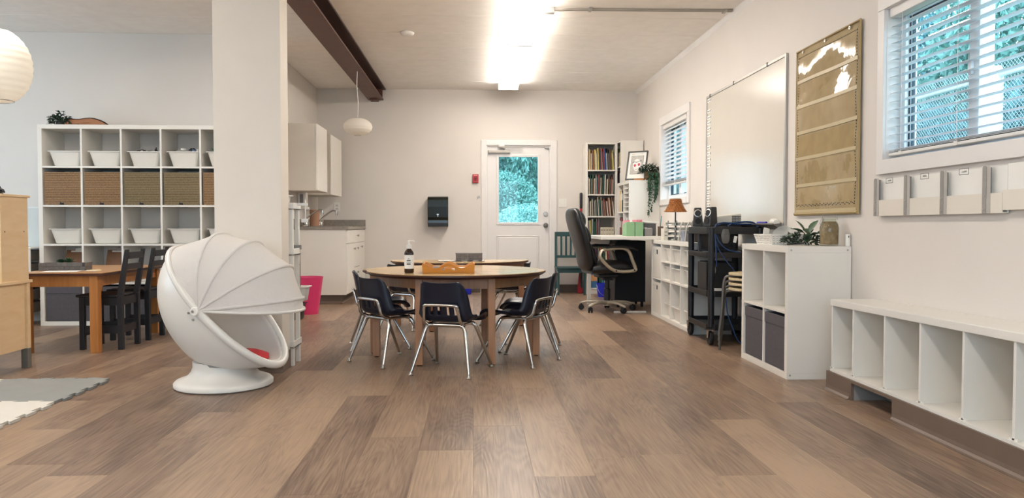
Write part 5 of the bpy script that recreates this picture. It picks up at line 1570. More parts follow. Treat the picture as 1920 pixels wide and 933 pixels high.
obj('head', G().hexa([(-0.05, -0.05, 0.0), (0.02, -0.05, 0.0), (0.02, 0.05, 0.0), (-0.05, 0.05, 0.0)], [(-0.02, -0.02, 0.32), (0.02, -0.02, 0.32), (0.02, 0.02, 0.32), (-0.02, 0.02, 0.32)]), REDP, br, bevel=0.006)
bu = thing('bucket', 'blue bucket with a wire handle on the floor behind the office chair', 'bucket', (1.67, 9.74, 0))
obj('body', G().lathe([(0, 0.0), (0.078, 0.0), (0.097, 0.165), (0.104, 0.165), (0.104, 0.172), (0.094, 0.172), (0.075, 0.005), (0, 0.005)], 26), BLUE, bu, smooth=40)
obj('handle', G().tube(smoothpath([(-0.10, -0.02, 0.16), (-0.085, -0.085, 0.09), (-0.04, -0.105, 0.035), (0.03, -0.105, 0.03), (0.08, -0.085, 0.09), (0.10, -0.02, 0.16)], 5), 0.0025, 6), STEEL, bu, smooth=60)
tub('blue_bin', 'blue plastic bin on the floor by the back wall, seen under the round tables', 'bin', (-0.17, 10.12, 0), R(4), 0.16, 0.2, 0.13, 0.015, BLUE)
tw = thing('towel_dispenser', 'dark green paper towel dispenser on the back wall', 'dispenser', (-0.604, YB, 0.90))
pr = [(0.0, 0.0), (-0.155, 0.0), (-0.165, 0.02), (-0.165, 0.08), (-0.175, 0.12), (-0.185, 0.26), (-0.18, 0.35), (-0.165, 0.385), (-0.13, 0.397), (0, 0.397)]
obj('body', G().prism(pr, 0.0, 0.272, 'x'), mat('smoked_green', '#131a14', 0.18, var=0.2), tw, bevel=0.006)
obj('lower_cover', G().box(0.002, 0.27, -0.178, -0.01, -0.004, 0.045), BLACK, tw, bevel=0.004)
obj('emblem', G().prism([(0.136 + 0.016 * math.cos(2 * PI * k / 12), 0.157 + 0.010 * math.sin(2 * PI * k / 12)) for k in range(12)], -0.181, -0.176, 'y').box(0.131, 0.141, -0.1805, -0.176, 0.128, 0.143), STEEL, tw)
fa = thing('fire_alarm_pull', 'red fire alarm pull station left of the exterior door', 'fire alarm', (-0.006, YB, 1.485))
obj('body', G().box(0, 0.08, -0.035, 0, 0, 0.118), REDP, fa, bevel=0.006)
obj('pull_handle', G().box(0.028, 0.052, -0.046, -0.033, 0.03, 0.085).box(0.02, 0.06, -0.05, -0.04, 0.058, 0.074), mat('dark_red', '#7d1a24', 0.4), fa, bevel=0.003)
obj('white_text_bar', G().box(0.012, 0.068, -0.0358, -0.035, 0.098, 0.108), mat('pale_red', '#d88b8b', 0.5), fa)
hk = thing('wire_hook', 'small metal hook latch beside the left door casing', 'hook', (0.062, YB, 1.285))
obj('plate', frame(0, 0.03, 0, 0.028, 0.005, -0.012, 0), STEEL, hk)
obj('pin', G().tube([(0.0, -0.008, 0.01), (-0.012, -0.012, -0.02)], 0.0025, 6), STEEL, hk)
ls = thing('light_switch', 'white double light switch right of the exterior door', 'switch', (1.162, YB, 1.161))
obj('plate', G().box(0, 0.117, -0.006, 0, 0, 0.121), PLAST, ls, bevel=0.003)
for k, up in ((0, 1), (1, -1)):
    obj('toggle', G().box(0.034 + k * 0.046, 0.043 + k * 0.046, -0.018, -0.005, 0.055 + 0.004 * up, 0.068 + 0.004 * up), PLAST, ls)
    obj('screw', G().box(0.036 + k * 0.046, 0.041 + k * 0.046, -0.007, -0.005, 0.028, 0.033).box(0.036 + k * 0.046, 0.041 + k * 0.046, -0.007, -0.005, 0.088, 0.093), STEEL, ls)
# ================================================================== round tables made of half-round pieces
def half_table(label, loc, rz):
    t = thing('half_round_table', label, 'table', loc, rz)
    r, zt0 = 0.625, 0.60
    pts = [(r * math.cos(a), r * math.sin(a)) for a in [PI + PI * k / 40 for k in range(41)]]
    pts[0] = (-r, 0.0); pts[-1] = (r, 0.0)
    obj('tabletop', G().prism(pts, zt0 - 0.004, zt0), TABLETOP, t)
    inn = [(p[0] * 0.965, p[1] * 0.965) for p in pts]
    g = G()
    n = len(pts)
    g.add([(p[0], p[1], zt0 - 0.004) for p in pts] + [(p[0], p[1], zt0 - 0.014) for p in pts] + [(p[0], p[1], zt0 - 0.028) for p in inn],
          [(a * n + i, a * n + (i + 1) % n, (a + 1) * n + (i + 1) % n, (a + 1) * n + i) for a in range(2) for i in range(n)] + [tuple(2 * n + i for i in range(n))])
    obj('edge_band', g, EDGE, t)
    L4 = [(-0.555, -0.06), (0.555, -0.06), (-0.235, -0.42), (0.235, -0.42)]
    for (x, y) in L4:
        l = obj('leg', G().box(x - 0.024, x + 0.024, y - 0.024, y + 0.024, 0.006, zt0 - 0.03), TLEG, t, bevel=0.003)
        obj('foot_glide', G().lathe([(0.016, 0), (0.018, 0.006), (0, 0.006)], 12, (x, y, 0)), BLACK, l)
    def railb(a, b):
        a, b = Vector((*a, 0)), Vector((*b, 0))
        d = (b - a).normalized(); nn = Vector((-d.y, d.x, 0)) * 0.011
        a = a + d * 0.02; b = b - d * 0.02
        z0, z1 = zt0 - 0.10, zt0 - 0.03
        return G().hexa([(*(a - nn).xy, z0), (*(b - nn).xy, z0), (*(b + nn).xy, z0), (*(a + nn).xy, z0)], [(*(a - nn).xy, z1), (*(b - nn).xy, z1), (*(b + nn).xy, z1), (*(a + nn).xy, z1)])
    for a, b in ((0, 1), (0, 2), (2, 3), (1, 3)):
        obj('apron_rail', railb(L4[a], L4[b]), TLEG, t)
    return t
half_table('half-round wooden table nearest the camera, holding the soap bottle and wooden tray', (-0.115, 5.42, 0), 0)
half_table('half-round wooden table pushed against the far side of the front table', (-0.15, 5.44, 0), R(180))
half_table('half-round wooden table farthest back, with the grey woven box on it', (-0.12, 7.02, 0), 0)

# ---- school chairs
def chair_shell():
    prof = [(-0.205, 0.572), (-0.198, 0.555), (-0.188, 0.51), (-0.178, 0.46), (-0.168, 0.41), (-0.158, 0.375), (-0.14, 0.35), (-0.11, 0.338), (-0.05, 0.334), (0.02, 0.337), (0.09, 0.343), (0.145, 0.342), (0.172, 0.332), (0.182, 0.315)]
    wid = [0.108, 0.134, 0.149, 0.158, 0.166, 0.172, 0.176, 0.178, 0.18, 0.18, 0.178, 0.172, 0.16, 0.145]
    prof = [(p[0], 0.318 + (p[1] - 0.335) * (1.042 if p[1] > 0.335 else 1.0)) for p in prof]
    pr = []
    m = len(prof) - 1
    dense = smoothpath([(0, p[0], p[1]) for p in prof], 4)
    wd = smoothpath([(w, 0, 0) for w in wid], 4)
    nv = len(dense)
    nu = 23
    def fn(u, v):
        j = round(v * (nv - 1))
        p = dense[j]
        a = dense[max(0, j - 1)]; b = dense[min(nv - 1, j + 1)]
        tg = (b - a).normalized()
        nr = Vector((0, -tg.z, tg.y))          # towards the sitter
        if nr.y < 0 and j < nv * 0.4: nr = -nr
        if j >= nv * 0.4 and nr.z < 0: nr = -nr
        s = -1 + 2 * u
        w = wd[j].x
        k = j / (nv - 1)
        fl = max(0.0, abs(s) - 0.72) / 0.28
        depth = 0.035 if 0.08 < k < 0.62 else 0.02
        off = depth * fl * fl * min(1, k * 5) + 0.014 * s * s
        q = p + nr * off
        return (s * w, q.y, q.z)
    def skip(i, j):
        return 14 <= j <= 18 and i in (6, 9, 13, 16)
    return G().grid(fn, nu, nv, skip)
shell_me = mesh('shell', chair_shell(), NAVY, 50)
def chair(label, loc, rz):
    t = thing('school_chair', label, 'chair', loc, rz, 'navy school chairs')
    obj('shell', shell_me, None, t, solid=0.006)
    for sy, ya, yt, xt in ((-1, -0.215, -0.115, 0.118), (1, 0.205, 0.055, 0.125)):
        for sx in (-1, 1):
            zt0 = 0.301
            xb = 0.188
            pts = [(0, yt, zt0), (sx * (xt - 0.045), yt, zt0)] + smoothpath([(sx * (xt - 0.02), yt, zt0 - 0.001), (sx * (xt + 0.002), yt + (ya - yt) * 0.03, zt0 - 0.012), (sx * (xt + 0.016), yt + (ya - yt) * 0.12, zt0 - 0.045)], 3) + [(sx * xb, ya, 0.012)]
            rr = [0.0125] * (len(pts) - 1) + [0.009]
            l = obj('leg', G().tube(pts, rr, 10), CHROME, t, smooth=60)
            obj('foot_glide', G().lathe([(0.015, 0), (0.0165, 0.004), (0.01, 0.01), (0.008, 0.026), (0, 0.027)], 14, (sx * xb, ya, 0)), STEEL, l, smooth=40)
    lp = smoothpath([(-0.115, -0.10, 0.301), (-0.118, -0.165, 0.328), (-0.112, -0.184, 0.38), (-0.106, -0.193, 0.415), (-0.085, -0.198, 0.43), (0.085, -0.198, 0.43), (0.106, -0.193, 0.415), (0.112, -0.184, 0.38), (0.118, -0.165, 0.328), (0.115, -0.10, 0.301)], 4)
    obj('back_loop', G().tube(lp, 0.0105, 10), CHROME, t, smooth=60)
    for q in (-1, 1):
        obj('side_strut', G().tube([(q * 0.115, -0.11, 0.305), (q * 0.12, 0.055, 0.305)], 0.008, 8), CHROME, t, smooth=60)
    return t
chair('navy school chair with its back to the camera at the front table', (-0.13, 4.81, 0), R(-20))
chair('navy school chair at the front table, nearer of the two on its left side', (-0.545, 5.19, 0), R(-47))
chair('navy school chair at the front table, farther of the two on its left side', (-0.70, 5.83, 0), R(-80))
chair('navy school chair at the front table, nearer of the two on its right side', (0.30, 5.13, 0), R(57))
chair('navy school chair at the front table, farther of the two on its right side', (0.42, 5.66, 0), R(82))
chair('navy school chair at the left end of the back table', (-0.55, 6.93, 0), R(-35))
chair('navy school chair at the right end of the back table', (0.32, 7.12, 0), R(72))
# worn mark on the front chair is left to the material

# ---- on the front table
sb = thing('soap_bottle', 'brown pump bottle with a white label on the front table', 'bottle', (-0.418, 5.05, 0.601))
obj('bottle', G().lathe([(0, 0), (0.028, 0), (0.031, 0.005), (0.031, 0.128), (0.028, 0.138), (0.014, 0.156), (0.013, 0.162), (0, 0.162)], 26), mat('amber_bottle', '#2c1a10', 0.12), sb, smooth=40)
obj('label', G().lathe([(0.0314, 0.028), (0.0316, 0.118)], 26), PAPER, sb, smooth=40)
obj('label_print', G().box(-0.012, 0.012, -0.0325, -0.030, 0.078, 0.085).box(-0.014, 0.014, -0.0325, -0.030, 0.070, 0.0715).box(-0.013, 0.012, -0.0325, -0.030, 0.055, 0.063).box(-0.005, 0.006, -0.0325, -0.030, 0.092, 0.0945), mat('label_ink', '#55524d', 0.7), sb)
obj('pump_collar', G().lathe([(0.017, 0.158), (0.0165, 0.182), (0.008, 0.186), (0.006, 0.204), (0, 0.205)], 20), PLAST, sb, smooth=40)
obj('pump_head', G().lathe([(0.009, 0.202), (0.010, 0.209), (0.004, 0.213), (0, 0.213)], 16).tube([(0, 0, 0.209), (0.025, -0.004, 0.209), (0.038, -0.006, 0.204)], [0.006, 0.005, 0.003], 8), PLAST, sb, smooth=40)
ty = thing('wooden_tray', 'wavy-edged wooden tray with handle holes on the front table', 'tray', (-0.16, 5.14, 0.601))
def wave(u): return 0.052 + 0.0135 * math.cos(2 * PI * 2 * u) * (1.0 if 0.25 < u < 0.75 else 0.7) + (0.004 if 0.2 < u < 0.8 else -0.002)
def wave(u): return 0.048 + 0.015 * math.cos(4 * PI * u) - (0.0 if 0.25 < u < 0.75 else 0.0)
def slot(u):
    d = (u - 0.5) / 0.13
    if abs(d) >= 1: return None
    return (0.015 + 0.013 * (1 - d * d), 0.022 + 0.020 * math.sqrt(1 - d * d))
def tray_end(y, lean):
    g = G()
    N_ = 56
    for k in range(N_):
        u0, u1 = k / N_, (k + 1) / N_
        def col(f0, f1):
            P = []
            for (u, f) in ((u0, f0), (u1, f1)):
                pass
        def quad(a0, a1, b0, b1):
            def X_(u, z): return (-0.168 + 0.336 * u) * (1 + 0.28 * z)
            lo = [(X_(u0, a0), y + lean * a0 - 0.005, a0), (X_(u1, a1), y + lean * a1 - 0.005, a1), (X_(u1, a1), y + lean * a1 + 0.005, a1), (X_(u0, a0), y + lean * a0 + 0.005, a0)]
            hi = [(X_(u0, b0), y + lean * b0 - 0.005, b0), (X_(u1, b1), y + lean * b1 - 0.005, b1), (X_(u1, b1), y + lean * b1 + 0.005, b1), (X_(u0, b0), y + lean * b0 + 0.005, b0)]
            g.hexa(lo, hi)
        s0, s1 = slot(u0), slot(u1)
        if s0 and s1:
            quad(0, 0, s0[0], s1[0]); quad(s0[1], s1[1], wave(u0), wave(u1))
        else:
            quad(0, 0, wave(u0), wave(u1))
    return g
obj('front_panel', tray_end(-0.125, -0.25), TRAYW, ty)
obj('rear_panel', tray_end(0.125, 0.25), TRAYW, ty)
obj('side_panel', G().hexa([(-0.168, -0.125, 0), (-0.158, -0.125, 0), (-0.158, 0.125, 0), (-0.168, 0.125, 0)], [(-0.171, -0.138, 0.058), (-0.161, -0.138, 0.058), (-0.161, 0.138, 0.058), (-0.171, 0.138, 0.058)]), TRAYW, ty)
obj('side_panel', G().hexa([(0.158, -0.125, 0), (0.168, -0.125, 0), (0.168, 0.125, 0), (0.158, 0.125, 0)], [(0.161, -0.138, 0.058), (0.171, -0.138, 0.058), (0.171, 0.138, 0.058), (0.161, 0.138, 0.058)]), TRAYW, ty)
obj('bottom', G().box(-0.16, 0.16, -0.125, 0.125, 0.002, 0.008), TRAYW, ty)
tag(obj('paper_slips', G().box(-0.07, 0.07, -0.05, 0.05, 0, 0.012).box(-0.06, 0.02, -0.07, 0.03, 0.0122, 0.02), PAPER, None, loc=(-0.06, 5.16, 0.6105), rot=(0, 0, R(20))), 'white paper slips lying inside the wooden tray, right half', 'papers')
sc2 = thing('scissors', 'grey scissors lying inside the wooden tray', 'scissors', (-0.21, 5.14, 0.611), R(35))
obj('blade', G().prism([(0.0, 0), (0.13, 0.004), (0.0, 0.02)], 0.0, 0.004).prism([(0.0, -0.004), (0.125, -0.02), (0.0, -0.022)], 0.004, 0.007), STEEL, sc2)
obj('handle', G().tube([(-0.03 + 0.025 * math.cos(2 * PI * q / 14), 0.024 + 0.02 * math.sin(2 * PI * q / 14), 0.005) for q in range(14)], 0.005, 6, True).tube([(-0.03 + 0.025 * math.cos(2 * PI * q / 14), -0.028 + 0.02 * math.sin(2 * PI * q / 14), 0.006) for q in range(14)], 0.005, 6, True), GREYM, sc2, smooth=60)
tag(obj('glue_stick', G().lathe([(0, 0), (0.012, 0), (0.012, 0.07), (0.009, 0.075), (0, 0.076)], 16, (0, 0, 0), Matrix.Rotation(R(90), 4, 'Y')), mat('grey_tube', '#8d8f92', 0.4), None, smooth=40, loc=(-0.27, 5.2, 0.623)), 'grey tube lying in the left half of the wooden tray', 'tube')
# ---- grey woven box and checked mat on the back table
mt = thing('checked_mat', 'dark and white checked mat under the grey woven box on the back table', 'mat', (-0.20, 6.62, 0.601), R(2))
obj('base', G().box(-0.10, 0.30, 0, 0.20, 0, 0.003), mat('dark_mat', '#3a3634', 0.8), mt)
g = G()
for i in range(8):
    for j in range(4):
        if (i + j) % 2 == 0:
            g.box(-0.10 + i * 0.05, -0.05 + i * 0.05, j * 0.05, j * 0.05 + 0.05, 0.003, 0.0045)
obj('white_checks', g, PAPER, mt)
wx = thing('woven_box', 'grey woven rectangular box on the back round table', 'box', (-0.15, 6.66, 0.606), R(2))
WB = mat('grey_strap', '#6a6562', 0.8, var=0.1, scale=30, bump=0.3, bscale=200)
obj('body', G().box(0.002, 0.228, 0.002, 0.118, 0, 0.058), mat('dark_strap', '#4b4745', 0.85), wx)
for j in range(3):
    for i in range(6):
        pr_ = 0.0035 if (i + j) % 2 == 0 else 0.0015
        x0 = i * 0.0384
        obj('strap', G().box(x0 + 0.0006, x0 + 0.0378, -pr_, 0.004, 0.001 + j * 0.0195, 0.0195 + j * 0.0195), WB, wx, bevel=0.001)
obj('top_band', G().box(-0.002, 0.232, -0.004, 0.122, 0.057, 0.0645), WB, wx, bevel=0.002)

# ================================================================== kitchenette
kc = thing('base_cabinet', 'white sink cabinet with knobbed drawers and doors in the kitchenette corner', 'cabinet', (XP + 0.003, 9.0, 0))
D0 = 0.605
obj('carcass', G().box(0, D0, 0, YB - 9.0 - 0.001, 0.105, 0.862), WHITE, kc)
obj('toe_kick', G().box(0, D0 - 0.06, 0.03, YB - 9.0 - 0.001, 0, 0.105), COVED, kc)
obj('cove_base', G().prism([(D0 - 0.06, 0.03), (D0 - 0.057, 0.012), (D0 - 0.045, 0.002), (D0 - 0.06, 0)], 0.02, YB - 9.0 - 0.001, 'y').prism([(0.03, 0.03), (0.027, 0.012), (0.015, 0.002), (0.03, 0)], 0.0, D0 - 0.06, 'x'), COVE, kc)
Lk = YB - 9.0
def front(nm, y0, y1, z0, z1, knobs):
    o = obj(nm, G().box(D0, D0 + 0.018, y0 + 0.002, y1 - 0.002, z0 + 0.002, z1 - 0.002), WHITE, kc, bevel=0.0015)
    for (ky, kz) in knobs:
        obj('knob', G().lathe([(0.005, 0), (0.005, 0.014), (0.013, 0.018), (0.014, 0.026), (0.009, 0.03), (0, 0.03)], 16, (0, 0, 0), Matrix.Rotation(R(90), 4, 'Y')), STEEL, o, loc=(D0 + 0.018, ky, kz), smooth=40)
front('drawer', 0.02, Lk - 0.03, 0.70, 0.855, [(0.72, 0.785)])
front('door', 0.02, 0.50, 0.115, 0.698, [(0.44, 0.63)])
front('drawer', 0.50, 0.93, 0.40, 0.698, [(0.70, 0.63)])
front('drawer', 0.50, 0.93, 0.115, 0.398, [(0.70, 0.33)])
front('door', 0.93, Lk - 0.03, 0.115, 0.698, [(1.04, 0.64)])
ctp = thing('countertop', 'grey laminate countertop with a low backsplash in the kitchenette', 'countertop', (XP, 8.985, 0.862))
obj('slab', G().box(0, D0 + 0.03, 0, YB - 8.985 - 0.001, 0, 0.036), COUNTER, ctp, bevel=0.003)
obj('backsplash', G().box(0.02, D0 + 0.03, YB - 8.985 - 0.02, YB - 8.985 - 0.001, 0.036, 0.125), COUNTER, ctp, bevel=0.002)
obj('side_splash', G().box(0.001, 0.02, 0, YB - 8.985 - 0.02, 0.036, 0.125), COUNTER, ctp, bevel=0.002)
obj('sink_rim', G().box(0.12, 0.5, 0.5, 1.2, 0.036, 0.040), STEEL, ctp, bevel=0.002)
def tap(loc, label, sc=1.0):
    t = thing('faucet', label, 'faucet', loc, 0, 'chrome faucets of the sink')
    obj('body', G().lathe([(0.022, 0), (0.022, 0.03), (0.014, 0.045), (0.012, 0.06), (0, 0.06)], 18).box(-0.012, 0.012, -0.09, 0.09, 0.0, 0.014), CHROME, t, smooth=40)
    obj('spout', G().tube(smoothpath([(0.0, 0, 0.05), (0.005, 0, 0.085), (0.05, 0, 0.13), (0.13, 0, 0.185), (0.165, 0, 0.195), (0.19, 0, 0.185), (0.197, 0, 0.155)], 4), 0.009, 10), CHROME, t, smooth=60)
    obj('aerator', G().lathe([(0.013, 0), (0.0135, 0.02), (0, 0.02)], 14, (0.197, 0, 0.138)), CHROME, t)
    for s in (-1, 1):
        obj('handle', G().lathe([(0.017, 0.0), (0.021, 0.02), (0.018, 0.04), (0.024, 0.05), (0.018, 0.062), (0, 0.064)], 14, (0.0, s * 0.075, 0.012)), CHROME, t, smooth=40)
    return t
tap((-1.99, 9.30, 0.902), 'chrome faucet nearer the camera, in front of the brown paper roll')
tap((-1.905, 9.75, 0.902), 'chrome faucet farther from the camera, near the wall outlet')
tag(obj('paper_roll', G().lathe([(0, 0), (0.058, 0), (0.058, 0.20), (0.02, 0.2), (0.02, 0.19), (0, 0.19)], 26), mat('kraft_paper', '#a57c62', 0.8), None, smooth=40, loc=(-1.955, 9.62, 0.9045)), 'brown paper roll standing behind the nearer faucet', 'paper roll')
sd = thing('soap_dispenser', 'white wall dispenser under the upper kitchenette cabinet', 'dispenser', (XP, 9.30, 1.10))
obj('body', G().box(0, 0.10, -0.06, 0.06, 0, 0.22), PLAST, sd, bevel=0.008)
obj('window', G().box(0.03, 0.07, -0.0615, -0.06, 0.06, 0.18), GREYM, sd)
obj('lever', G().box(0.09, 0.125, -0.04, 0.04, 0.0, 0.03), PLAST, sd, bevel=0.004)
ol = thing('wall_outlet', 'white outlet plate on the back wall above the counter', 'outlet', (-1.866, YB, 1.10))
obj('plate', G().box(0, 0.077, -0.006, 0, 0, 0.117), PLAST, ol, bevel=0.003)
for z in (0.03, 0.073):
    obj('socket', G().box(0.022, 0.055, -0.009, -0.005, z - 0.008, z + 0.022), mat('socket_white', '#d2cdc3', 0.4), ol, bevel=0.003)
    obj('slots', G().box(0.03, 0.032, -0.0095, -0.009, z + 0.004, z + 0.014).box(0.045, 0.047, -0.0095, -0.009, z + 0.004, z + 0.014), PRINT, ol)
def upper(label, y0, y1, z0, z1, d):
    t = thing('wall_cabinet', label, 'cabinet', (XP, y0, z0), 0, 'white wall cabinets')
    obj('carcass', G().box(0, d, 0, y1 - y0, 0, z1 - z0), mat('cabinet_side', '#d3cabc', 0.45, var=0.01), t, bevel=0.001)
    obj('door', G().box(d + 0.002, d + 0.02, 0.003, y1 - y0 - 0.003, 0.003, z1 - z0 - 0.003), WHITE, t, bevel=0.0015)
    return t
upper('white wall cabinet nearer the camera above the sink counter', 8.65, 9.24, 1.298, 2.04, 0.335)
upper('white wall cabinet farther back above the sink counter', 9.5, 10.24, 1.285, 2.02, 0.335)
# white stool box with two holes
ss_ = thing('step_stool', 'low white step stool with two round holes beside the sink cabinet', 'step stool', (-1.36, 9.35, 0), 0)
obj('body', G().hexa([(-0.01, -0.01, 0), (0.34, -0.01, 0), (0.34, 0.24, 0), (-0.01, 0.24, 0)], [(0.01, 0.01, 0.15), (0.32, 0.01, 0.15), (0.32, 0.22, 0.15), (0.01, 0.22, 0.15)]), mat('stool_white', '#dcd8c8', 0.45), ss_, bevel=0.006)
obj('base_lip', G().box(-0.03, 0.36, -0.03, 0.26, 0, 0.012), mat('stool_white2', '#e2ddcf', 0.45), ss_, bevel=0.003)
for x in (0.075, 0.12):
    obj('hole', G().lathe([(0.0, 0), (0.014, 0)], 16, (0, 0, 0), Matrix.Rotation(R(90), 4, 'X')), BLACK, ss_, loc=(x, -0.0025, 0.10), rot=(R(-7.6), 0, 0))
g = G()
for i in range(7):
    for j in range(4):
        g.lathe([(0.007, 0), (0.005, 0.003), (0, 0.003)], 8, (0.05 + i * 0.035, 0.05 + j * 0.04, 0.1502))
obj('grip_studs', g, mat('pale_green_stud', '#b9c9a0', 0.5), ss_)['kind'] = 'stuff'
# round paper lantern over the sink
def lantern(name, label, loc, rx, rz, ribs, dropz, flat):
    t = thing('paper_lantern', label, 'lamp', loc)
    prof = []
    N_ = ribs * 4
    for k in range(N_ + 1):
        a = -PI / 2 + PI * k / N_
        a = max(-PI / 2 * flat, min(PI / 2 * flat, a * flat))
        bump = 1 + 0.012 * math.cos(2 * PI * k / 4)
        prof.append((rx * math.cos(a) * bump, rz * math.sin(a)))
    obj('shade', G().lathe(prof, 36), LANT, t, smooth=70)
    z1 = prof[-1][1]
    obj('top_ring', G().tube([(prof[-1][0] * math.cos(2 * PI * q / 20), prof[-1][0] * math.sin(2 * PI * q / 20), z1) for q in range(20)], 0.003, 6, True), STEEL, t)
    obj('bottom_ring', G().tube([(prof[0][0] * math.cos(2 * PI * q / 20), prof[0][0] * math.sin(2 * PI * q / 20), prof[0][1]) for q in range(20)], 0.003, 6, True), STEEL, t)
    obj('cord', G().tube(smoothpath([(0, 0, z1 - 0.02), (0.004, 0, z1 + dropz * 0.35), (-0.006, 0, z1 + dropz * 0.65), (0, 0, z1 + dropz)], 4), 0.004, 6), PLAST, t, smooth=60)
    obj('socket', G().lathe([(0.018, z1 - 0.06), (0.018, z1 - 0.01), (0, z1)], 14), PLAST, t, smooth=40)
    return t
lantern('a', 'small flattened white paper lantern hanging near the steel beam over the sink', (-1.255, 8.5, 1.985), 0.157, 0.096, 8, 0.535, 0.86)
obj('canopy', G().lathe([(0.05, 0), (0.05, 0.02), (0.0, 0.021)], 18), PLAST, None, loc=(0, 0, 0)) if False else None

# ================================================================== white shelf trolley behind the post, bins, bucket
tr = thing('slim_trolley', 'slim white plastic shelf tower standing behind the post', 'shelf tower', (-1.50, 4.99 + 0.05, 0))
PX = [0.0, 0.325]; PY = [0.0, 0.17]
for px in PX:
    for py in PY:
        obj('post', G().box(px - 0.014, px + 0.014, py - 0.014, py + 0.014, 0, 1.02), PLAST, tr, bevel=0.003)
for z in (0.13, 0.42, 0.73, 1.025):
    obj('tier', G().box(-0.025, 0.345, -0.022, 0.195, z - 0.012, z - 0.004).box(-0.025, -0.019, -0.022, 0.195, z - 0.012, z + 0.032).box(0.339, 0.345, -0.022, 0.195, z - 0.012, z + 0.032).box(-0.019, 0.339, -0.022, -0.016, z - 0.012, z + 0.032).box(-0.019, 0.339, 0.189, 0.195, z - 0.012, z + 0.032), PLAST, tr, bevel=0.002)
for z in (0.13, 0.73, 1.025, 0.42):
    tub('tower_bin', 'white bin on the %s tier of the slim white shelf tower' % {0.13: 'bottom', 0.42: 'second', 0.73: 'third', 1.025: 'top'}[z], 'bin', (-1.44, 5.06, z - 0.003), 0, 0.24, 0.11, 0.085, 0.012, PLAST, 'white bins on the slim shelf tower')
hb = thing('wire_hook_rack', 'white hanging rack with a bin on the side of the slim shelf tower', 'rack', (-1.185, 5.2, 0.45))
obj('rod', G().tube([(0, 0, 0.05), (0, 0, 0.33)], 0.003, 6).tube([(0.03, 0, 0.05), (0.03, 0, 0.33)], 0.003, 6), STEEL, hb)
obj('hook_bar', G().box(-0.02, 0.04, -0.01, 0.01, 0.30, 0.33), GREYM, hb, bevel=0.003)
obj('cross_wire', G().tube([(0, 0, 0.12), (0.03, 0, 0.12)], 0.002, 6).tube([(0, 0, 0.2), (0.03, 0, 0.2)], 0.002, 6), STEEL, hb)
tub('white_tub', 'small white tub hanging at the side of the slim shelf tower', 'tub', (-1.20, 5.21, 0.40), 0, 0.085, 0.12, 0.10, 0.012, PLAST)
rk = thing('toothbrush_rack', 'small white plastic holder at the top of the slim shelf tower', 'holder', (-1.15, 5.14, 1.04))
obj('bar', G().box(-0.02, 0.06, -0.012, 0.012, 0, 0.018).tube([(0.045, 0, -0.11), (0.045, 0, 0.045)], 0.004, 8).box(0.02, 0.06, -0.012, 0.012, -0.11, -0.085), PLAST, rk, bevel=0.002)
pkb = thing('waste_bin', 'bright pink waste bin on the floor by the sink cabinet', 'bin', (-1.70, 8.02, 0))
obj('body', G().lathe([(0, 0), (0.10, 0), (0.15, 0.38), (0.144, 0.38), (0.095, 0.01), (0, 0.01)], 28), PINK, pkb, smooth=40)
obj('rim', G().tube([(0.15 * math.cos(2 * PI * q / 28), 0.15 * math.sin(2 * PI * q / 28), 0.38) for q in range(28)], 0.004, 6, True), PINK, pkb, smooth=60)
tub('black_tub', 'low black tub in front of the pink waste bin', 'tub', (-1.90, 7.45, 0), R(0), 0.26, 0.2, 0.155, 0.02, BLACK)

# ================================================================== egg chair
eg = thing('egg_chair', 'white egg-shaped swivel chair with a folding cloth canopy beside the post', 'chair', (-1.422, 4.45, 0), R(-15))
c0 = Vector((0.03, 0, 0.455))
Ax = Vector((0.698, 0, -0.716)) * 0.448
Lt = Vector((0, 0.285, 0))
Bk = Vector((-0.716, 0, -0.698)) * 0.350
def soft(z, m=0.118, k=0.05):
    h = max(0.0, min(1.0, 0.5 + 0.5 * (z - m) / k))
    return m * (1 - h) + z * h + k * h * (1 - h)
def egg(u, v):
    t = 2 * PI * u
    s = math.sin(PI / 2 * v); c = math.cos(PI / 2 * v)
    p = c0 + (Ax * math.cos(t) + Lt * math.sin(t)) * (s ** 0.92) + Bk * c
    return (p.x, p.y, soft(p.z))
g = G().grid(lambda u, v: egg(u, 0.02 + 0.98 * v), 48, 22, closeu=True)
g.f.append(tuple(range(48))[::-1])
obj('shell', g, EGG, eg, smooth=60, solid=0.022, soff=-1)
rimp = [c0 + Ax * math.cos(2 * PI * q / 64) + Lt * math.sin(2 * PI * q / 64) for q in range(64)]
obj('rim', G().tube([(p.x, p.y, p.z) for p in rimp], 0.0225, 12, True), EGG, eg, smooth=70)
obj('pedestal', G().lathe([(0, 0.0), (0.258, 0.0), (0.269, 0.008), (0.27, 0.026), (0.258, 0.038), (0.228, 0.048), (0.198, 0.062), (0.178, 0.085), (0.168, 0.11), (0.168, 0.145), (0.0, 0.15)], 56), EGG, eg, smooth=50)
obj('swivel_gap', G().lathe([(0.168, 0.13), (0.172, 0.158), (0, 0.16)], 40, (0.03, 0, 0)), GREYM, eg, smooth=50)
obj('seat_cushion', G().lathe([(0, -0.028), (0.09, -0.026), (0.12, -0.01), (0.115, 0.012), (0.07, 0.028), (0, 0.033)], 30), mat('red_cushion', '#c62f35', 0.85, var=0.1), eg, smooth=60, loc=(0.125, 0.04, 0.168), rot=(0, R(4), 0))
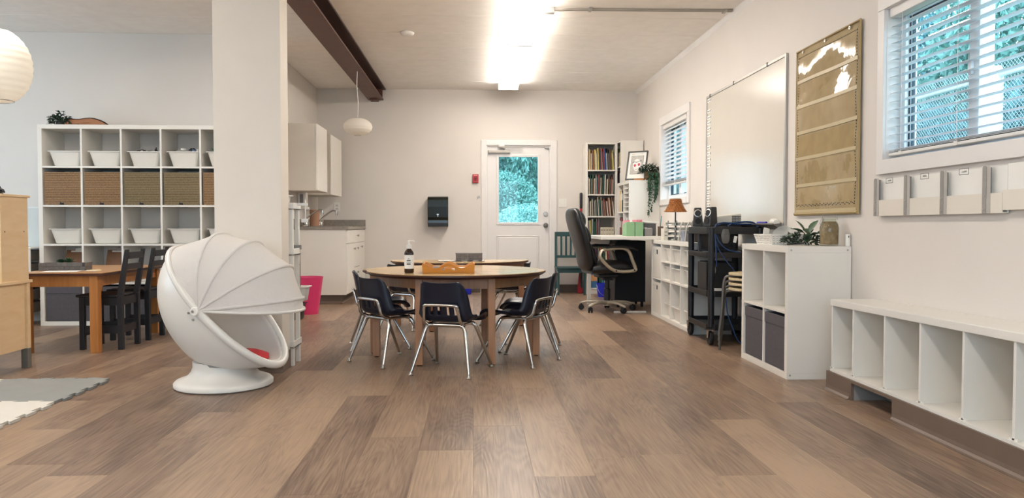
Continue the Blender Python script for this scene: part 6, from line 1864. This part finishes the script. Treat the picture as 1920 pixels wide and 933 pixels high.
# canopy
an = [131.5, 95.6, 65.9, 32.2, 6.3, -2.4]
ra = [0.446, 0.412, 0.402, 0.432, 0.438, 0.44]
def hood(fi, s, sag=True):
    # fi: rib position 0..5, s: -1..1 across
    i = min(4, int(fi)); f = fi - i
    a = R(an[i] + (an[i + 1] - an[i]) * f)
    r = ra[i] + (ra[i + 1] - ra[i]) * f
    span = abs(an[i] - an[i + 1]) / 34
    ph = s * PI / 2
    if sag:
        r -= 0.022 * span * math.sin(PI * f) * math.cos(ph) ** 0.5
    rr = r * math.cos(ph) ** 0.85 if abs(s) < 0.999 else 0.0
    rr = max(rr, 0.012)
    la = 0.287 * math.sin(ph)
    return Vector((c0.x + rr * math.cos(a), la, c0.z + rr * math.sin(a)))
g = G().grid(lambda u, v: tuple(hood(v * 4.9999, -1 + 2 * u)), 41, 61)
obj('canopy', g, FABW, eg, smooth=50)
for i in range(6):
    pts = [hood(min(4.9999, i), -1 + 2 * q / 40, False) * 1.0 for q in range(41)]
    pts = [(c0.x + (p.x - c0.x) * 1.006, p.y, c0.z + (p.z - c0.z) * 1.006) for p in pts]
    obj('canopy_rib', G().tube(pts, 0.0085, 8), FABW if i < 5 else EGG, eg, smooth=60)
for s in (-1, 1):
    pv = obj('pivot_disc', G().lathe([(0, 0), (0.024, 0.0), (0.024, 0.012), (0.02, 0.016), (0, 0.016)], 22, (0, 0, 0), Matrix.Rotation(R(90 * -s), 4, 'X')), PLAST, eg, smooth=40, loc=(c0.x, s * 0.304, c0.z))
    obj('pivot_screw', G().lathe([(0.008, 0), (0.007, 0.004), (0, 0.004)], 14, (0, 0, 0), Matrix.Rotation(R(90 * -s), 4, 'X')), STEEL, pv, loc=(-0.006, s * 0.016, 0.0))
    for (dx, dz) in ((-0.055, -0.012), (-0.028, -0.048)):
        obj('shell_bolt', G().lathe([(0.007, 0), (0.006, 0.004), (0, 0.005)], 12, (0, 0, 0), Matrix.Rotation(R(90 * -s), 4, 'X')), STEEL, eg, loc=(c0.x + dx, s * 0.286, c0.z + dz))
# ================================================================== left bay: five by five cube shelf
kL, X, Z, cw, ch, W_, H_ = kallax('cube_shelf', 'big white five by five cube shelf of bins against the left bay wall', 'shelf', (-3.925, 7.17, 0), 0, 5, 5, depth=0.385, Wd=1.822, Ht=1.822)
PLB = mat('bin_white', '#e9e4da', 0.35, var=0.01)
cols5 = ['first', 'second', 'third', 'fourth', 'fifth']
first = None
for (j, nm) in ((4, 'top'), (2, 'third')):
    for i in range(5):
        lb = 'white bin in the %s row of the big cube shelf, %s from the left' % (nm, cols5[i])
        p = at(kL, X[i] + 0.044, 0.03, Z[j] + 0.002)
        if first is None:
            first = tub('storage_bin', lb, 'bin', p, 0, 0.275, 0.32, 0.135, 0.03, PLB, 'white bins in the big cube shelf')
        else:
            dup(first, p, 0, lb)
for i in (1, 2, 3, 4):
    dup(first, at(kL, X[i] + 0.044, 0.03, Z[1] + 0.002), 0, 'white bin in fourth row of big cube shelf behind the table, %s from left' % cols5[i]) if i >= 2 else None
# bamboo boxes, second row
def bamboo(i, m):
    t = thing('bamboo_box', 'slatted bamboo box in the second row of the big cube shelf, %s from the left' % cols5[i], 'box', at(kL, X[i] + 0.018, 0.006, Z[3] + 0.002), 0, 'bamboo boxes in the big cube shelf')
    w, d, h = cw - 0.024, 0.34, ch - 0.035
    obj('body', G().box(0, w, 0.006, d, 0, h - 0.005), BAMDARK, t)
    ns = 19
    st = (h - 0.004) / ns
    for k in range(ns):
        obj('bamboo_slat', G().box(0, w, 0, 0.006, 0.002 + k * st, 0.002 + k * st + st * 0.80), m, t)
    obj('side_panel', G().box(-0.003, 0, 0.0, d, 0.0, h - 0.002), m, t)
    obj('side_panel', G().box(w, w + 0.003, 0.0, d, 0, h - 0.002), m, t)
    obj('ribbon_tab', G().prism([(w * 0.42, 0.004), (w * 0.54, 0.002), (w * 0.53, 0.02), (w * 0.48, 0.018), (w * 0.44, 0.026)], -0.006, -0.0005, 'y'), PRINT, t)
    return t
for i in range(5):
    bamboo(i, [BAMBOO, BAMBOO, BAMBOO2, BAMBOO2, BAMBOO][i])
# grey fabric boxes in the bottom row
for i in range(5):
    fabric_box('dark grey fabric box in bottom row of big cube shelf, %s from left' % cols5[i], at(kL, X[i] + 0.008, 0.012, Z[0] + 0.001), 0, cw - 0.016, 0.34, ch - 0.02, CHARBOX, 'grey fabric boxes in the big cube shelf')
# clipboards, fourth row
MASON = wood_mat('masonite', '#7d5940', '#8c664a', 0.6, (6, 6, 6))
for i in range(2):
    t = thing('clipboard', 'brown clipboard with metal clip, fourth row of big cube shelf, %s from left' % cols5[i], 'clipboard', at(kL, X[i] + 0.10 + 0.02 * i, 0.10, Z[1] + 0.002), R(0), 'clipboards in the big cube shelf')
    M = Matrix.Rotation(R(-20), 4, 'X')
    obj('board', G().box(0, 0.225, 0, 0.004, 0, 0.31, M), MASON, t)
    obj('clip_plate', G().box(0.045, 0.18, -0.006, 0, 0.288, 0.30, M), PAPER, t)
    obj('clip', G().box(0.085, 0.14, -0.012, 0, 0.296, 0.323, M).tube([tuple(M @ Vector(p)) for p in ((0.098, -0.006, 0.323), (0.10, -0.008, 0.338), (0.107, -0.008, 0.34), (0.108, -0.006, 0.323))], 0.002, 6).tube([tuple(M @ Vector(p)) for p in ((0.118, -0.006, 0.323), (0.119, -0.008, 0.338), (0.126, -0.008, 0.34), (0.128, -0.006, 0.323))], 0.002, 6), [PLAST, mat('shiny_clip', '#d9d9dc', 0.2, 0.8)][i], t)
# a few upright books right of the black chairs
for k in range(3):
    cnm, hx = CN[[7, 6, 12][k]]
    p = at(kL, X[3] + 0.03 + 0.03 * k, 0.06, Z[1] + 0.142)
    tag(obj('folder', G().box(0, 0.012, 0, 0.2, 0, 0.14), mat('book_' + cnm, hx, 0.5), None, bevel=0.001, loc=p, rot=(0, R(14), 0)), '%s folder leaning in the fourth row of the big cube shelf' % cnm, 'folder', 'folders in the fourth row') if False else None
# little things in the top bins
rg = random.Random(23)
zt5 = Z[4] + 0.135
xb = kL.location.x
def small(name, label, cat, g, m, loc, rot=(0, 0, 0), smooth=40, group=None):
    return tag(obj(name, g, m, None, smooth=smooth, loc=loc, rot=rot), label, cat, group)
DK = mat('dark_toy', '#2b2a30', 0.5)
# fill boards inside bins so that contents have something to rest on
for i, nm in ((2, 'third'), (3, 'fourth'), (4, 'fifth')):
    p = at(kL, X[i] + 0.044, 0.03, Z[4] + 0.012)
    small('folded_cloth', 'grey cloth filling the %s white bin of the top row' % nm, 'cloth', G().box(0.035, 0.24, 0.035, 0.285, 0, 0.118), mat('grey_cloth', '#6f6b69', 0.9, var=0.2), p, smooth=None)
zf = Z[4] + 0.012 + 0.1185
def animal(x, y, s, rz, label, m):
    t = thing('toy_animal', label, 'toy', (x, y, zf), rz, 'toy animals in the third bin')
    b = G().loft([((-0.03 * s, 0, 0.030 * s), (0, 0.008 * s, 0), (0, 0, 0.008 * s)), ((-0.01 * s, 0, 0.031 * s), (0, 0.012 * s, 0), (0, 0, 0.012 * s)), ((0.018 * s, 0, 0.031 * s), (0, 0.011 * s, 0), (0, 0, 0.011 * s)), ((0.03 * s, 0, 0.042 * s), (0, 0.006 * s, 0), (0, 0, 0.007 * s)), ((0.04 * s, 0, 0.052 * s), (0, 0.007 * s, 0), (0, 0, 0.007 * s)), ((0.055 * s, 0, 0.048 * s), (0, 0.004 * s, 0), (0, 0, 0.004 * s))], 10, 2)
    for (px, py) in ((-0.022, -0.008), (-0.022, 0.008), (0.016, -0.008), (0.016, 0.008)):
        b.tube([(px * s, py * s, 0.028 * s), (px * s * 1.05, py * s, 0.014 * s), (px * s, py * s, 0)], [0.006 * s, 0.004 * s, 0.0035 * s], 6)
    b.tube([(-0.03 * s, 0, 0.036 * s), (-0.04 * s, 0, 0.02 * s)], [0.003 * s, 0.0015 * s], 5)
    obj('body', b, m, t, smooth=60)
    return t
x3 = xb + X[2] + 0.044
for k, (dx, s, rz, lb) in enumerate(((0.07, 0.55, 0.3, 'small dark toy animal standing in the third top bin, at its left'), (0.12, 0.6, 2.6, 'small brown toy animal in the middle of the third top bin'), (0.165, 0.5, 0.2, 'small pale toy animal right of the middle in the third top bin'), (0.225, 0.9, 1.9, 'larger dark toy animal at the right of the third top bin'))):
    animal(x3 + dx, 7.26, s, rz, lb, [DK, mat('brown_toy', '#4c3a30', 0.6), mat('pale_toy', '#8d8078', 0.6), DK][k])
x4 = xb + X[3] + 0.044
small('toy_plate', 'white toy plate resting on the fourth top bin', 'plate', G().lathe([(0, 0.004), (0.05, 0.0), (0.075, 0.01), (0.076, 0.013), (0.05, 0.004), (0, 0.006)], 28), PLAST, (x4 + 0.115, 7.30, zf + 0.008))
small('toy_cup', 'small white toy cup standing on the toy plate', 'cup', G().lathe([(0, 0), (0.022, 0), (0.026, 0.03), (0.022, 0.03), (0.02, 0.003), (0, 0.003)], 20), PLAST, (x4 + 0.105, 7.30, zf + 0.014))
small('toy_pot', 'dark toy pot right of the toy cup in the fourth top bin', 'pot', G().lathe([(0, 0), (0.028, 0), (0.03, 0.03), (0.012, 0.042), (0.006, 0.05), (0, 0.05)], 20).tube([(0.028, 0, 0.022), (0.065, 0, 0.018)], 0.005, 6), DK, (x4 + 0.165, 7.33, zf))
small('toy_kettle', 'small dark toy kettle behind the toy pot in the fourth top bin', 'kettle', G().lathe([(0, 0), (0.024, 0), (0.024, 0.03), (0.008, 0.045), (0, 0.047)], 18).tube([(0.02, 0, 0.02), (0.045, 0, 0.035)], 0.005, 6), DK, (x4 + 0.205, 7.28, zf), (0, 0, 1))
small('toy_jar', 'blue grey toy jar at the right of the fourth top bin', 'jar', G().lathe([(0, 0), (0.018, 0), (0.018, 0.028), (0, 0.03)], 16), mat('blue_grey_toy', '#5e6f8c', 0.5), (x4 + 0.222, 7.24, zf))
small('toy_block', 'white toy block at the right end of the fourth top bin', 'block', G().box(-0.009, 0.009, -0.009, 0.009, 0, 0.036), PLAST, (x4 + 0.236, 7.20 + 0.09, zf), smooth=None)
g = G()
for k in range(16):
    a = rg.uniform(0, 6.28)
    lg = leaf_geo(0.05, 0.013, 0.2, 3)
    M = Matrix.Translation((rg.uniform(-0.02, 0.02), rg.uniform(-0.02, 0.02), 0.01)) @ Matrix.Rotation(a, 4, 'Z') @ Matrix.Rotation(-rg.uniform(0.5, 1.4), 4, 'Y')
    g.add([M @ Vector(v) for v in lg.v], lg.f)
lf_ = thing('toy_lettuce', 'bright green toy lettuce in the fifth top bin beside the post', 'toy', (xb + X[4] + 0.115, 7.25, zf))
obj('leaves', g, mat('bright_green', '#2f9a3f', 0.5, var=0.2), lf_, flat=True)['kind'] = 'stuff'
obj('core', G().lathe([(0, 0), (0.016, 0.003), (0.018, 0.014), (0, 0.03)], 14), mat('pale_green', '#7db46a', 0.5), lf_, smooth=60)

# on top of the big shelf
pt = thing('leafy_plant', 'small dark leafy plant on top of the big cube shelf', 'plant', (-3.785, 7.30, 1.823))
o = obj('foliage', sprig(random.Random(8), 210, 0.085, 0.06, 0.02, 0.13, 0.025, 0.045, 0.24), LEAFD, pt, flat=True); o['kind'] = 'stuff'
g = G()
for k in range(14):
    lg = leaf_geo(0.035, 0.008, 0.2, 2)
    M = Matrix.Translation((-0.12 + 0.022 * k if k < 6 else 0.03 + 0.012 * k, -0.03, 0.008)) @ Matrix.Rotation(k * 1.3, 4, 'Z') @ Matrix.Rotation(-0.3, 4, 'Y')
    g.add([M @ Vector(v) for v in lg.v], lg.f)
obj('trailing_leaves', g, LEAFD, pt, flat=True)['kind'] = 'stuff'
obj('pot', G().lathe([(0, 0), (0.035, 0), (0.042, 0.045), (0.038, 0.045), (0.03, 0.01), (0, 0.01)], 18), mat('dark_pot', '#3b352f', 0.7), pt, smooth=40)
sl = thing('wood_slab', 'live-edge wooden slab with a dark bark rim lying on the big cube shelf', 'slab', (-3.55, 7.33, 1.823), R(4))
prof = [(-0.20, 0.0), (0.175, 0.0), (0.165, 0.018), (0.13, 0.042), (0.08, 0.062), (0.03, 0.073), (-0.02, 0.07), (-0.08, 0.06), (-0.15, 0.062), (-0.2, 0.055)]
obj('face', G().prism(prof, -0.02, 0.02, 'y'), wood_mat('slab_wood', '#8d5a3c', '#b57f57', 0.6, (4, 4, 30)), sl)
inn = prof
bk_ = G().tube(smoothpath([(p[0] * 1.01, 0, p[1] + 0.002) for p in prof[1:]], 3), 0.008, 8)
bk_.v = [(p[0], p[1] * 2.7, p[2]) for p in bk_.v]
obj('bark_rim', bk_, mat('bark_dark', '#3a251b', 0.9, var=0.3, scale=30), sl, smooth=60)

# ---- left table
lt = thing('rectangular_table', 'amber wooden table in the left bay with a grey planter on it', 'table', (-3.23, 5.58, 0))
TW, TD, TH = 0.605, 1.13, 0.575
obj('tabletop', G().box(0, TW, 0, TD, TH - 0.02, TH), LTOP, lt, bevel=0.003)
obj('edge_band', frame(-0.001, TW + 0.001, -0.001, TD + 0.001, 0.004, TH - 0.022, TH - 0.006) if False else G().box(-0.002, TW + 0.002, -0.002, 0.0, TH - 0.022, TH - 0.004).box(TW, TW + 0.002, 0, TD, TH - 0.022, TH - 0.004).box(-0.002, 0.0, 0, TD, TH - 0.022, TH - 0.004), EDGE, lt)
for (x, y) in ((0.06, 0.045), (TW - 0.07, 0.045), (0.06, TD - 0.05), (TW - 0.07, TD - 0.05)):
    obj('leg', G().box(x - 0.029, x + 0.029, y - 0.029, y + 0.029, 0, TH - 0.02), LLEG, lt, bevel=0.003)
obj('apron', G().box(0.08, TW - 0.10, 0.03, 0.05, TH - 0.10, TH - 0.02), LLEG, lt)
obj('apron', G().box(TW - 0.075, TW - 0.055, 0.08, TD - 0.08, TH - 0.10, TH - 0.02), LLEG, lt)
obj('apron', G().box(0.08, TW - 0.10, TD - 0.05, TD - 0.03, TH - 0.10, TH - 0.02), LLEG, lt)
obj('apron', G().box(0.055, 0.075, 0.08, TD - 0.08, TH - 0.10, TH - 0.02), LLEG, lt)
pb_ = thing('planter_box', 'grey brick-patterned planter box on the left table', 'planter', (-3.215, 5.86, TH + 0.001), R(3))
PLG = mat('grey_felt', '#6c6763', 0.9, var=0.12, scale=25)
obj('body', G().box(0.003, 0.325, 0.003, 0.117, 0, 0.055), mat('grey_felt_dark', '#4c4846', 0.9), pb_)
for j in range(2):
    for i in range(9):
        x0 = i * 0.0365 - (0.018 if j else 0)
        a, b = max(0, x0), min(0.328, x0 + 0.0355)
        if b - a > 0.005:
            obj('felt_block', G().box(a, b, -0.002, 0.003, 0.001 + j * 0.029, 0.0285 + j * 0.029), PLG, pb_, bevel=0.001)
    for i in range(3):
        obj('felt_block', G().box(0.325, 0.330, 0.002 + i * 0.039, 0.0395 + i * 0.039, 0.001 + j * 0.029, 0.0285 + j * 0.029), PLG, pb_, bevel=0.001)
def succ(x, r, n, lab, sharp):
    t = thing('succulent', lab, 'plant', (x, 5.925, TH + 0.056))
    g = G()
    for k in range(n):
        a = k * 2.4
        el = R(15 + 65 * k / n)
        lg = leaf_geo(r * (1.1 - 0.4 * k / n), 0.16 * r if sharp else 0.3 * r, 0.1, 3)
        M = Matrix.Rotation(a, 4, 'Z') @ Matrix.Rotation(-el, 4, 'Y')
        g.add([M @ Vector(v) for v in lg.v], lg.f)
    obj('leaves', g, LEAF, t, flat=True)['kind'] = 'stuff'
    obj('core', G().lathe([(0.0, 0), (r * 0.25, 0.0), (r * 0.2, r * 0.25), (0, r * 0.3)], 12), LEAF, t, smooth=60)
succ(-3.085, 0.042, 26, 'rounded green succulent in the planter box, left one', False)
succ(-3.03, 0.058, 22, 'spiky green succulent in the planter box, right one', True)
tag(obj('paper_mat', G().box(0, 0.24, 0, 0.16, 0, 0.002).box(0.26, 0.34, 0.1, 0.2, 0, 0.0015), PAPER, None, loc=(-3.1, 5.66, TH + 0.001), rot=(0, 0, R(6))), 'white paper sheets lying in front of the planter box', 'papers')
tag(obj('card_ring', G().tube([(0.05 * math.cos(2 * PI * q / 24), 0.04 * math.sin(2 * PI * q / 24), 0.003) for q in range(24)], 0.003, 6, True), mat('cream_ring', '#d8c79c', 0.5), None, smooth=60, loc=(-2.81, 5.85, TH)), 'thin cream ring lying right of the planter box on the left table', 'ring')

# ---- black wooden chairs
def bchair(label, loc, rz):
    t = thing('wooden_chair', label, 'chair', loc, rz, 'black wooden chairs')
    w, d = 0.31, 0.31
    for sx in (0, w - 0.036):
        obj('front_leg', G().box(sx, sx + 0.036, 0, 0.036, 0, 0.385), BLKWOOD, t, bevel=0.003)
        obj('back_post', G().hexa([(sx, d - 0.036, 0), (sx + 0.036, d - 0.036, 0), (sx + 0.036, d, 0), (sx, d, 0)], [(sx, d - 0.04, 0.40), (sx + 0.036, d - 0.04, 0.40), (sx + 0.036, d, 0.40), (sx, d, 0.40)]).hexa([(sx, d - 0.04, 0.40), (sx + 0.036, d - 0.04, 0.40), (sx + 0.036, d, 0.40), (sx, d, 0.40)], [(sx + 0.004, d + 0.02, 0.735), (sx + 0.032, d + 0.02, 0.735), (sx + 0.032, d + 0.045, 0.735), (sx + 0.004, d + 0.045, 0.735)]), BLKWOOD, t, bevel=0.003)
        obj('side_stretcher', G().box(sx + 0.008, sx + 0.028, 0.03, d - 0.03, 0.12, 0.175), BLKWOOD, t)
        obj('side_apron', G().box(sx + 0.008, sx + 0.028, 0.03, d - 0.03, 0.325, 0.385), BLKWOOD, t)
    obj('seat', G().box(-0.008, w + 0.008, -0.02, d - 0.03, 0.385, 0.405), BLKWOOD, t, bevel=0.006)
    obj('front_apron', G().box(0.036, w - 0.036, 0.008, 0.026, 0.325, 0.385), BLKWOOD, t)
    obj('back_apron', G().box(0.036, w - 0.036, d - 0.03, d - 0.012, 0.325, 0.385), BLKWOOD, t)
    obj('front_stretcher', G().box(0.036, w - 0.036, 0.008, 0.026, 0.10, 0.15), BLKWOOD, t)
    obj('back_stretcher', G().box(0.036, w - 0.036, d - 0.03, d - 0.012, 0.12, 0.175), BLKWOOD, t)
    for (z0, z1) in ((0.665, 0.715), (0.585, 0.63)):
        y = d - 0.04 + 0.06 * ((z0 + z1) / 2 - 0.40) / 0.335 + 0.012
        obj('back_slat', G().box(0.034, w - 0.034, y, y + 0.016, z0, z1), BLKWOOD, t, bevel=0.002)
    return t
# facing the table (towards -x): local +y (back) points along world +x
bchair('black wooden chair at the left table, nearer the camera', (-2.875, 6.06, 0), R(-90))
bchair('black wooden chair at the left table, farther from the camera', (-2.875, 6.53, 0), R(-90))

# ---- play kitchen at the left picture edge
pk = thing('play_kitchen', 'pale birch play kitchen at the left picture edge', 'play kitchen', (-3.57, 4.66, 0))
obj('end_panel', G().box(0.69, 0.708, 0.02, 0.40, 0.125, 0.545), BIRCH, pk)
obj('end_panel', G().box(0.012, 0.03, 0.02, 0.40, 0.125, 0.545), BIRCH, pk)
obj('corner_post', G().box(0.69, 0.722, 0.40, 0.432, 0.11, 0.545), BIRCH, pk, bevel=0.002)
obj('corner_post', G().box(0.69, 0.722, -0.012, 0.02, 0.11, 0.545), BIRCH, pk, bevel=0.002)
obj('back_panel', G().box(0.03, 0.69, 0.40, 0.412, 0.125, 0.545), BIRCH, pk)
obj('door', G().box(0.35, 0.69, -0.01, 0.008, 0.13, 0.53), BIRCH, pk, bevel=0.002)
obj('door', G().box(0.03, 0.345, -0.01, 0.008, 0.13, 0.53), BIRCH, pk, bevel=0.002)
obj('worktop', G().box(0, 0.732, -0.02, 0.445, 0.545, 0.563), BIRCH, pk, bevel=0.002)
GRL = mat('grey_leg', '#6a665e', 0.6)
for (x, y) in ((0.682, 0.388), (0.682, -0.01), (0.01, 0.388), (0.01, -0.01)):
    obj('leg', G().box(x, x + 0.042, y, y + 0.042, 0, 0.125), GRL, pk, bevel=0.002)
up_ = obj('hutch_side', G().box(0.70, 0.716, 0.145, 0.43, 0.563, 1.087), BIRCH, pk, bevel=0.001)
obj('hutch_side', G().box(0.0, 0.016, 0.145, 0.43, 0.563, 1.087), BIRCH, pk, bevel=0.001)
obj('hutch_top', G().box(-0.012, 0.728, 0.135, 0.44, 1.087, 1.103), BIRCH, pk, bevel=0.002)
obj('hutch_shelf', G().box(0.016, 0.70, 0.15, 0.42, 0.865, 0.88), BIRCH, pk)
for y in (0.185, 0.385):
    obj('dowel_screw', G().lathe([(0.005, 0), (0.004, 0.001), (0, 0.001)], 10, (0, 0, 0), Matrix.Rotation(R(90), 4, 'Y')), PRINT, pk, loc=(0.716, y, 0.872))
bt = thing('toy_kettle', 'black toy kettle standing on the play kitchen hutch', 'kettle', (-2.965, 4.93, 1.104))
obj('body', G().lathe([(0, 0), (0.05, 0), (0.048, 0.02), (0.03, 0.06), (0.022, 0.08), (0.01, 0.085), (0, 0.085)], 22), BLACK, bt, smooth=40)
obj('spout', G().tube([(0.03, 0, 0.03), (0.055, 0, 0.025), (0.065, 0, 0.01)], [0.012, 0.008, 0.005], 8), BLACK, bt, smooth=50)

# ---- rolling cart and pale board left of the big shelf
rc = thing('rolling_cart', 'white wire rolling cart of shallow drawers left of the big cube shelf', 'cart', (-4.42, 7.12, 0))
RW, RDp = 0.435, 0.36
for (x, y) in ((0, 0), (RW, 0), (0, RDp), (RW, RDp)):
    obj('post', G().tube([(x, y, 0.06), (x, y, 0.70)], 0.012, 10), PLAST, rc, smooth=60)
    obj('caster', G().lathe([(0, -0.01), (0.026, -0.01), (0.028, 0), (0.026, 0.01), (0, 0.01)], 16, (0, 0, 0), Matrix.Rotation(R(90), 4, 'Y')).box(-0.014, 0.014, -0.012, 0.012, 0.0, 0.035), mat('caster_grey', '#a9a39a', 0.4), rc, loc=(x, y, 0.029), smooth=40)
obj('top', G().box(-0.015, RW + 0.015, -0.015, RDp + 0.015, 0.70, 0.715), PLAST, rc, bevel=0.003)
for k in range(5):
    z = 0.11 + 0.118 * k
    obj('runner', G().box(0.0, RW, -0.008, 0.0, z, z + 0.008).box(0, RW, RDp, RDp + 0.008, z, z + 0.008), PLAST, rc)
    dwr = obj('drawer', G().box(0.015, RW - 0.015, 0.0, RDp - 0.01, z + 0.01, z + 0.10), mat('smoked_drawer', '#6f675f', 0.35, var=0.1), rc, bevel=0.004)
    obj('pull', G().tube([(RW * .5 - 0.03, -0.001, z + 0.065), (RW * .5 - 0.03, -0.015, z + 0.06), (RW * .5 + 0.03, -0.015, z + 0.06), (RW * .5 + 0.03, -0.001, z + 0.065)], 0.003, 6), PLAST, dwr)
wbd = thing('pale_board', 'pale frosted board leaning on the wall above the white rolling cart', 'board', (-4.43, 7.40, 0.7165))
obj('panel', G().box(0, 0.46, 0, 0.012, 0, 0.365), mat('frosted_panel', '#c9cdca', 0.25, var=0.04), wbd, bevel=0.002)
obj('edge', G().box(0, 0.46, -0.003, 0.015, 0.355, 0.368), mat('frosted_edge', '#dfe1de', 0.35), wbd)

# ---- foam tiles
FG = mat('grey_foam', '#8c8c88', 0.85, var=0.05, bump=0.2, bscale=300)
FW2 = mat('cream_foam', '#d3cdc2', 0.85, var=0.04, bump=0.2, bscale=300)
def foam(x0, y0, s, m, label, sides):
    # sides: which edges carry proud teeth (r, t, l, b); the others are notched to match
    t = 0.02
    n = 9
    p = s / n
    def edge(a, b, out, proud):
        a, b, out = Vector(a), Vector(b), Vector(out)
        pts = [a]
        d = (b - a) / n
        for k in range(n):
            if (k % 2 == 1):
                q0 = a + d * k; q1 = a + d * (k + 1)
                w = d * 0.12
                dep = out * (t if proud else -t)
                pts += [q0 + w, q0 - w + dep, q1 + w + dep, q1 - w]
        return pts
    P = []
    P += edge((0, 0), (s, 0), (0, -1), 'b' in sides)
    P += edge((s, 0), (s, s), (1, 0), 'r' in sides)
    P += edge((s, s), (0, s), (0, 1), 't' in sides)
    P += edge((0, s), (0, 0), (-1, 0), 'l' in sides)
    o = obj('foam_tile', G().prism([(q.x, q.y) for q in P], 0.0006, 0.0145), m, None, loc=(x0, y0, 0))
    return tag(o, label, 'foam tile', 'interlocking foam tiles')
S = 0.6
for (ci, cx) in ((0, -2.135 - S), (1, -2.135 - 2 * S), (2, -2.135 - 3 * S)):
    for (ri, ry) in ((0, 4.01), (1, 4.01 - S), (2, 4.01 - 2 * S)):
        m, nm = (FG, 'grey') if (ci + ri) % 2 == 0 else (FW2, 'cream')
        if ci and ri == 0 and False: continue
        foam(cx, ry, S - 0.0006, m, '%s foam floor tile, %s column from the right, %s row from the far side' % (nm, ORD[ci], ORD[ri]), 'rt' if ci == 0 or True else 't')
# ---- big oval lantern at the left picture edge
lantern('b', 'large oval white paper lantern at the upper left picture edge', (-2.985, 5.0, 1.905), 0.205, 0.245, 12, 0.60, 0.68)
